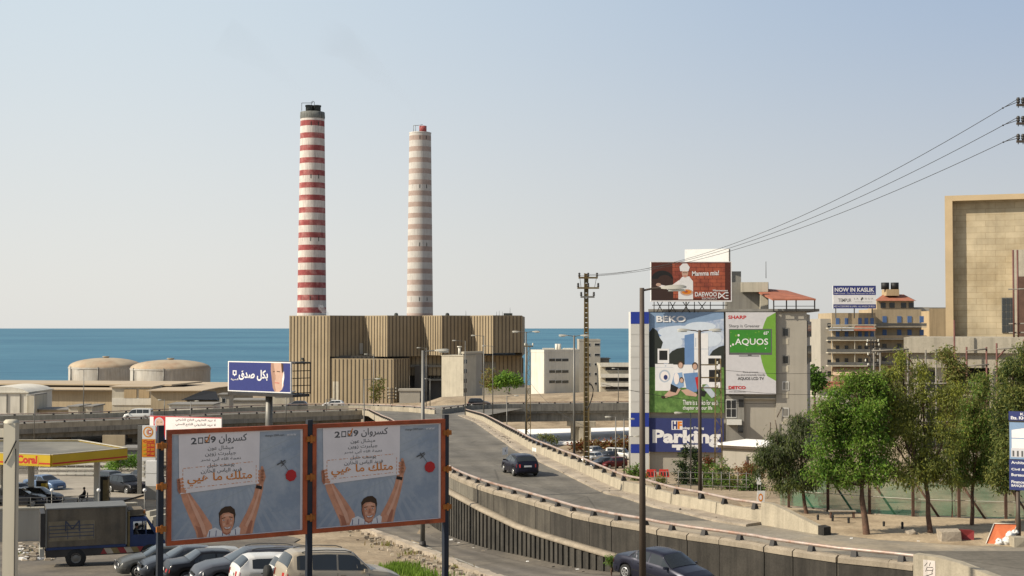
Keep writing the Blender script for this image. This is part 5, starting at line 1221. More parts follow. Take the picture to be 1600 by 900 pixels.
# ================================================================== campaign billboards
dm('frame_orange', (0.40, 0.085, 0.025), 0.55, 0.2, 1.5, 0, rgb2=(0.24, 0.05, 0.018)); dm('post_blue', (0.012, 0.018, 0.03), 0.6, 0.2, 1, rgb2=(0.03, 0.03, 0.032)); dm('clamp_rust', (0.35, 0.12, 0.02), 0.7, 0.3, 5)
mat('ad_rays', (0.27, 0.32, 0.385), 0.6, 0.08, 0.8, 0, rgb2=(0.50, 0.52, 0.53), fac=(0.40, 0.66)); M['ad_rays'] = MATS['ad_rays']
CB = Fr(P(258, 850, 36.7), P(694, 818, 41.2)); CB.o.z = -5.66
wB = CB.w; aM = CB.a(484.5)
mat('camp_skin', (0.64, 0.31, 0.19), 0.6, 0.14, 3.0, 0, rgb2=(0.54, 0.24, 0.14), spec=0.2); M['camp_skin'] = MATS['camp_skin']
mat('camp_light', (0.72, 0.40, 0.27), 0.6, 0.08, 3.0, 0, spec=0.2); M['camp_light'] = MATS['camp_light']
mat('camp_shade', (0.42, 0.17, 0.10), 0.6, 0.1, 3.0, 0, spec=0.2); M['camp_shade'] = MATS['camp_shade']
def campaign(label, a0, a1):
    t = thing('campaign_billboard', label, 'billboard', CB.pt((a0 + a1) / 2, 0, 0), 0, 'orange framed campaign billboards')
    Wd = a1 - a0; Hh = 3.0; fw = .115
    mb = MB()
    for q in [(a0, a1, 0, fw), (a0, a1, Hh - fw, Hh), (a0, a0 + fw, fw + .001, Hh - fw - .001), (a1 - fw, a1, fw + .001, Hh - fw - .001)]: fbox(mb, CB, q[0], q[1], q[2], q[3], -.06, .07)
    mb.build('frame', 'frame_orange', t)
    mb = MB(); fbox(mb, CB, a0 + fw, a1 - fw, fw, Hh - fw, 0.0, .05); mb.build('backing', 'white_sign', t)
    cv = Canvas(CB, (0, 0, 400, 300), (a0 + fw + .004, fw + .004, Wd - 2 * fw - .008, Hh - 2 * fw - .008), -.004, .0005)
    cv.rect(0, 0, 400, 300, 'ad_white'); cv.rect(2, 3, 393, 298, 'ad_rays')
    for a in range(-3, 15):
        x = a * 34; cv.poly([(max(2, x), 298), (max(2, x + 13), 298), (min(393, 190 + (x - 190) * .35 + 4), 160), (min(393, 190 + (x - 190) * .35), 160)] if -1 < x < 380 else [(2, 298), (3, 298), (3, 297), (2, 297)], 'ad_ray'); cv.k -= 1
    cv.k += 1
    for (x0, y0, x1, y1) in [(250, 70, 393, 14), (250, 92, 393, 36), (258, 128, 393, 75), (2, 235, 60, 215), (100, 215, 240, 160)]: cv.line([(x0, y0), (x1, y1)], .7, 'ad_teal')
    cv.poly([(300, 240), (340, 200), (385, 190), (393, 210), (350, 240)], 'ad_rays')
    # arms, face, shirt
    cv.poly([(25, 160), (43, 152), (56, 172), (92, 222), (120, 264), (124, 298), (76, 298), (72, 280), (52, 235), (33, 190)], 'camp_skin')
    cv.poly([(80, 298), (78, 282), (70, 262), (88, 270), (96, 298)], 'camp_shade')
    cv.poly([(259, 138), (278, 142), (275, 172), (263, 222), (250, 264), (243, 298), (196, 298), (204, 270), (224, 236), (244, 194)], 'camp_skin')
    cv.poly([(236, 298), (244, 262), (236, 258), (222, 298)], 'camp_shade')
    cv.poly([(104, 298), (112, 278), (130, 272), (150, 284), (180, 284), (198, 274), (206, 280), (204, 298)], 'ad_white')
    for k in range(5): cv.line([(112 + k * 20, 298), (114 + k * 19, 281)], 2.2, 'ad_navy'); cv.k -= 1
    cv.k += 1
    cv.poly([(148, 276), (180, 274), (176, 292), (164, 297), (152, 290)], 'camp_shade')
    cv.ell(165, 252, 24, 36, 'ad_hair'); cv.poly([(141, 244), (140, 232), (148, 220), (160, 214), (176, 214), (188, 224), (191, 240), (188, 252), (142, 252)], 'ad_hair')
    cv.poly([(145, 240), (154, 233), (170, 232), (184, 238), (187, 254), (184, 272), (177, 286), (166, 292), (155, 287), (147, 274), (143, 256)], 'camp_skin')
    cv.poly([(145, 240), (150, 238), (150, 262), (155, 287), (147, 274), (143, 256)], 'camp_shade')
    cv.line([(149, 248), (160, 246)], 2.2, 'ad_hair'); cv.line([(171, 245), (182, 247)], 2.2, 'ad_hair')
    cv.ell(155, 253, 3.2, 1.7, 'ad_white'); cv.ell(177, 252, 3.2, 1.7, 'ad_white'); cv.ell(155.4, 253, 1.6, 1.6, 'ad_hair'); cv.ell(176.6, 252, 1.6, 1.6, 'ad_hair')
    cv.poly([(165, 252), (169, 252), (171, 266), (162, 267)], 'camp_shade')
    cv.poly([(154, 271), (166, 275), (180, 270), (174, 280), (166, 283), (158, 280)], 'camp_shade'); cv.poly([(156.5, 272.5), (166, 276), (177.5, 272), (172, 278), (161, 278)], 'ad_white')
    cv.poly([(44, 166), (50, 172), (78, 222), (98, 264), (104, 290), (94, 290), (84, 262), (62, 214)], 'camp_light'); cv.poly([(266, 156), (270, 160), (257, 210), (242, 250), (226, 280), (220, 272), (238, 238), (254, 196)], 'camp_light')
    cv.poly([(152, 262), (158, 260), (160, 268), (153, 270)], 'camp_light'); cv.poly([(174, 259), (181, 259), (180, 266), (174, 267)], 'camp_light'); cv.poly([(158, 237), (174, 236), (178, 243), (154, 243)], 'camp_light')
    cv.poly([(20, 0), (264, 0), (262, 154), (23, 170)], 'ad_pale')
    # fingers over the card edge
    for i in range(4): cv.poly([(18 + i, 126 + i * 9), (33 + i, 124 + i * 9), (36 + i, 130 + i * 9), (20 + i, 134 + i * 9)], 'camp_skin'); cv.k -= 1
    cv.poly([(16, 128), (24, 126), (30, 164), (24, 170), (18, 160)], 'camp_shade'); cv.poly([(26, 152), (44, 160), (42, 168), (28, 166)], 'camp_skin')
    for i in range(4): cv.poly([(259 - i * .5, 116 + i * 9), (274, 112 + i * 10), (279, 120 + i * 9), (260, 123 + i * 9)], 'camp_skin'); cv.k -= 1
    cv.poly([(268, 104), (274, 104), (283, 136), (277, 152), (266, 148)], 'camp_skin'); cv.poly([(254, 158), (272, 163), (270, 172), (252, 167)], 'ad_black')
    # writing
    cv.text('2', 56, 12, 73, 31, 'ad_text', .03); cv.text('9', 114, 10, 130, 29, 'ad_text', .03)
    for x, m_ in ((77, 'ad_text'), (96, 'ad_orange')):
        y = 12 if x < 90 else 11
        for q in [(x, y, x + 15, y + 3), (x, y + 15, x + 15, y + 18), (x, y, x + 2.6, y + 18), (x + 12.4, y, x + 15, y + 18)]: cv.rect(*q, 'ad_text'); cv.k -= 1
        cv.k += 1
    cv.line([(99, 20), (103, 26), (112, 5)], 3.2, 'ad_orange')
    cv.text(arabic('كسروان'), 139, 6, 224, 33, 'ad_text', .012)
    for s_, x0, x1, y in [('ميشال عون', 106, 183, 45), ('جيلبرت زوين', 98, 191, 61), ('نعمة الله أبي نصر', 85, 205, 77), ('يوسف خليل', 105, 186, 94), ('فريد الياس الخازن', 86, 208, 110)]:
        cv.text(arabic(s_), x0, y - 7, x1, y + 7, 'ad_text', .004)
    for y in (97, 154):
        for k in range(18): cv.rect(34 + k * 12, y - k * .5, 34 + k * 12 + (3 if k % 3 == 2 else 8), y + 1.4 - k * .5, 'ad_orange'); cv.k -= 1
    for x in (32, 252):
        for k in range(5): cv.rect(x, 100 + k * 11, x + 1.3, 107 + k * 11, 'ad_orange'); cv.k -= 1
    cv.k += 1
    cv.text(arabic('متلك ما هيي'), 46, 114, 240, 150, 'ad_orange', .016)
    cv.text('change-2009.com', 280, 12, 340, 20, 'ad_text', .004); cv.text('www', 348, 12, 378, 19, 'ad_white', .0)
    cv.ell(362, 136, 18, 18, 'ad_red', 8, .2); cv.line([(336, 97), (352, 120)], 1.4, 'ad_text'); cv.line([(318, 102), (344, 90)], 4, 'ad_text'); cv.line([(330, 90), (338, 104)], 4, 'ad_text'); cv.line([(330, 108), (346, 94)], 2, 'ad_text')
    cv.build('printed_poster', t)
campaign('left of the two orange framed election billboards, above the parked estate car', .03, aM - .09)
campaign('right of the two orange framed election billboards, above the beige off-roader', aM + .07, wB)
for px, lab, dz in [(252.5, 'blue steel post at the left side of the campaign billboards', .12), (484.5, 'dark steel post between the two campaign billboards', .12), (697, 'dark steel post at the right side of the campaign billboards', .12)]:
    a = CB.a(px); q = CB.pt(a, 0, 0); zb = ground_z(q.x, q.y) - .2; t = thing('billboard_post', lab, 'post', (q.x, q.y, zb), 0, 'billboard posts')
    mb = MB(); fbox(mb, CB, a - .075, a + .075, zb - CB.o.z, 3.0 + dz, -.045, .10); mb.build('post', 'post_blue', t)
    for b in (.45, 1.55, 2.6):
        mb = MB(); fbox(mb, CB, a - .13, a + .13, b - .07, b + .07, -.11, -.046); fbox(mb, CB, a - .03, a + .03, b - .11, b + .11, -.13, -.111); mb.build('clamp', 'clamp_rust', t)
# blue billboard by the viaduct
BFr = Fr(P(356, 611, 203), P(454, 611, 196)); t = thing('roadside_billboard', 'blue roadside billboard with half a male face and white Arabic words on a post', 'billboard', BFr.pt(4.5, -8, 1))
w_, h_ = BFr.w, BFr.uv(400, 565)[1]
mb = MB(); fbox(mb, BFr, 0, w_, 0, h_, 0, .3); mb.build('frame', 'white_paint', t)
cv = Canvas(BFr, (356, 565, 454, 611), (0, 0, w_, h_), -.005, .002)
cv.rect(357.5, 566.5, 453.5, 609.5, 'ad_board_blue')
cv.poly([(424, 566.5), (439.5, 566.5), (440.5, 579), (443, 580), (444.5, 584), (443, 592), (443.5, 600), (441, 606), (437, 609.5), (430, 609.5), (427, 604), (426.5, 596), (425, 588), (424, 578)], 'ad_skin')
cv.poly([(424, 566.5), (428, 566.5), (430, 580), (430, 600), (432, 609.5), (430, 609.5), (427, 604), (425, 588)], 'ad_face_shade')
cv.poly([(439.5, 566.5), (443, 568), (443, 579), (441, 582)], 'ad_hair'); cv.line([(427, 580), (430, 579)], 1, 'ad_hair'); cv.line([(433, 579), (438, 579.5)], 1.2, 'ad_hair'); cv.line([(430.5, 596), (437, 596.5)], .9, 'ad_red'); cv.line([(431, 584), (430.5, 592)], .8, 'ad_cheek')
cv.poly([(444, 578), (444.6, 588), (442.5, 600), (441, 606), (441.5, 590)], 'ad_white')
cv.text(arabic('بكل صدق'), 373.5, 577.5, 419.5, 594, 'ad_white', .03)
cv.rect(364, 579, 370, 586, 'ad_white'); cv.rect(365.5, 580.5, 368.5, 584.5, 'ad_board_blue'); cv.poly([(365.5, 586), (368.5, 586), (367, 588)], 'ad_white'); cv.text(arabic('الحرية'), 361, 591, 373, 594.5, 'ad_white', .03)
cv.build('printed_poster', t)
mb = MB(); b_ = BFr
for k in range(5):
    for f in (0.02, .98): mb.cyl(b_.pt(w_ + .1, h_ * k / 4.2, .3), b_.pt(w_ + .6, h_ * k / 4.2, 3.4), .06, .06, 5); 
for c in (1.2, 2.2, 3.3): mb.cyl(b_.pt(w_ + .1 + .15 * c, -.2, c), b_.pt(w_ + .1 + .15 * c, h_, c), .07, .07, 5)
fbox(mb, b_, .2, w_ + .6, -.55, -.15, -.2, 3.2); fbox(mb, b_, w_ * .5, w_ + .6, h_ - .2, h_, .3, 3.4)
mb.build('back_frame', 'steel_dark', t)
q = b_.pt(w_ * .57, 0, 1.2); mb = MB(); mb.cyl((q.x, q.y, ground_z(q.x, q.y) - .5), (q.x, q.y, q.z - .1), .55, .5, 14); mb.build('post', 'steel_grey', t)
# red topped poster
PF = Fr(P(234, 665, 136), P(346, 665, 133)); t = thing('political_poster', 'long white poster with red top edge, an older man and two Arabic lines', 'poster', PF.pt(3, -6, 0))
a0, b1 = PF.uv(234, 649.5); a1, b0 = PF.uv(346, 690); mb = MB(); fbox(mb, PF, 0, PF.w, b0, b1, 0, .12); mb.build('panel', 'white_sign', t)
cv = Canvas(PF, (234, 649.5, 346, 690), (0, b0, PF.w, b1 - b0), -.005, .0015)
cv.rect(234, 649.5, 346, 690, 'ad_pale'); cv.rect(234, 649.5, 346, 651, 'ad_red'); cv.rect(240, 651, 259, 690, 'ad_red'); cv.ell(249, 661, 7.5, 9, 'ad_silver'); cv.ell(249.5, 662, 6.2, 8.4, 'ad_skin'); cv.poly([(241, 690), (243, 676), (256, 674), (259, 690)], 'ad_navy'); cv.line([(246, 660), (248, 660)], .9, 'ad_hair'); cv.line([(251, 660), (253.5, 660)], .9, 'ad_hair')
cv.text(arabic('لا نريد الماروني التابع للشيعي'), 275, 652.5, 337, 658, 'ad_text', .006); cv.text(arabic('لا نريد الماروني التابع للسني'), 275, 660, 337, 666, 'ad_text', .006)
cv.build('printed_poster', t)
for a in (.2, 3.4, 6.5): 
    mb = MB(); q = PF.pt(a, 0, .25); mb.cyl((q.x, q.y, -16), (q.x, q.y, q.z + b1), .08, .08, 6); mb.build('post', 'steel_grey', t)
# right edge blue sign
SF = Fr(P(1577.5, 765, 66), P(1650, 765, 65)); t = thing('company_sign', 'dark blue company sign board with a small building picture, cut by the right edge', 'sign', SF.pt(1, -3, 0))
cvn = Canvas(SF, (1577.5, 643, 1650, 765), (0, 0, SF.w, SF.uv(1600, 643)[1]), -.06, .001)
mb = MB(); fbox(mb, SF, 0, SF.w, 0, SF.uv(1600, 643)[1], -.05, .05); mb.build('panel', 'steel_dark', t)
cvn.rect(1577.5, 643, 1650, 657, 'ad_navy'); cvn.rect(1578.5, 660, 1650, 717, 'ad_steel_blue'); cvn.poly([(1582, 672), (1600, 669), (1640, 669), (1640, 700), (1582, 700)], 'ad_pale'); cvn.rect(1582, 684, 1640, 685.5, 'ad_steel_blue'); cvn.rect(1581, 700, 1650, 714, 'ad_grey')
for k in range(9): cvn.rect(1583 + k * 7, 704, 1586 + k * 7, 713, 'ad_text'); cvn.k -= 1
cvn.k += 1
cvn.rect(1577.5, 718, 1650, 765, 'ad_navy')
cvn.text('K.', 1596, 645, 1603, 649, 'ad_white', .02); cvn.text('Ets. KHOURY', 1581, 650.5, 1625, 655.5, 'ad_white', .03)
for y, s_ in [(720, 'Architecture'), (731, 'Civil & Hydraulic Eng.'), (739, 'Bureau d Etudes'), (750, 'Financement'), (756, 'BANQUE DU LIBAN')]: cvn.text(s_, 1581, y, 1581 + len(s_) * 3.1, y + 4.5, 'ad_white', .02)
cvn.build('printed_sheet', t)
for a in (.35, 1.7): mb = MB(); q = SF.pt(a, 0, .1); mb.cyl((q.x, q.y, -10.3), (q.x, q.y, q.z + .1), .1, .1, 8); mb.build('post', 'steel_brown', t)

# ================================================================== pale post at the left edge
q = P(18, 655, 22); t = thing('gate_post', 'pale square post with a side arm close to the camera at the left edge', 'post', (q.x, q.y, -5.6))
mb = MB(); mb.sweep([(q.x, q.y, -5.7), (q.x, q.y, q.z)], [(-.09, 0)] * 0 or [(-.09, -.0), (.09, 0), (.09, .01), (-.09, .01)]) if False else mb.box(q.x - .09, q.x + .09, q.y - .09, q.y + .09, -5.7, q.z - .06)
mb.lathe([(.127, q.z - .06), (.12, q.z - .03), (.09, q.z - .005), (.0, q.z)], (q.x, q.y, 0), 4)
mb.build('post', 'cream_wall', t)
mb = MB(); a = P(-40, 676, 22); mb.box(a.x, q.x - .091, q.y - .06, q.y + .06, a.z - .07, a.z + .06); mb.build('arm', 'cream_wall', t)
mb = MB(); mb.tube([(q.x + .10, q.y - .09, q.z - .1 - .35), (q.x + .11, q.y - .1, q.z - .6), (q.x + .1, q.y - .1, -3.3), (q.x + .105, q.y - .1, -5.5)], .008, 5); mb.tube([(q.x + .11, q.y - .1, -1.75), (q.x + .02, q.y - .11, -1.95), (q.x - .06, q.y - .11, -2.1)], .012, 5); mb.build('cable', 'cable', t)
# ================================================================== VEHICLES
def paint(key, rgb, metal=0.25, rough=0.32):
    k = 'car_paint_' + key
    if k not in M: mat(k, rgb, rough, 0.06, 1.2, 0, metal=metal, spec=0.22, coat=0.12); M[k] = MATS[k]
    return k
PROF = {
 'sedan': dict(L=4.5, W=1.74, H=1.42, belt=[(0, .50, .56), (.012, .70, .76), (.05, .88, .94), (.17, .92, 1.0), (.20, .93, 1.02), (.315, .93, 1.38), (.42, .92, 1.42), (.56, .91, 1.40), (.585, .91, 1.375), (.735, .88, .985), (.86, .80, .90), (.955, .66, .74), (.988, .52, .58), (1, .42, .47)],
               rear=(.21, .31), front=(.592, .73), side=(.245, .705), pill=[.45], wheels=(.185, .80), wr=.315),
 'hatch': dict(L=4.05, W=1.68, H=1.42, belt=[(0, .50, .56), (.012, .82, .88), (.025, .90, 1.0), (.03, .91, 1.02), (.115, .92, 1.34), (.17, .92, 1.40), (.38, .91, 1.42), (.55, .90, 1.40), (.575, .90, 1.375), (.72, .88, .99), (.87, .80, .90), (.96, .66, .74), (.99, .52, .58), (1, .42, .47)],
               rear=(.033, .11), front=(.585, .715), side=(.14, .69), pill=[.40], wheels=(.19, .80), wr=.30),
 'wagon': dict(L=4.6, W=1.76, H=1.48, belt=[(0, .50, .56), (.012, .82, .88), (.022, .92, 1.02), (.027, .93, 1.04), (.085, .94, 1.38), (.13, .94, 1.44), (.35, .93, 1.49), (.55, .92, 1.46), (.575, .92, 1.43), (.73, .90, 1.01), (.87, .82, .92), (.96, .68, .76), (.99, .54, .60), (1, .44, .49)],
               rear=(.03, .082), front=(.583, .722), side=(.10, .70), pill=[.25, .45], wheels=(.19, .805), wr=.32),
 'suv': dict(L=4.3, W=1.78, H=1.70, belt=[(0, .55, .61), (.012, .95, 1.02), (.02, 1.05, 1.15), (.025, 1.06, 1.18), (.075, 1.07, 1.58), (.12, 1.07, 1.66), (.35, 1.06, 1.70), (.55, 1.04, 1.67), (.575, 1.04, 1.64), (.71, 1.02, 1.12), (.86, .95, 1.04), (.955, .82, .90), (.988, .66, .72), (1, .52, .57)],
             rear=(.028, .072), front=(.582, .70), side=(.095, .68), pill=[.22, .43], wheels=(.19, .81), wr=.36),
 'van': dict(L=4.6, W=1.75, H=1.85, belt=[(0, .5, .56), (.01, 1.0, 1.08), (.015, 1.1, 1.75), (.05, 1.1, 1.83), (.5, 1.08, 1.85), (.66, 1.06, 1.80), (.68, 1.06, 1.77), (.83, 1.0, 1.10), (.93, .88, .96), (.98, .68, .74), (1, .5, .55)],
             rear=(.012, .016), front=(.69, .82), side=(.08, .80), pill=[.30, .52], wheels=(.19, .82), wr=.32)}
def car(label, kind, col, pos, head, cat='car', group=None, front='plain', detail=True, plate=True, scale=1.0, lights='clear', dark_bumper=False, rails=False, spare=False, flags=False, cutline=True):
    q = PROF[kind]; L, Wd = q['L'] * scale, q['W'] * scale; bt = q['belt']; wr = q['wr'] * scale
    sill = .21 * scale + (.08 if kind == 'suv' else 0)
    t = thing('parked_car' if group != 'traffic' else 'car', label, cat, pos, head, group if group != 'traffic' else None)
    wx = [q['wheels'][0], q['wheels'][1]]
    fs = set(f for f, _, _ in bt) | set(frange(0, 1, .04)) | {1.0}
    for w in wx:
        for k in range(-5, 6): fs.add(w + k * (wr + .06) / L / 5)
    fs = sorted(f for f in fs if 0 <= f <= 1)
    fs = [f for i, f in enumerate(fs) if i == 0 or f - fs[i - 1] > .002 or f == 1.0]
    zs = lambda f: interp([(a, b) for a, b, c in bt], f) * scale
    zt = lambda f: interp([(a, c) for a, b, c in bt], f) * scale
    wd = lambda f: Wd / 2 * interp([(0, .80), (.012, .90), (.04, .955), (.12, 1), (.82, 1), (.93, .965), (.975, .89), (.992, .80), (1, .70)], f)
    def section(f):
        w = wd(f); s_, t_ = zs(f), zt(f); g = max(0, t_ - s_ - .10 * scale); zb = sill
        for c in wx:
            dx = abs(f - c) * L; R_ = wr + .055
            if dx < R_: zb = max(zb, wr + math.sqrt(R_ * R_ - dx * dx))
        if f < .03: zb = max(zb, .30 * scale)
        if f > .97: zb = max(zb, .24 * scale)
        zb = min(zb, s_ - .06)
        rw = lerp(.90, .70 if kind != 'van' else .84, min(1, g / .35))
        top = [(w * .94, zb), (w * .985, zb + .05), (w, lerp(zb, s_, .55)), (w * .985, s_ - .035), (w * .95, s_ + .01), (w * lerp(.93, rw + .03, min(1, g / .35)), t_ - min(.05, (t_ - s_) * .35)), (w * rw * .93, t_ - .006), (w * rw * .5, t_ + .014), (0, t_ + .02)]
        x = (f - .5) * L
        half = [(x, y, z) for y, z in top]
        return [(x, 0, zb)] + half + [(a, -b, c) for a, b, c in half[-2::-1]]
    S = {f: section(f) for f in fs}
    mb = MB(); rows = [S[f] for f in fs]; n = len(rows[0])
    mb.grid(rows, lambda a, b: 1 if b in (0, n - 1) else 0, True, True); mb.face(rows[0][::-1], 0); mb.face(rows[-1], 0)
    # body faces wind outward
    body = mb.build('body', [col, 'black'], t, world=False, sharp=38)
    def lift(p, d_): 
        v = Vector(p); o = Vector((v.x * .0, v.y, 0)); nrm = Vector((0, 1 if v.y > 0 else -1, .35)).normalized(); return v + nrm * d_
    # glass
    def sidepane(f0, f1, sgn):
        m_ = MB(); lo, hi = [], []
        for k in range(6):
            f = lerp(f0, f1, k / 5); s_ = section(f); a, b = Vector(s_[5]), Vector(s_[6]); 
            if sgn < 0: a.y *= -1; b.y *= -1
            h = (b - a).length
            lo.append(lift(a.lerp(b, min(.9, .05 / max(h, .06))), .007)); hi.append(lift(a.lerp(b, 1 - min(.42, .035 / max(h, .06))), .007))
        m_.grid([lo, hi], 0, False); return m_
    for sgn in (1, -1):
        e = [q['side'][0]] + q['pill'] + [q['side'][1]]
        for a, b in zip(e, e[1:]):
            sidepane(a + .007, b - .007, sgn).build('side_window', 'car_glass', t, world=False)
    def endpane(f0, f1, nm, up):
        m_ = MB(); rws = []
        for k in range(5):
            s_ = section(lerp(f0, f1, k / 4)); row = []
            for j in (6, 7, 8, 9, 10, 11, 12):
                v = Vector(s_[j]); 
                if j in (6, 12): v = v.lerp(Vector(s_[7 if j == 6 else 11]), .25)
                row.append(v + Vector((up * .008, 0, .010)))
            rws.append(row)
        m_.grid(rws, 0, True); m_.build(nm, 'car_glass', t, world=False)
    endpane(q['front'][0], q['front'][1], 'windscreen', 1); endpane(q['rear'][0], q['rear'][1], 'rear_window', -1)
    # wheels
    for f in wx:
        for sgn in (1, -1):
            x = (f - .5) * L; y = sgn * (Wd / 2 - .10); m_ = MB(); w2 = .10
            m_.lathe([(wr * .62, -w2), (wr * .93, -w2), (wr, -w2 * .7), (wr, w2 * .7), (wr * .93, w2), (wr * .62, w2)], (x, y, wr), 20, 0, 'y'); m_.lathe([(wr * .62, -w2), (.01, -w2)], (x, y, wr), 20, 0, 'y'); m_.lathe([(wr * .62, w2), (.01, w2)], (x, y, wr), 20, 0, 'y')
            wh = m_.build('wheel', 'rubber', t, world=False)
            m_ = MB(); yo = y + sgn * (w2 + .004); m_.lathe([(wr * .64, 0), (wr * .60, sgn * .02), (wr * .5, sgn * .006)], (x, yo, wr), 20, 0, 'y'); 
            for k in range(5):
                an = 2 * math.pi * k / 5; d1 = Vector((math.cos(an), 0, math.sin(an))); d2 = Vector((-math.sin(an), 0, math.cos(an)))
                c = Vector((x, yo, wr)); m_.obox(c - d2 * .035 - Vector((0, 0.004, 0)), d1 * wr * .56, d2 * .07, Vector((0, sgn * .016, 0)))
            m_.ball((x, yo, wr), .05, .02, .05, 8); m_.build('rim', 'rim', wh, world=False)
    # bumpers, wrapped round both ends
    for end in (0, 1):
        fl = [0.075, .04, .02, .006, 0] if end == 0 else [.925, .96, .98, .994, 1]
        pts = [((f - .5) * L, wd(f)) for f in fl]; x_e = pts[-1][0]
        out = [(x, y + .012) for x, y in pts[:-1]] + [(x_e + (-.03 if end == 0 else .03), pts[-1][1] * .9)]
        full = out + [(x, -y) for x, y in out[::-1]]; m_ = MB()
        z0, z1 = (.30 * scale, .50 * scale) if kind != 'suv' else (.36 * scale, .60 * scale)
        m_.grid([[(x * (.995), y * .97, z0) for x, y in full], [(x, y, z0 + .04) for x, y in full], [(x, y, z1 - .03) for x, y in full], [(x * .985, y * .96, z1) for x, y in full]], 0, True); m_.build('bumper', 'black' if dark_bumper else col, t, world=False, sharp=40)
    xr_, xf_ = -L / 2, L / 2
    # lights
    zl = zs(.965) * .93 if kind != 'suv' else zs(.965) * .92
    for sgn in (1, -1):
        y0 = wd(.97) * .86; m_ = MB()
        if front == 'quad':
            for yy in (.86, .60): m_.lathe([(.075, 0), (.08, .04), (.01, .045)], (0, 0, 0), 12, 0, 'y'); off = len(m_.v) - 36; m_.v[off:] = [Vector((xf_ - .045 + v.y, sgn * Wd / 2 * .8 * yy + v.x, .60 * scale + v.z)) for v in m_.v[off:]]
        else:
            fa, fb = .945, .985; A = Vector(((fa - .5) * L, sgn * (wd(fa) + .004), zs(fa) - .03)); B = Vector(((fb - .5) * L + .02, sgn * wd(fb) * .90, zs(fb) + .02)); C_ = Vector((xf_ - .002, sgn * wd(1) * .62, zs(1) + .06))
            dz = Vector((0, 0, -.14)); 
            m_.face([A, B, B + dz * .9, A + dz * .7]); m_.face([B, C_, C_ + dz * .5, B + dz * .9]); m_.face([A + Vector((0, 0, .0)), B + Vector((-.0, 0, 0)), Vector(((fa - .5) * L, B.y, zs(fa) + .03))])
        m_.build('headlight', 'lens_white', t, world=False)
        m_ = MB(); fb_ = .012 if kind in ('sedan',) else .014; zz = zs(.03); h = .14 if kind in ('sedan', 'wagon') else .22
        z1 = zz - .06; z0 = z1 - h; ya, yb = wd(.006) * .72, wd(.006) * 1.0
        m_.hexa([(xr_ - .02, sgn * ya, z0), (xr_ + .10, sgn * (wd(.03) + .008), z0), (xr_ + .14, sgn * wd(.03) * .9, z0), (xr_ + .03, sgn * ya, z0), (xr_ + .0, sgn * ya, z1), (xr_ + .12, sgn * (wd(.03) + .008), z1), (xr_ + .16, sgn * wd(.03) * .9, z1), (xr_ + .05, sgn * ya, z1)])
        m_.build('tail_light', 'lens_red', t, world=False)
        # mirrors
        fm = q['front'][1] - .045; m_ = MB(); xm = (fm - .5) * L; ym = sgn * (wd(fm) * .97); m_.hexa([(xm - .05, ym, zs(fm) + .02), (xm + .06, ym, zs(fm) + .02), (xm + .03, ym + sgn * .2, zs(fm) + .03), (xm - .07, ym + sgn * .2, zs(fm) + .03), (xm - .05, ym, zs(fm) + .12), (xm + .03, ym, zs(fm) + .11), (xm, ym + sgn * .19, zs(fm) + .13), (xm - .07, ym + sgn * .19, zs(fm) + .13)]); m_.build('mirror', 'black' if dark_bumper else col, t, world=False)
        # shut lines and door handles
        if detail:
            m_ = MB()
            for f in [q['side'][1] + .01] + q['pill'][-1:] + ([q['side'][0] + .03] if kind != 'hatch' else []):
                s_ = section(f); P3, P4 = Vector(s_[3]), Vector(s_[4]); x = P3.x
                m_.hexa([(x - .006, sgn * (P3.y + .003), sill + .1), (x + .006, sgn * (P3.y + .003), sill + .1), (x + .006, sgn * (P3.y - .02), sill + .1), (x - .006, sgn * (P3.y - .02), sill + .1), (x - .006, sgn * (P4.y + .004), P4.z), (x + .006, sgn * (P4.y + .004), P4.z), (x + .006, sgn * (P4.y - .02), P4.z), (x - .006, sgn * (P4.y - .02), P4.z)])
            m_.box(-.5 * L + q['side'][0] * L + .1, -.5 * L + q['side'][1] * L, sgn * (Wd / 2 + .001) - .006, sgn * (Wd / 2 + .001) + .006, .50 * scale, .53 * scale)
            m_.build('shut_lines', 'black', t, world=False)
            for f in q['pill'][-1:] + [q['side'][0] + .06]:
                x = (f - .5) * L + .10; m_ = MB(); m_.box(x, x + .17, sgn * (Wd / 2 * .992) - .015, sgn * (Wd / 2 * .992) + .02, zs(f) - .12, zs(f) - .09); m_.build('door_handle', 'black' if dark_bumper else col, t, world=False)
    m_ = MB(); zg = zs(.985)
    if front in ('twin', 'quad'):
        zc = .60 * scale if front == 'quad' else .62 * scale
        m_.box(xf_ - .06, xf_ + .012, -Wd * .36, Wd * .36, zc - .075, zc + .07, 0); m_.build('grille', 'black', t, world=False)
        for sgn in (1, -1):
            m_ = MB(); y = sgn * .10; 
            for q_ in [(y - .09, y + .09, zc + .06, zc + .085), (y - .09, y + .09, zc - .085, zc - .06), (y - .09, y - .07, zc - .06, zc + .06), (y + .07, y + .09, zc - .06, zc + .06)]: m_.box(xf_ + .013, xf_ + .03, *q_)
            m_.build('grille_frame', 'chrome', t, world=False)
    else:
        m_.box(xf_ - .05, xf_ + .012, -.36 * scale, .36 * scale, zg - .10, zg + .015, 0); m_.build('grille', 'black', t, world=False)
    m_ = MB(); m_.box(xf_ + .031, xf_ + .04, -.26, .26, .36 * scale, .47 * scale); m_.build('number_plate', 'white_paint', t, world=False)
    m_ = MB(); zp = .62 * scale if kind in ('sedan',) else (.66 * scale); m_.box(xr_ - .035, xr_ - .012, -.26, .26, zp, zp + .11); m_.build('number_plate', 'white_paint', t, world=False)
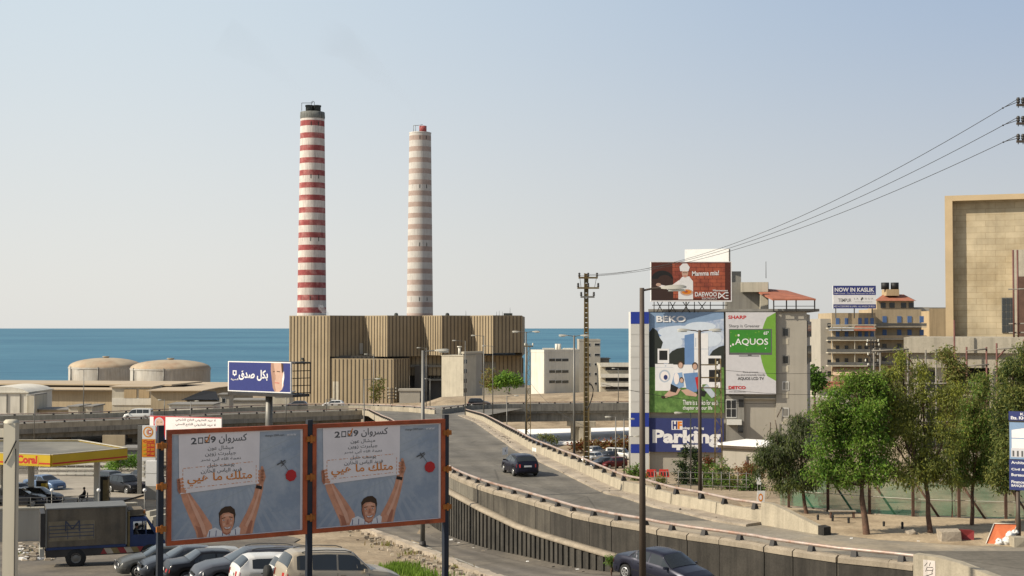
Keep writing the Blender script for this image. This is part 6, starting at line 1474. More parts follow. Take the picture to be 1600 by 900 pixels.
    if rails:
        for sgn in (1, -1): m_ = MB(); f0, f1 = q['side'][0] + .05, q['front'][0] - .03; m_.tube([((lerp(f0, f1, k / 8) - .5) * L, sgn * Wd * .33, zt(lerp(f0, f1, k / 8)) + (.01 if k in (0, 8) else .055)) for k in range(9)], .02, 6); m_.build('roof_rail', 'steel_grey', t, world=False)
    if spare:
        m_ = MB(); m_.lathe([(.01, -.11), (.27, -.11), (.31, -.07), (.31, .07), (.27, .11), (.01, .11)], (0, 0, 0), 20, 0, 'y'); m_.v = [Vector((xr_ - .14 + v.y, -.22 + v.x, .82 + v.z)) for v in m_.v]; m_.build('spare_wheel', 'rubber', t, world=False)
    return t
def ground_at(px, py, zf=None):
    """ray against the real ground"""
    r = ray(px, py); d = 20
    for i in range(4000):
        d = 25 + i * .1; p = r * (d / r.y)
        if p.z <= ground_z(p.x, p.y) + .05: return p
    return p
def at_depth(px, d): q = P(px, 512, d); return Vector((q.x, q.y, ground_z(q.x, q.y) + .055))
def dirang(x, y): return math.atan2(y, x)

# ---- the row of parked cars (near), axis turned about 22 degrees
HR = dirang(.92, .39); HL = HR + math.pi
G1 = 'cars parked in a row below the campaign billboards'
def place(px, d, dx): p = at_depth(px, d); return p
ROW = [('old grey saloon with four round headlamps, leftmost of the parked row', 'sedan', 'grey_green', (0.085, 0.085, 0.078), HL, 260, 66.5, dict(front='quad')),
       ('dark blue grey saloon with twin kidney grille, second in the parked row', 'sedan', 'slate', (0.045, 0.05, 0.06), HL, 298, 64.5, dict(front='twin')),
       ('pale silver saloon mostly hidden in the parked row, only windscreen and roof showing', 'sedan', 'silver', (0.33, 0.33, 0.31), HL, 341, 62.3, {}),
       ('black saloon parked tail first between silver saloon and grey estate', 'sedan', 'black', (0.014, 0.014, 0.016), HR, 341, 59.8, {}),
       ('dark grey estate car with bright headlamp, parked nose first under the left campaign billboard', 'wagon', 'graphite', (0.06, 0.062, 0.072), HL, 397, 57.4, dict(rails=True, scale=1.07)),
       ('white boxy hatchback parked tail first beside the grey estate', 'hatch', 'white', (0.62, 0.61, 0.57), HR, 445, 54.6, dict(dark_bumper=True)),
       ('small white off-roader with a black spare wheel on its tail', 'suv', 'white', (0.62, 0.61, 0.57), HR, 499, 52.0, dict(spare=True, scale=.86)),
       ('beige silver off-roader with red tail lamp, rightmost and nearest of the parked row', 'suv', 'beige', (0.36, 0.31, 0.235), HR, 529, 49.0, dict(rails=True, detail=True))]
for lab, kind, ck, rgb, hd, px, d, kw in ROW:
    p = at_depth(px, d)
    t = car(lab, kind, paint(ck, rgb), p, hd, group=G1, **kw)
    # follow the slope of the lot
    sl_ = (ground_z(p.x, p.y + 1.5) - ground_z(p.x, p.y - 1.5)) / 3; t.rotation_euler = (0, -math.atan(sl_ * math.sin(hd)), hd)
# ---- dark blue saloon on the lower road
p = at_depth(1036, 58.5); hd = dirang(.68, -.73); p.z -= .03
t = car('dark blue saloon driving towards the camera on the lower road, behind the brown street lamp', 'sedan', paint('midnight', (0.022, 0.023, 0.036), .3), p, hd, group='traffic', front='twin'); t.rotation_euler = (0, math.atan(-.128 * math.sin(hd)) * 1.0, hd)
# ---- black hatchback on the ramp
p = solve(812, 741, zr, 60, 200); p.z += .02; hd = dirang(-.27, .96)
t = car('black hatchback with two white flags climbing the ramp, seen from behind', 'hatch', paint('night', (0.012, 0.012, 0.022), .2), p, hd, group='traffic')
Rm = Matrix.Translation(p) @ Matrix.Rotation(hd, 4, 'Z')
for (x, y, dx) in [(.3, .78, -.10), (-.5, -.78, .0)]:
    f = thing('flag', 'white flag with dark mark on the left window of the black hatchback' if y > 0 else 'small white flag on the right side of the black hatchback', 'flag', Rm @ Vector((x, y, 1.25)), hd)
    mb = MB(); mb.cyl((0, 0, -.1), (0, 0, .62), .012, .012, 5); mb.build('stick', 'white_paint', f, world=False)
    mb = MB(); rows = [[(-.02 - .22 * k / 6, .05 * math.sin(k * 1.4) + (.40 if y > 0 else -.22) * k / 6, z_ - .05 * k / 6) for k in range(7)] for z_ in ((.12, .62) if y > 0 else (.35, .6))]
    mb.grid(rows, 0, True); mb.build('cloth', 'roof_white', f, world=False)
    if y > 0: mb = MB(); mb.ball((-.14, .2, .36), .07, .02, .09, 8); mb.build('emblem', 'soot', f, world=False)
# ---- highway traffic
def hwy(px, py, d): q = P(px, 512, d); return Vector((q.x, q.y, -14.98))
for lab, kind, ck, rgb, px, d, hd, cat in [('black off-roader on the highway above the start of the right ramp barrier', 'suv', 'black', (0.014, 0.014, 0.016), 749, 266, 0.0, 'car'),
        ('small dark car on the highway left of the ribbed hall, just behind the parapet', 'hatch', 'graphite', (0.06, 0.062, 0.072), 464, 262, math.pi, 'car'), ('white car on the highway in front of the ribbed hall', 'hatch', 'white', (0.62, 0.61, 0.57), 521, 264, math.pi, 'car'),
        ('white van with blue grey windows on the left viaduct', 'van', 'white', (0.62, 0.61, 0.57), 217, 229, math.pi, 'van')]:
    t = car(lab, kind, paint(ck, rgb), hwy(px, 0, d), hd, cat, group='traffic', detail=False)
# ---- cars at the filling station and in the pit under the viaduct
for lab, kind, ck, rgb, px, d, hd, cat in [('blue saloon at the left fuel pump of the filling station', 'sedan', 'blue', (0.10, 0.15, 0.24), 72, 133, dirang(.75, -.5), 'car'), ('pale silver car behind the left pillar of the filling station', 'hatch', 'silver', (0.33, 0.33, 0.31), 31, 122, dirang(.8, -.5), 'car'),
        ('black large off-roader parked before the orange price sign', 'suv', 'black', (0.014, 0.014, 0.016), 200, 129, dirang(.72, -.68), 'car'), ('dark car half hidden behind the black off-roader', 'hatch', 'graphite', (0.06, 0.062, 0.072), 178, 139, dirang(.72, -.68), 'car'),
        ('dark blue car half hidden behind the price sign pole', 'sedan', 'slate', (0.045, 0.05, 0.06), 228, 141, dirang(.8, -.6), 'car'), ('black hatchback low by the railing under the canopy', 'hatch', 'night', (0.012, 0.012, 0.022), 62, 117, dirang(1, -.1), 'car'),
        ('dark grey car with tarpaulin beside the big pale post', 'wagon', 'graphite', (0.06, 0.062, 0.072), 30, 115, dirang(1, .1), 'car'), ('white car by the pale walls behind the blue billboard post', 'sedan', 'white', (0.62, 0.61, 0.57), 258, 92, dirang(.9, .3), 'car')]:
    t = car(lab, kind, paint(ck, rgb), at_depth(px, d), hd, cat, group='cars at the filling station', detail=False)
for lab, kind, ck, rgb, px, py, hd, cat in [('white hatchback parked lowest left in the pit below the viaduct', 'hatch', 'white', (0.62, 0.61, 0.57), 925, 722, dirang(-.5, -.8), 'car'), ('silver off-roader behind the white hatchback in the pit', 'suv', 'silver', (0.33, 0.33, 0.31), 931, 712, dirang(.6, .7), 'car'),
        ('dark hatchback between silver off-roader and white van in the pit', 'hatch', 'graphite', (0.06, 0.062, 0.072), 949, 718, dirang(-.7, -.7), 'car'), ('white van parked before the blue striped pylon', 'van', 'white', (0.62, 0.61, 0.57), 968, 717, dirang(.85, -.5), 'van'),
        ('grey car roof nearest the ramp barrier in the pit', 'sedan', 'slate', (0.045, 0.05, 0.06), 945, 731, dirang(-.8, -.5), 'car'), ('dark red car right of the grey roofed car in the pit', 'hatch', 'wine', (0.11, 0.02, 0.02), 957, 731, dirang(-.8, -.6), 'car'),
        ('black car below the pylon stripes, behind the white van', 'wagon', 'black', (0.014, 0.014, 0.016), 981, 706, dirang(.9, -.4), 'car')]:
    p = ground_at(px, py); t = car(lab, kind, paint(ck, rgb), p, hd, cat, group='cars in the pit below the viaduct', detail=False)

# ---- truck
dm('tarp_grey', (0.145, 0.118, 0.083), 0.85, 0.16, 0.9, 0.1, rgb2=(0.10, 0.088, 0.07), streak=0.3, fine=0.08); dm('truck_blue', (0.018, 0.035, 0.10), 0.5, 0.2, 2, spec=0.4); dm('truck_yellow', (0.19, 0.14, 0.06), 0.7, 0.3, 2); dm('emblem_faded', (0.19, 0.155, 0.10), 0.8, 0.2, 2); dm('emblem_blue', (0.06, 0.065, 0.09), 0.8, 0.2, 2); dm('truck_red', (0.22, 0.03, 0.03), 0.6, 0.2, 3); dm('truck_cream', (0.38, 0.33, 0.25), 0.7, 0.2, 3)
hd = dirang(.94, .34); p = at_depth(153, 73.5)
t = thing('lorry', 'old box lorry with grey canvas body, yellow emblem and dark blue cab, driver inside', 'lorry', p, hd)
TK = t; b = lambda nm, mb, m, par=None: mb.build(nm, m, par or t, world=False)
mb = MB(); mb.box(-2.5, 1.42, -1.1, 1.1, 1.12, 3.02); b('box_body', mb, 'tarp_grey')
mb = MB(); mb.box(-2.52, 1.44, -1.13, 1.13, 3.021, 3.09); [mb.box(-2.54, -2.46, s - .04, s + .04, 1.1, 3.05) for s in (-1.12, 1.12)]; [mb.box(1.38, 1.46, s - .04, s + .04, 1.1, 3.05) for s in (-1.12, 1.12)]; b('body_frame', mb, 'steel_grey')
mb = MB(); mb.box(-2.5, 1.42, -1.13, 1.13, .98, 1.11); b('deck', mb, 'truck_blue')
mb = MB(); mb.box(-2.5, 1.5, -1.08, -1.02, .62, .97); mb.box(-2.5, 1.5, 1.02, 1.08, .62, .97); b('side_skirt', mb, 'steel_dark')
mb = MB(); y = -1.085
for k in range(6):
    x = .15 + k * .33
    if x > 1.9: break
    mb.face([(x, y, .66), (x + .33, y, .66), (x + .165, y, .95)], k % 3); mb.face([(x + .165, y, .95), (x + .33, y, .66), (x + .495, y, .95)], (k + 1) % 3)
b('painted_triangles', mb, ['truck_red', 'truck_cream', 'truck_yellow'])
mb = MB(); y = -1.106
E0 = len(mb.v)
mb.box(-2.83, -.55, y - .004, y, 1.42, 2.42, 0)
for z in (1.62, 1.80, 1.98, 2.16): mb.box(-2.8, -.6, y - .008, y - .0045, z, z + .045, 1)
for x in (-2.8, -1.9, -1.3, -.62): mb.box(x, x + .03, y - .012, y - .0085, 1.5, 2.2, 1)
for (x0, z0), (x1, z1) in [((-1.98, 1.9), (-1.98, 2.42)), ((-1.98, 2.42), (-1.66, 2.0)), ((-1.66, 2.0), (-1.32, 2.42)), ((-1.32, 2.42), (-1.32, 1.9))]:
    d_ = Vector((x1 - x0, 0, z1 - z0)); n_ = Vector((-d_.z, 0, d_.x)).normalized() * .035; mb.obox((x0 - n_.x, y - .018, z0 - n_.z), d_, Vector((0, .004, 0)), n_ * 2, 1)
mb.v = [v + Vector((.42, 0, 0)) for v in mb.v]
b('emblem', mb, ['emblem_faded', 'emblem_blue'])
mb = MB(); mb.box(-2.5, 2.9, -.5, .5, .55, .75); mb.box(-2.5, 2.7, -.42, -.34, .5, .97); mb.box(-2.5, 2.7, .34, .42, .5, .97); b('chassis', mb, 'black')
mb = MB(); mb.box(-2.78, -2.55, -1.1, 1.1, 1.15, 2.85); b('rear_gate', mb, 'steel_dark'); mb = MB(); [mb.box(-2.8, -2.58, -1.0 + k * .5, -.6 + k * .5, .62, 1.05) for k in range(4)]; b('crates_rack', mb, 'lamp_head')
# cab: shell with open side windows
def cab_side(sgn):
    mb = MB(); y = sgn * .98; y2 = sgn * .90
    def quad(pts): 
        a = [(x, y if z < 1.6 else lerp(y, y2, (z - 1.6) / .75), z) for x, z in pts]; c = [(x, yy - sgn * .06, z) for x, yy, z in a]
        mb.face(a); mb.face(c[::-1])
        for i in range(len(a)): j = (i + 1) % len(a); mb.face([a[i], c[i], c[j], a[j]])
    quad([(1.62, .62), (3.3, .62), (3.42, .85), (3.40, 1.15), (3.12, 1.52), (1.62, 1.55)])
    quad([(1.62, 1.551), (1.78, 1.551), (1.78, 2.22), (1.62, 2.22)]); quad([(2.86, 1.535), (3.12, 1.521), (2.62, 2.22), (2.50, 2.22)]); quad([(1.62, 2.221), (2.62, 2.221), (2.5, 2.36), (1.66, 2.36)]); quad([(2.40, 1.545), (2.46, 1.545), (2.46, 2.21), (2.40, 2.21)])
    return mb
for s in (-1, 1): b('cab_side', cab_side(s), 'truck_blue')
mb = MB(); mb.box(1.62, 1.66, -.92, .92, .65, 2.36); mb.hexa([(1.66, -.88, 2.361), (2.5, -.88, 2.361), (2.5, .88, 2.361), (1.66, .88, 2.361), (1.66, -.8, 2.43), (2.4, -.8, 2.43), (2.4, .8, 2.43), (1.66, .8, 2.43)])
mb.hexa([(3.1, -.9, .7), (3.42, -.9, .75), (3.42, .9, .75), (3.1, .9, .7), (3.05, -.9, 1.53), (3.14, -.9, 1.51), (3.14, .9, 1.51), (3.05, .9, 1.53)]); mb.box(1.66, 3.1, -.9, .9, .65, .9); b('cab', mb, 'truck_blue')
mb = MB(); mb.face([(3.13, -.88, 1.53), (3.13, .88, 1.53), (2.6, .82, 2.24), (2.6, -.82, 2.24)]); b('windscreen', mb, 'car_glass')
mb = MB(); mb.box(1.75, 2.05, -.8, .8, .9, 1.25); mb.box(1.68, 1.8, -.8, .8, 1.25, 1.75); b('seat', mb, 'black')
mb = MB(); mb.box(1.5, 2.45, -.8, .8, 2.5, 2.56); mb.box(1.55, 2.3, -.7, .7, 2.561, 2.8); b('roof_rack', mb, ['tarp_grey']); mb = MB(); mb.cyl((2.35, -.5, 2.56), (2.35, -.5, 2.75), .09, .09, 8); b('marker_lamp', mb, 'lens_amber')
mb = MB(); mb.box(1.5, 1.61, -1.0, 1.0, .7, 2.75); b('bulkhead', mb, 'truck_yellow')
mb = MB(); mb.box(3.40, 3.52, -.95, .95, .5, .78); b('bumper', mb, 'steel_dark'); 
for s in (-1, 1):
    mb = MB(); mb.cyl((3.42, s * .68, 1.0), (3.46, s * .68, 1.0), .12, .12, 12); b('headlight', mb, 'lens_white'); mb = MB(); mb.box(2.95, 3.0, s * 1.2 - .08, s * 1.2 + .08, 1.6, 1.95); mb.cyl((2.95, s * .98, 1.75), (2.97, s * 1.15, 1.8), .015, .015, 5); b('mirror', mb, 'black')
for x in (-1.05, 2.62):
    for s in (-1, 1):
        mb = MB(); w2 = .24 if x < 0 else .13; mb.lathe([(.28, -w2), (.46, -w2), (.51, -w2 * .75), (.51, w2 * .75), (.46, w2), (.28, w2)], (x, s * (.95 - w2 * .4), .51), 20, 0, 'y'); mb.lathe([(.25, w2 * s), (.14, w2 * s * .6), (.02, w2 * s * .75)], (x, s * (.95 - w2 * .4), .51), 16, 0, 'y'); wh = b('wheel', mb, 'rubber')
        mb = MB(); mb.lathe([(.26, s * (w2 + .003)), (.2, s * (w2 - .03)), (.1, s * (w2 + .02)), (.01, s * (w2 + .02))], (x, s * (.95 - w2 * .4), .51), 16, 0, 'y'); b('rim', mb, 'steel_grey', wh)

# ================================================================== PEOPLE
def person(label, loc, rotz, joints, bones, radii, hair_c, skinm, clothm, head_c, hr=.105):
    """continuous skinned body; joints in metres, local"""
    t = thing('person', label, 'person', loc, rotz)
    names = list(joints); me = bpy.data.meshes.new('body'); me.from_pydata([joints[n] for n in names], [(names.index(a), names.index(b_)) for a, b_ in bones], []); me.update()
    o = bpy.data.objects.new('body', me); COL.objects.link(o); md = o.modifiers.new('skin', 'SKIN'); md.use_smooth_shade = True
    for i, n in enumerate(names): me.skin_vertices[0].data[i].radius = radii[n]; me.skin_vertices[0].data[i].use_root = n == 'pelvis'
    s2 = o.modifiers.new('sub', 'SUBSURF'); s2.levels = 1; s2.render_levels = 1
    bpy.context.view_layer.update(); ev = o.evaluated_get(bpy.context.evaluated_depsgraph_get()); m2 = bpy.data.meshes.new_from_object(ev); bpy.data.objects.remove(o)
    m2.materials.clear(); m2.materials.append(M[clothm]); m2.materials.append(M[skinm])
    hd_ = Vector(joints['head'])
    hands = [Vector(joints[n]) for n in names if n.startswith('hand')]
    for f in m2.polygons:
        c = f.center; f.use_smooth = True
        if (c - hd_).length < .16 or any((c - h).length < .09 for h in hands): f.material_index = 1
    b_ = bpy.data.objects.new('body', m2); COL.objects.link(b_); b_.parent = t; WM[b_.name] = WM[t.name]
    mb = MB(); mb.ball(Vector(head_c) + Vector((-.015, 0, .03)), hr * .98, hr * .92, hr * 1.02, 12); mb.v = [v for v in mb.v]; mb.build('hair', hair_c, t, world=False)
    return t
dm('cloth_dark', (0.02, 0.02, 0.022), 0.85, 0.1, 8); dm('cloth_grey', (0.10, 0.09, 0.08), 0.85, 0.1, 8)
def seated(label, loc, rotz, cloth='cloth_dark', short=False):
    J = dict(pelvis=(0, 0, .50), waist=(-.03, 0, .68), chest=(-.04, 0, .90), neck=(0, 0, 1.06), head=(.03, 0, 1.20), top=(.035, 0, 1.28))
    E_ = [('pelvis', 'waist'), ('waist', 'chest'), ('chest', 'neck'), ('neck', 'head'), ('head', 'top')]
    Rr = dict(pelvis=(.15, .13), waist=(.13, .11), chest=(.16, .12), neck=(.055, .055), head=(.095, .10), top=(.07, .08))
    for s, n in ((1, 'l'), (-1, 'r')):
        for k, v, r in [('hip', (.02, s * .1, .50), .10), ('knee', (.42, s * .13, .50), .07), ('ankle', (.55, s * .13, .10), .048), ('toe', (.70, s * .14, .05), .04), ('shoulder', (-.02, s * .19, .98), .065), ('elbow', (.10, s * .26, .73), .048), ('wrist', (.32, s * .18, .62), .036), ('hand' + n, (.42, s * .15, .60), .032)]:
            J[k + n if k != 'hand' + n else k] = v; Rr[k + n if k != 'hand' + n else k] = (r, r)
        E_ += [('pelvis', 'hip' + n), ('hip' + n, 'knee' + n), ('knee' + n, 'ankle' + n), ('ankle' + n, 'toe' + n), ('chest', 'shoulder' + n), ('shoulder' + n, 'elbow' + n), ('elbow' + n, 'wrist' + n), ('wrist' + n, 'hand' + n)]
    return person(label, loc, rotz, J, E_, Rr, 'hair', 'skin', cloth, J['head'])
Mt = WM[TK.name]
seated('person driving the old box lorry, seen through the open cab window', Mt @ Vector((1.98, -.42, .75)), hd, 'cloth_grey')
p = at_depth(134, 119)
seated('person in dark clothes sitting on a chair by the right fuel pump', p + Vector((0, 0, .0)), dirang(-.9, -.4))
ch = thing('plastic_chair', 'dark plastic chair under the seated person at the filling station', 'chair', p, dirang(-.9, -.4))
mb = MB(); mb.box(-.22, .24, -.22, .22, .36, .40); mb.build('seat', 'steel_dark', ch, world=False); mb = MB(); mb.box(-.28, -.23, -.21, .21, .40, .85); mb.build('backrest', 'steel_dark', ch, world=False)
for x in (-.2, .2):
    for y in (-.19, .19): mb = MB(); mb.cyl((x * 1.1, y * 1.1, 0), (x, y, .36), .018, .018, 6); mb.build('leg', 'steel_dark', ch, world=False)

# ================================================================== FILLING STATION
dm('station_yellow', (0.48, 0.33, 0.02), 0.45, 0.08, 0.6); dm('station_red', (0.42, 0.03, 0.02), 0.5, 0.08, 1); dm('sign_orange', (0.62, 0.24, 0.02), 0.5, 0.06, 1); dm('canopy_roof', (0.13, 0.125, 0.11), 0.85, 0.25, 0.25, rgb2=(0.19, 0.18, 0.15))
zc = P(80, 713, 107).z
C5 = [P(-60, 709, 110), P(80, 713, 107), P(197, 702, 113), P(123, 691.5, 121), P(-60, 694, 121)]
C5 = [Vector((v.x, v.y, zc)) for v in C5]; C5[2].z = zc; 
t = thing('station_canopy', 'filling station canopy with grey roof, yellow edge and red lettering', 'canopy', (C5[1].x, C5[1].y, -15))
mb = MB(); mb.face(C5[::1]); mb.face([v + Vector((0, 0, -.62)) for v in C5][::-1]); mb.build('roof', 'canopy_roof', t)
mb = MB()
cen = sum(C5, Vector()) / 5
for a, b2 in zip(C5, C5[1:] + C5[:1]):
    fr_ = Fr(a, b2); fbox(mb, fr_, -.0, fr_.w, -.78, .10, -.12, -.002, 0); fbox(mb, fr_, 0, fr_.w, .101, .15, -.14, .1, 2); fbox(mb, fr_, 0, fr_.w, -.62, -.5, -.128, -.121, 1)
mb.build('fascia', ['station_yellow', 'station_red', 'cream_wall'], t)
fr_ = Fr(C5[0], C5[1]); a0 = fr_.a(30); a1 = fr_.a(62)
cv = Canvas(fr_, (0, 0, 32, 16), (a0, -.66, a1 - a0, .72), -.13, .002); cv.rect(-4, 3.2, 34, 16.5, 'station_yellow'); cv.text('Coral', 0, 1, 32, 15, 'station_red', .05); cv.build('lettering', t)
for px, d in [(51, 117.5), (153.5, 115.5), (2, 116)]:
    q = at_depth(px, d); mb = MB(); mb.box(q.x - .2, q.x + .2, q.y - .2, q.y + .2, q.z - .3, zc - .62); mb.build('pillar', 'white_wall', t)
for px, d, lab in [(68, 123, 'dark and cream fuel pump beside the left canopy pillar'), (164, 119, 'tall dark and tan fuel pump beside the right canopy pillar')]:
    q = at_depth(px, d); u = thing('fuel_pump', lab, 'fuel pump', q)
    mb = MB(); mb.box(-.42, .42, -.3, .3, 0, 2.15 if px > 100 else 1.5); mb.build('cabinet', 'black', u, world=False); mb = MB(); mb.box(.02, .43, -.31, .2, .2, 1.95 if px > 100 else 1.35); mb.build('panel', 'truck_yellow' if px > 100 else 'station_yellow', u, world=False); mb = MB(); mb.box(-.46, .46, -.33, .33, 2.16 if px > 100 else 1.51, 2.25 if px > 100 else 1.58); mb.build('cap', 'steel_dark', u, world=False)
    mb = MB(); mb.tube([(.45, -.1, 1.1), (.6, -.1, .8), (.55, -.1, .3), (.46, -.1, .5)], .025, 6); mb.build('hose', 'black', u, world=False)
q = P(230, 665, 127); zb = ground_z(q.x, q.y); SG = Fr(P(217, 665, 127), P(243, 665, 127)); t = thing('price_sign', 'tall white and orange fuel price sign with round emblem on a grey pole', 'sign', (q.x, q.y, zb))
mb = MB(); q2 = P(218.5, 665, 127); mb.box(q2.x - .2, q2.x + .16, q2.y, q2.y + .3, zb - .3, q2.z); mb.build('pole', 'steel_grey', t)
mb = MB(); fbox(mb, SG, .3, SG.w, SG.uv(230, 752)[1], 0, .0, .28); mb.build('panel', 'white_sign', t)
cv = Canvas(SG, (221, 665, 243, 752), (.3, SG.uv(230, 752)[1], SG.w - .3, -SG.uv(230, 752)[1]), -.004, .003)
cv.ell(231, 675, 8.5, 8.5, 'sign_orange'); cv.ell(231, 675, 6.2, 6.6, 'white_sign'); cv.ell(233, 675, 5, 5.4, 'sign_orange'); cv.ell(233.5, 675, 3.8, 4.4, 'white_sign'); cv.text('C', 230, 671.5, 236, 678.5, 'station_red', .04)
cv.rect(221, 686, 243, 714, 'sign_orange'); cv.rect(229, 692, 242, 713, 'station_red'); cv.text('Coral', 223, 687.5, 241, 691.5, 'station_red', .05)
for y in (693, 699.5, 706): cv.text({693: '25 900', 699.5: '25 200', 706: '19 100'}[y], 230, y + .5, 241.5, y + 5, 'sign_orange', .05); cv.rect(222.5, y + 1, 227.5, y + 4, 'station_yellow')
for y in (720, 729, 738): cv.rect(222, y, 232, y + 7, 'lamp_head'); cv.text('?' if False else 'P', 225, y + 1, 229, y + 5, 'ad_text', .02)
cv.build('printed_panel', t)
q = at_depth(239.5, 123); t = thing('white_cabinet', 'tall white cabinet standing at the foot of the price sign', 'cabinet', q)
zt_ = P(239, 720, 123).z - q.z; zb_ = P(239, 759, 123).z - q.z; mb = MB(); mb.box(-.5, .5, -.3, .3, zb_, lerp(zb_, zt_, .49)); mb.box(-.5, .5, -.3, .3, lerp(zb_, zt_, .51), zt_); mb.build('door', 'white_paint', t, world=False); mb = MB(); mb.box(-.54, .54, -.29, .34, -.1, zb_ - .002); mb.box(-.47, .47, -.28, .32, zb_, zt_ - .03); mb.build('base', 'grey_wall', t, world=False)
# walls, railings
def wallpath(label, pts, h, w, m, coping=None, name='low_wall', zoff=0.0, cat='wall'):
    pts = [Vector(p) for p in pts]; t = thing(name, label, cat, pts[0]); mb = MB(); mb.sweep(pts, [(w / 2, h), (w / 2, -.6), (-w / 2, -.6), (-w / 2, h)]); mb.build('wall', m, t)
    if coping: mb = MB(); mb.sweep(pts, [(w / 2 + .06, h + .1), (w / 2 + .06, h + .002), (-w / 2 - .06, h + .002), (-w / 2 - .06, h + .1)]); mb.build('coping', coping, t)
    return t
pw = [at_depth(x, d) for x, d in [(-80, 86), (0, 86), (76, 87), (150, 89), (215, 91)]]
zt_ = P(0, 798, 86).z
pw2 = [Vector((v.x, v.y, ground_z(v.x, v.y))) for v in pw]
wallpath('grey green retaining wall behind the box lorry, below the filling station', pw2, 2.0, .3, 'grey_wall', 'cream_wall')
t = thing('railing', 'low metal railing on the wall by the filling station', 'railing', pw[1])
for dz in (.18, .38, .58): mb = MB(); mb.tube([v + Vector((0, 0, 2.1 + dz)) for v in pw2[:4]], .025, 5); mb.build('rail', 'steel_grey', t)
for a, b2 in zip(pw2[:3], pw2[1:4]):
    for f in (0, .33, .66): v = a.lerp(b2, f); mb = MB(); mb.cyl(v + Vector((0, 0, 2.0)), v + Vector((0, 0, 2.7)), .03, .03, 5); mb.build('post', 'steel_grey', t)
for px, lab in [(81, 'globe lamp above the left end of the lorry body'), (154, 'globe lamp above the right end of the lorry body'), (226, 'globe lamp right of the lorry cab')]:
    q = P(px, 766, 88.5); zb = ground_z(q.x, q.y) + 1.4; t = thing('globe_lamp', lab, 'lamp', (q.x, q.y, zb), 0, 'white globe lamps on thin posts'); mb = MB(); mb.cyl((q.x, q.y, zb - 1.5), (q.x, q.y, q.z), .035, .03, 6); mb.build('post', 'steel_grey', t); mb = MB(); mb.ball((q.x, q.y, q.z), .12, n=12); mb.build('globe', 'white_paint', t)
q = at_depth(212, 97); t = thing('barrier_block', 'white and red concrete block right of the lorry', 'block', q); mb = MB(); mb.box(-.45, .0, -.3, .3, 0, 1.0, 0); mb.box(.001, .45, -.3, .3, 0, 1.0, 1); mb.build('block', ['white_wall', 'truck_red'], t, world=False)
for k, (x, d) in enumerate([(236, 84), (241, 80)]):
    wallpath(['pale concrete wall end between lorry and blue post', 'second pale concrete wall end nearer the blue post'][k], [at_depth(x - 3, d), at_depth(x + 30, d + 3)], 2.0, .25, 'cream_wall')
t = thing('guard_rail', 'pale guard rail of three bars behind the filling station forecourt', 'fence', at_depth(140, 150))
for dz in (.35, .85, 1.35):
    mb = MB(); mb.sweep([at_depth(x, 152) + Vector((0, 0, dz)) for x in (62, 110, 160, 232)], [(.03, .1), (.03, -.1), (-.03, -.1), (-.03, .1)]); mb.build('rail', 'white_wall', t)
for x in range(64, 232, 14): v = at_depth(x, 152.2); mb = MB(); mb.box(v.x - .06, v.x + .06, v.y - .0, v.y + .1, v.z, v.z + 1.5); mb.build('post', 'grey_wall', t)
bld('hut', 'small dark hut under the viaduct behind the canopy', 'hut', 186, 222, 703, 165, 4, 'grey_wall_dark', over=.2)
bld('hoarding', 'sandy coloured hoarding panel behind the right end of the canopy', 'hoarding', 160, 195, 683, 170, .3, 'shed_wall', roof='shed_wall')
# ================================================================== VEGETATION
def leaf_quads(mb, c, n, ln, wd_, mi, rnd, droop=0.0, spread=0.35):
    ax = Vector((rnd.gauss(0, 1), rnd.gauss(0, 1), rnd.gauss(0, .6) - droop)).normalized()
    for k in range(n):
        p = c + ax * (rnd.random() - .3) * spread * 1.6 + Vector((rnd.gauss(0, .4), rnd.gauss(0, .4), rnd.gauss(0, .35))) * spread
        d = (ax * .6 + Vector((rnd.gauss(0, .7), rnd.gauss(0, .7), rnd.gauss(0, .6) - droop))).normalized(); s = d.cross(Vector((rnd.gauss(0, 1), rnd.gauss(0, 1), rnd.gauss(0, 1)))).normalized()
        L = ln * rnd.uniform(.6, 1.3); w = wd_ * rnd.uniform(.7, 1.2)
        m = mi[int(rnd.random() ** 1.5 * len(mi))]
        mb.face([p, p + d * L * .5 + s * w * .5, p + d * L, p + d * L * .5 - s * w * .5], m)
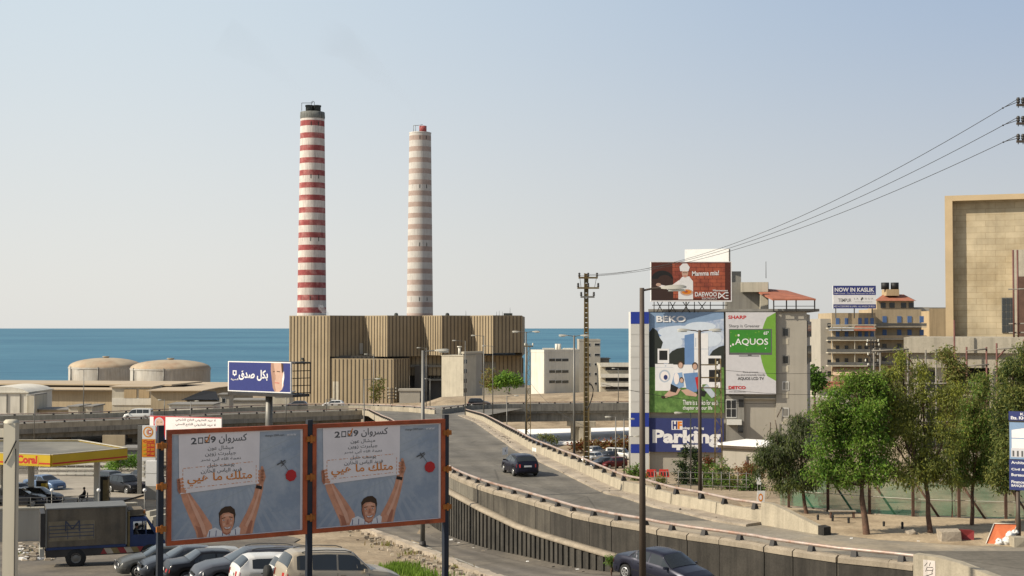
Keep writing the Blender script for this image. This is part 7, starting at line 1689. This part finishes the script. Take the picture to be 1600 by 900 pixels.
def tree(name, label, px, py, d, blobs, mats, seed, n=420, ln=.26, wd_=.10, droop=0.0, trunk=.13, cat='tree', group=None, per=11, lean=0.0, spread=.34, fork=.45):
    rnd = random.Random(seed); base = P(px, py, d); base.z = ground_z(base.x, base.y) + 0.0; k = d / F
    t = thing(name, label, cat, base, 0, group)
    B = []
    for bx_, by_, rx, ry in blobs:
        c = P(bx_, by_, d); c.y += rnd.uniform(-.35, .35) * rx * k; B.append((c, rx * k, ry * k))
    top = max(c.z for c, _, _ in B); low = min(c.z - ry * .4 for c, _, ry in B); cx = sum(c.x for c, _, _ in B) / len(B)
    fk = Vector((base.x + (cx - base.x) * .35 + lean, base.y, lerp(base.z, low, .95)))
    mb = MB(); mb.tube([base - Vector((0, 0, .2)), base.lerp(fk, .35) + Vector((rnd.uniform(-.06, .06), 0, 0)), base.lerp(fk, .7) + Vector((rnd.uniform(-.08, .08), .03, 0)), fk], [trunk * 1.25, trunk, trunk * .85, trunk * .75], 9)
    for c, rx, ry in B:
        m1 = fk.lerp(c, .5) + Vector((rnd.uniform(-.2, .2), rnd.uniform(-.2, .2), -.1 * (c - fk).length)); mb.tube([fk - Vector((0, 0, .15)), m1, c, c + Vector((rnd.uniform(-.4, .4) * rx, rnd.uniform(-.3, .3) * rx, ry * .7))], [trunk * .5, trunk * .36, trunk * .22, .012], 6)
        for j in range(3):
            e = c + Vector((rnd.uniform(-.8, .8) * rx, rnd.uniform(-.8, .8) * rx, rnd.uniform(-.5, .8) * ry)); mb.tube([m1.lerp(c, rnd.random()), e], [trunk * .18, .01], 4)
    mb.build('trunk', 'bark', t)
    mb = MB(); tot = sum(rx * ry for _, rx, ry in B)
    for c, rx, ry in B:
        tone = rnd.random(); mi = list(range(len(mats))); 
        if tone < .35: mi = mi[::-1]
        elif tone < .6: mi = mi[1:] + mi[:1]
        sub_ = []
        while len(sub_) < 17:
            v = Vector((rnd.uniform(-1, 1), rnd.uniform(-1, 1), rnd.uniform(-1, 1)))
            if .25 < v.length <= 1: sub_.append(v.normalized() * (v.length ** .6) * rnd.uniform(.75, 1.18))
        for j in range(int((n * 2.6 if trunk > .055 else n) * rx * ry / tot)):
            v = rnd.choice(sub_) + Vector((rnd.gauss(0, .17), rnd.gauss(0, .17), rnd.gauss(0, .14)))
            leaf_quads(mb, c + Vector((v.x * rx, v.y * rx * .9, v.z * ry)), per, ln, wd_, mi, rnd, droop, spread)
    mb.build('crown', mats, t)
    return t
GT = None
tree('tree', 'bright green leafy tree in front of the green net fence, largest light green crown', 1355, 835, 68.8, [(1340, 622, 42, 36), (1291, 655, 27, 30), (1302, 705, 33, 32), (1345, 685, 38, 42), (1366, 603, 20, 24), (1279, 738, 17, 17), (1368, 735, 25, 19), (1325, 742, 24, 17), (1318, 650, 24, 26), (1362, 650, 28, 34), (1350, 592, 14, 14)], ['leaf_bright', 'leaf_bright_light', 'leaf_olive'], 11, 1150, .17, .07, .45, .15, fork=.5)
tree('tree', 'yellowish olive tree right of the bright green tree, with thin straight trunk', 1455, 833, 69.3, [(1402, 622, 28, 34), (1440, 652, 34, 38), (1412, 682, 30, 38), (1462, 692, 30, 38), (1420, 733, 36, 24), (1470, 738, 28, 20), (1482, 618, 22, 28), (1398, 580, 13, 22), (1440, 598, 15, 20), (1380, 660, 16, 28), (1385, 600, 16, 24), (1408, 560, 9, 16), (1440, 570, 10, 16), (1450, 720, 22, 26)], ['leaf_yellow', 'leaf_olive_light', 'leaf_olive'], 12, 1000, .19, .05, .8, .12)
tree('tree', 'drooping grey olive tree nearest the advert building, dark foliage', 1262, 805, 76.4, [(1217, 697, 30, 26), (1250, 688, 26, 30), (1236, 735, 34, 26), (1202, 726, 20, 19), (1264, 742, 18, 22), (1254, 660, 18, 15), (1190, 712, 10, 9)], ['leaf_olive', 'leaf_grey', 'leaf_dark'], 13, 640, .25, .045, 1.1, .10)
tree('tree', 'narrow bright topped tree in front of the concrete shell columns', 1518, 818, 72, [(1520, 638, 20, 38), (1534, 598, 13, 18), (1526, 700, 24, 34), (1540, 735, 22, 18), (1506, 742, 18, 15), (1512, 670, 13, 20), (1545, 672, 16, 34), (1498, 700, 16, 32), (1550, 725, 16, 20)], ['leaf_olive_light', 'leaf_bright', 'leaf_olive'], 14, 800, .19, .05, .7, .10)
tree('tree', 'dark tree cut by the right edge, behind the dark blue company sign', 1590, 838, 68, [(1592, 605, 27, 34), (1580, 572, 14, 16), (1574, 650, 20, 26), (1568, 700, 19, 34), (1578, 745, 20, 18), (1604, 690, 24, 44), (1612, 560, 22, 24), (1557, 740, 14, 14)], ['leaf_dark', 'leaf_olive', 'leaf_olive_light'], 15, 800, .19, .055, .6, .14)
tree('tree', 'thin dry leaved sapling between the yellowish tree and the concrete shell', 1488, 815, 75, [(1490, 575, 12, 22), (1478, 555, 8, 12), (1500, 600, 10, 18), (1488, 640, 12, 26)], ['leaf_dry', 'leaf_olive', 'leaf_olive_light'], 16, 190, .24, .07, .5, .06)
tree('distant_tree', 'small dark tree seen between the advert building and the ochre building', 1273, 612, 230, [(1272, 588, 9, 11), (1275, 600, 9, 9)], ['leaf_bright', 'leaf_dark'], 17, 70, .7, .35, .2, .2, per=9, spread=.9)
def shrub(label, blobs, d, mats, seed, n=90, name='shrub', ln=.2, wd_=.09, py=None, spread=.3, droop=0.0, cat='shrub', group=None):
    c = blobs[0]; return tree(name, label, c[0], py or c[1] + c[3], d, blobs, mats, seed, n, ln, wd_, droop, .05, cat, group, 10, spread=spread)
shrub('tall narrow dark cypress with light string, left of the pair before the Parking banner', [(1070, 705, 6, 10), (1069, 722, 9, 14), (1068, 742, 11, 16), (1067, 762, 12, 14)], 120, ['leaf_pine', 'leaf_dark'], 21, 300, 'cypress', .22, .09, 772, .25, cat='tree')
shrub('tall narrow dark cypress, right of the pair before the Parking banner', [(1084, 708, 5, 10), (1085, 725, 8, 14), (1086, 745, 10, 16), (1086, 763, 12, 14)], 119, ['leaf_pine', 'leaf_dark'], 22, 280, 'cypress', .22, .09, 772, .25, cat='tree')
t = thing('light_string', 'zigzag string of lights hanging on the two cypress trees', 'lights', P(1078, 700, 117.5)); mb = MB()
pts = [P(1072 + 8 * (.5 + .5 * math.sin(k * 2.6)), 705 + k * 2.6, 117.4) for k in range(24)]; mb.tube(pts, .025, 4); mb.build('string', 'lamp_head', t)
for lab, bl_, d, mm, sd, n, ln in [('green garden shrub right of the cypress pair', [(1105, 738, 13, 14), (1112, 752, 14, 12), (1098, 750, 9, 12)], 112, ['leaf_bright', 'leaf_olive', 'leaf_dark'], 31, 170, .22), ('small red leaved shrub above the green garden shrub', [(1106, 721, 7, 9)], 114, ['leaf_red', 'leaf_dark'], 32, 60, .2),
        ('bushy green shrub at the foot of the yellow mast', [(1130, 735, 12, 16), (1126, 758, 16, 14), (1140, 770, 12, 9)], 106, ['leaf_olive_light', 'leaf_bright', 'leaf_grey'], 33, 190, .22), ('russet red hedge shrub beside the lean-to wall', [(1158, 735, 12, 9), (1175, 731, 13, 9), (1188, 738, 10, 9)], 112, ['leaf_red', 'leaf_dry'], 34, 190, .18),
        ('dark green shrub before the russet hedge', [(1170, 757, 13, 12), (1185, 765, 14, 10), (1160, 770, 9, 8)], 102, ['leaf_bright', 'leaf_dark'], 35, 170, .2), ('dry yellow grass clump beside the barrier wedge', [(1212, 775, 10, 8), (1222, 770, 8, 10), (1200, 777, 7, 6)], 92, ['leaf_dry', 'leaf_olive_light'], 36, 120, .25),
        ('low pale shrub on the garden slope', [(1145, 752, 10, 9), (1150, 765, 8, 7)], 108, ['leaf_dry', 'leaf_olive_light'], 37, 90, .2), ('small green shrub beside the red plastic barriers', [(992, 738, 8, 10), (1000, 748, 8, 8)], 130, ['leaf_bright', 'leaf_olive'], 38, 90, .3),
        ('low green shrub below the right red plastic barrier', [(1033, 752, 8, 7)], 120, ['leaf_olive', 'leaf_olive_light'], 39, 50, .2),
        ('bright green bush behind the price sign at the filling station', [(188, 718, 15, 14), (203, 724, 11, 12), (178, 728, 9, 8)], 150, ['leaf_bright_light', 'leaf_bright'], 40, 190, .3), ('round green bush on the wall before the power station', [(795, 592, 14, 8), (780, 596, 10, 7), (806, 597, 8, 6)], 462, ['leaf_bright', 'leaf_bright_light'], 41, 150, 1.1),
        ('tan leafless shrub left of the round green bush', [(764, 592, 8, 12), (770, 603, 8, 8)], 463, ['leaf_dry', 'leaf_olive_light'], 42, 80, 1.0), ('grey green shrub climbing the ribbed wall of the power station', [(588, 612, 8, 14), (592, 600, 6, 10)], 640, ['leaf_dry', 'leaf_olive'], 43, 70, 1.2),
        ('grey green plant peeping over the ramp barrier near the white shed roof', [(848, 682, 5, 4), (858, 685, 6, 5), (866, 689, 5, 4)], 116, ['leaf_grey', 'leaf_olive_light'], 44, 60, .18)]:
    shrub(lab, bl_, d, mm, sd, n, ln=ln, wd_=ln * .42, spread=ln * 1.3)
t = shrub('long russet hedge under the white shed roof', [(x, 694 + (x % 3), 10, 5) for x in range(905, 990, 12)], 248, ['leaf_red', 'leaf_dry'], 45, 260, 'hedge', .6, .3, spread=.7)
# grass and weeds
def grass(label_kind, spots, seed, mats, hmax):
    rnd = random.Random(seed); mb = MB()
    for px, py, n, r in spots:
        c = ground_at(px, py)
        for k in range(n):
            x, y = c.x + rnd.gauss(0, r), c.y + rnd.gauss(0, r * 1.3); z = ground_z(x, y) + .04; h = hmax * rnd.uniform(.35, 1); a = rnd.uniform(0, 6.28); b_ = rnd.uniform(.1, .5) * h; w = .018 + .02 * rnd.random()
            d1 = Vector((math.cos(a), math.sin(a), 0)); s_ = Vector((-d1.y, d1.x, 0)) * w; p = Vector((x, y, z)); mb.face([p - s_, p + s_, p + d1 * b_ * .5 + s_ * .7 + Vector((0, 0, h * .65)), p + d1 * b_ + Vector((0, 0, h)), p + d1 * b_ * .5 - s_ * .7 + Vector((0, 0, h * .65))], int(rnd.random() * len(mats)))
    tag(mb.build('grass', mats), kind='stuff')
grass('g', [(625, 888, 520, .45), (640, 896, 420, .4), (612, 896, 300, .35), (655, 903, 260, .4), (690, 902, 60, .5)], 5, ['leaf_grass', 'leaf_bright_light', 'leaf_grass'], .42)
grass('w', [(1330 - 640, 873, 40, .2), (716, 888, 60, .25), (640, 866, 40, .3), (600, 852, 40, .4), (60, 865, 80, 1.0), (300, 862, 40, .6)], 6, ['leaf_dry', 'leaf_olive_light'], .3)
rnd = random.Random(8)
for px, py, s_, lab in [(1290 / 1.35, 885, .5, 'weed tuft growing from the foot of the ribbed wall beside the blue saloon'), (866, 874, .35, 'small weed tuft at the foot of the ribbed wall'), (782, 862, .2, 'tiny weed at the wall foot further back')]:
    shrub(lab, [(px, py - 10 * s_ * 2, 14 * s_, 16 * s_)], 66 if px > 900 else (78 if px > 820 else 87), ['leaf_bright', 'leaf_olive'], int(px), int(120 * s_), 'weed', .14, .05, py, .15)
# litter and rubble (stuff)
mb = MB(); rnd = random.Random(4)
def chunk(c, s_, m): mb.obox(c - Vector((s_ / 2, s_ / 2, .02)), Vector((s_, rnd.uniform(-.4, .4) * s_, rnd.uniform(-.2, .2) * s_)), Vector((rnd.uniform(-.4, .4) * s_, s_ * rnd.uniform(.5, 1), 0)), Vector((rnd.uniform(-.3, .3) * s_, 0, s_ * rnd.uniform(.2, .7))), m)
for k in range(260):
    y = rnd.uniform(58, 105); x = xl(y) - 0.75 - abs(rnd.gauss(0, .28)); chunk(Vector((x, y, ground_z(x - .8, y) + .03)), rnd.uniform(.03, .16) * (1 if k % 9 else 1.7), rnd.choice([0, 0, 1, 1, 2]))
for k in range(140):
    y = rnd.uniform(66, 80); x = rnd.uniform(14, 36); chunk(Vector((x, y, ground_z(x, y) + .04)), rnd.uniform(.03, .13), rnd.choice([0, 0, 2, 1]))
for k in range(150):
    px = rnd.uniform(28, 85); q = ground_at(px, rnd.uniform(852, 876)); chunk(q + Vector((0, 0, .03)), rnd.uniform(.08, .32), rnd.choice([0, 0, 0, 2]))
for k in range(110):
    f = rnd.random(); i = int(f * (len(RB) - 1)); v = RB[i]; chunk(v + Vector((-rnd.uniform(.3, 1.2), 0, .16)), rnd.uniform(.03, .12), rnd.choice([0, 0, 1]))
tag(mb.build('litter', ['dust', 'black', 'white_paint']), kind='stuff')

# ================================================================== green net fence, bollards, rubbish on the right
m = bpy.data.materials.new('green_net'); m.use_nodes = True; n = m.node_tree.nodes; l = m.node_tree.links; b_ = n['Principled BSDF']; b_.inputs['Base Color'].default_value = (.05, .22, .12, 1); b_.inputs['Roughness'].default_value = .7
tr = n.new('ShaderNodeBsdfTransparent'); mx = n.new('ShaderNodeMixShader'); tl_ = n.new('ShaderNodeBsdfTranslucent'); tl_.inputs[0].default_value = (.07, .28, .15, 1); m2 = n.new('ShaderNodeMixShader'); m2.inputs[0].default_value = .45
tcn = n.new('ShaderNodeTexCoord'); nz = n.new('ShaderNodeTexNoise'); nz.inputs['Scale'].default_value = .7; mr = n.new('ShaderNodeMapRange'); mr.inputs[1].default_value = .35; mr.inputs[2].default_value = .65; mr.inputs[3].default_value = .34; mr.inputs[4].default_value = .66
l.new(tcn.outputs['Object'], nz.inputs['Vector']); l.new(nz.outputs['Fac'], mr.inputs[0]); l.new(mr.outputs[0], mx.inputs[0]); l.new(b_.outputs[0], m2.inputs[1]); l.new(tl_.outputs[0], m2.inputs[2]); l.new(tr.outputs[0], mx.inputs[1]); l.new(m2.outputs[0], mx.inputs[2]); l.new(mx.outputs[0], n['Material Output'].inputs[0]); M['net'] = m
FP = [Vector((P(x, 512, d).x, d, -10.17)) for x, d in [(1218, 80), (1256, 79), (1330, 77.5), (1410, 76), (1500, 75), (1640, 74)]]
t = thing('net_fence', 'green netting fence on dark posts with slanting braces behind the trees', 'fence', FP[0])
mb = MB(); rows = []; rr = random.Random(2)
fine = spline(FP, .4)
for j in range(7): rows.append([p + Vector((0, .06 * math.sin(i * .9 + j) + .03 * rr.random(), .12 + 1.85 * j / 6 + .05 * math.sin(i * .31))) for i, p in enumerate(fine)])
mb.grid(rows, 0, True); mb.build('netting', 'net', t)
for dz in (1.0, 1.98): mb = MB(); mb.tube([p + Vector((0, -.05, dz)) for p in fine], .022, 5); mb.build('top_wire', 'lamp_head' if dz < 1.5 else 'steel_grey', t)
for p, d_ in walk(fine, 2.35, .5):
    mb = MB(); mb.box(p.x - .07, p.x + .07, p.y - .25, p.y - .12, p.z - .2, p.z + 2.5); mb.build('post', 'formwork', t)
    mb = MB(); mb.cyl(p + Vector((.1, -.3, 1.9)), p + Vector((1.35, -.45, 0)), .06, .06, 6); mb.build('brace', 'formwork', t)
mb = MB(); mb.sweep(fine, [(.05, .08), (.05, -.02), (-.05, -.02), (-.05, .08)]); mb.build('base_plank', 'dust', t)
for px, py, h, lab in [(1278, 815, .42, 'short black bollard left of the slim tree trunk, first of the row'), (1301, 817, .5, 'short black bollard, second in the row along the fence'), (1326, 820, .45, 'short black bollard beside the bright tree trunk'), (1381, 825, .38, 'short black bollard between the two main trunks'), (1410, 829, .5, 'thicker black bollard left of the yellowish tree trunk')]:
    q = solve(px, py, lambda d: -10.13, 55, 100); mb = MB(); mb.lathe([(.06, -.1), (.06, h * .8), (.05, h * .8 + .03), (.0, h * .8 + .04)], (q.x, q.y, -10.13), 10); mb.lathe([(.065, h * .6), (.07, h * .62), (.07, h * .7), (.065, h * .72)], (q.x, q.y, -10.13), 10); tag(mb.build('bollard', 'black', origin=(q.x, q.y, -10.13)), lab, 'bollard', 'bollards along the fence')
q = solve(1565, 850, lambda d: -10.12, 50, 90)
t = thing('discarded_panel', 'orange panel leaning against the tree at the right edge', 'panel', q); mb = MB()
A = P(1540, 850, q.y - .2); B = P(1573, 850, q.y - .5); C_ = P(1590, 819, q.y + .4); D_ = P(1553, 818, q.y + .5); A.z = B.z = -10.1
dm('panel_orange', (.55, .15, .06), .6, .15, 1.5); o_ = Vector((0, -.05, .02)); mb.hexa([A, B, B - o_, A - o_, D_, C_, C_ - o_, D_ - o_]); mb.build('panel', 'panel_orange', t); mb = MB()
for a, b2 in ((A, D_), (B, C_), (D_, C_)): mb.cyl(a + o_ * .6, b2 + o_ * .6, .025, .025, 5)
mb.build('edge_strip', 'white_wall', t)
t = thing('rubbish_bags', 'heap of white plastic rubbish bags beside the orange panel', 'rubbish', P(1575, 845, q.y - .6)); rr = random.Random(3)
for px, py, r in [(1562, 850, .22), (1574, 846, .28), (1583, 850, .24), (1578, 836, .22), (1586, 832, .16)]:
    c = P(px, py, q.y - .5 + rr.random() * .2); c.z = max(c.z, -10.1 + r * .5); mb = MB(); mb.ball(c, r, r * .8, r * .75, 12); mb.v = [v + Vector((rr.gauss(0, .035), rr.gauss(0, .035), rr.gauss(0, .035))) for v in mb.v]; mb.build('bag', 'white_sign', t)
for px, py, w, h, lab, m_ in [(1486, 848, 1.0, .55, 'broken concrete block between the trees, left of the brown one', 'dust'), (1510, 846, .7, .5, 'brown rusty block right of the broken concrete block', 'truck_red'), (1594, 856, .7, .5, 'pale concrete block at the right edge below the company sign', 'concrete'), (1425, 838, .35, .2, 'small grey stone beside the yellowish tree trunk', 'dust')]:
    q2 = solve(px, py, lambda d: -10.12, 50, 100); mb = MB(); rr = random.Random(px); mb.hexa([Vector(v) + Vector((rr.gauss(0, .04), rr.gauss(0, .04), rr.gauss(0, .04))) for v in [(q2.x - w / 2, q2.y, -10.15), (q2.x + w / 2, q2.y, -10.15), (q2.x + w / 2, q2.y + .5, -10.15), (q2.x - w / 2, q2.y + .5, -10.15), (q2.x - w / 2, q2.y, -10.12 + h), (q2.x + w / 2, q2.y, -10.12 + h * .9), (q2.x + w / 2, q2.y + .5, -10.12 + h), (q2.x - w / 2, q2.y + .5, -10.12 + h)]]); tag(mb.build('concrete_block', m_, origin=(q2.x, q2.y, -10.13)), lab, 'block')
t = thing('bench', 'low plank bench by the net fence left of the bright tree', 'bench', solve(1316, 812, lambda d: -10.13, 50, 100)); q2 = Vector(t.location)
mb = MB(); mb.box(q2.x - .7, q2.x + .7, q2.y - .15, q2.y + .15, q2.z + .42, q2.z + .48); mb.build('seat', 'dust', t)
for s_ in (-.6, .6): mb = MB(); mb.box(q2.x + s_ - .04, q2.x + s_ + .04, q2.y - .12, q2.y + .12, q2.z - .1, q2.z + .42); mb.build('leg', 'formwork', t)
# garden bits behind the right barrier
for px0, lab in [(1010, 'red plastic road barrier, the left of two below the Parking banner'), (1029.5, 'red plastic road barrier, the right of two below the Parking banner')]:
    a, b2 = P(px0, 743, 139), P(px0 + 16.5, 743, 139); zb = ground_z(a.x, a.y); t = thing('road_barrier', lab, 'barrier', (a.x, a.y, zb), 0, 'red plastic road barriers'); mb = MB()
    mb.hexa([(a.x, a.y, zb), (b2.x, a.y, zb), (b2.x, a.y + .45, zb), (a.x, a.y + .45, zb), (a.x + .08, a.y + .15, zb + .75), (b2.x - .08, a.y + .15, zb + .75), (b2.x - .08, a.y + .3, zb + .75), (a.x + .08, a.y + .3, zb + .75)]); mb.build('body', 'station_red', t)
    mb = MB(); 
    for k in range(3): x = lerp(a.x, b2.x, .2 + .28 * k); mb.obox((x, a.y + .01, zb + .15), (.12, 0, 0), (0, .1, .35), (0, -.012, .004))
    mb.build('slots', 'black', t)
for x0, y0, x1, y1, d, lab, kind_ in [(1183, 739, 1190, 757, 84, 'white tilted notice board on thin legs behind the barrier end', 0), (1182, 767, 1194, 793, 82, 'white board with tan emblem beside the barrier wedge', 1)]:
    sf = Fr(P(x0, y1, d), P(x1, y1, d)); t = thing('notice_board', lab, 'sign', sf.pt(0, 0, 0)); h = sf.uv(x0, y0)[1]; sh = .12 if kind_ == 0 else -.06
    mb = MB(); mb.hexa([sf.pt(0, 0, 0), sf.pt(sf.w, 0, 0), sf.pt(sf.w, 0, .05), sf.pt(0, 0, .05), sf.pt(-sh, h, 0), sf.pt(sf.w - sh, h, 0), sf.pt(sf.w - sh, h, .05), sf.pt(-sh, h, .05)]); mb.build('board', 'white_sign', t)
    cv = Canvas(sf, (0, 0, 10, 10), (0, 0, sf.w, h), -.004, .002)
    if kind_: cv.ell(5.5, 4, 3, 2.4, 'ad_orange'); cv.ell(5.5, 4, 1.8, 1.4, 'ad_pale'); cv.rect(2, 8, 8, 8.6, 'ad_brown')
    else: cv.rect(4, 2, 8, 2.6, 'ad_silver'); cv.rect(4, 4, 8, 4.4, 'ad_silver')
    cv.build('print', t)
    for f in (.15, .8): mb = MB(); q2 = sf.pt(sf.w * f, 0, .06); mb.cyl((q2.x, q2.y, q2.z - 1.6), (q2.x, q2.y, q2.z + h * .5), .02, .02, 5); mb.build('leg', 'steel_grey', t)
t = thing('wire_fence', 'thin mesh fence on posts in the garden before the Parking banner', 'fence', P(1050, 770, 108))
fp = [Vector((P(x, 512, d).x, d, ground_z(P(x, 512, d).x, d))) for x, d in [(1020, 112), (1060, 109), (1110, 105), (1170, 98)]]
for dz in (.3, .8, 1.25): mb = MB(); mb.tube([p + Vector((0, 0, dz)) for p in fp], .018, 4); mb.build('wire', 'steel_grey', t)
for p, _ in walk(spline(fp, .5), 1.6, .2): mb = MB(); mb.cyl(p + Vector((0, 0, -.2)), p + Vector((0, 0, 1.35)), .035, .035, 5); mb.build('post', 'steel_grey', t)
# striped kerb post at the billboard foot: two leaning steel props
for k, (xa, ya, xb, yb, lab) in enumerate([(704, 905, 697, 845, 'thin leaning steel prop right of the right billboard post')]):
    a, b2 = P(xa, ya, 41.5), P(xb, yb, 41.4); mb = MB(); mb.cyl(a - Vector((0, 0, 1.5)), b2, .03, .03, 6); tag(mb.build('prop', 'steel_brown', origin=a), lab, 'prop')
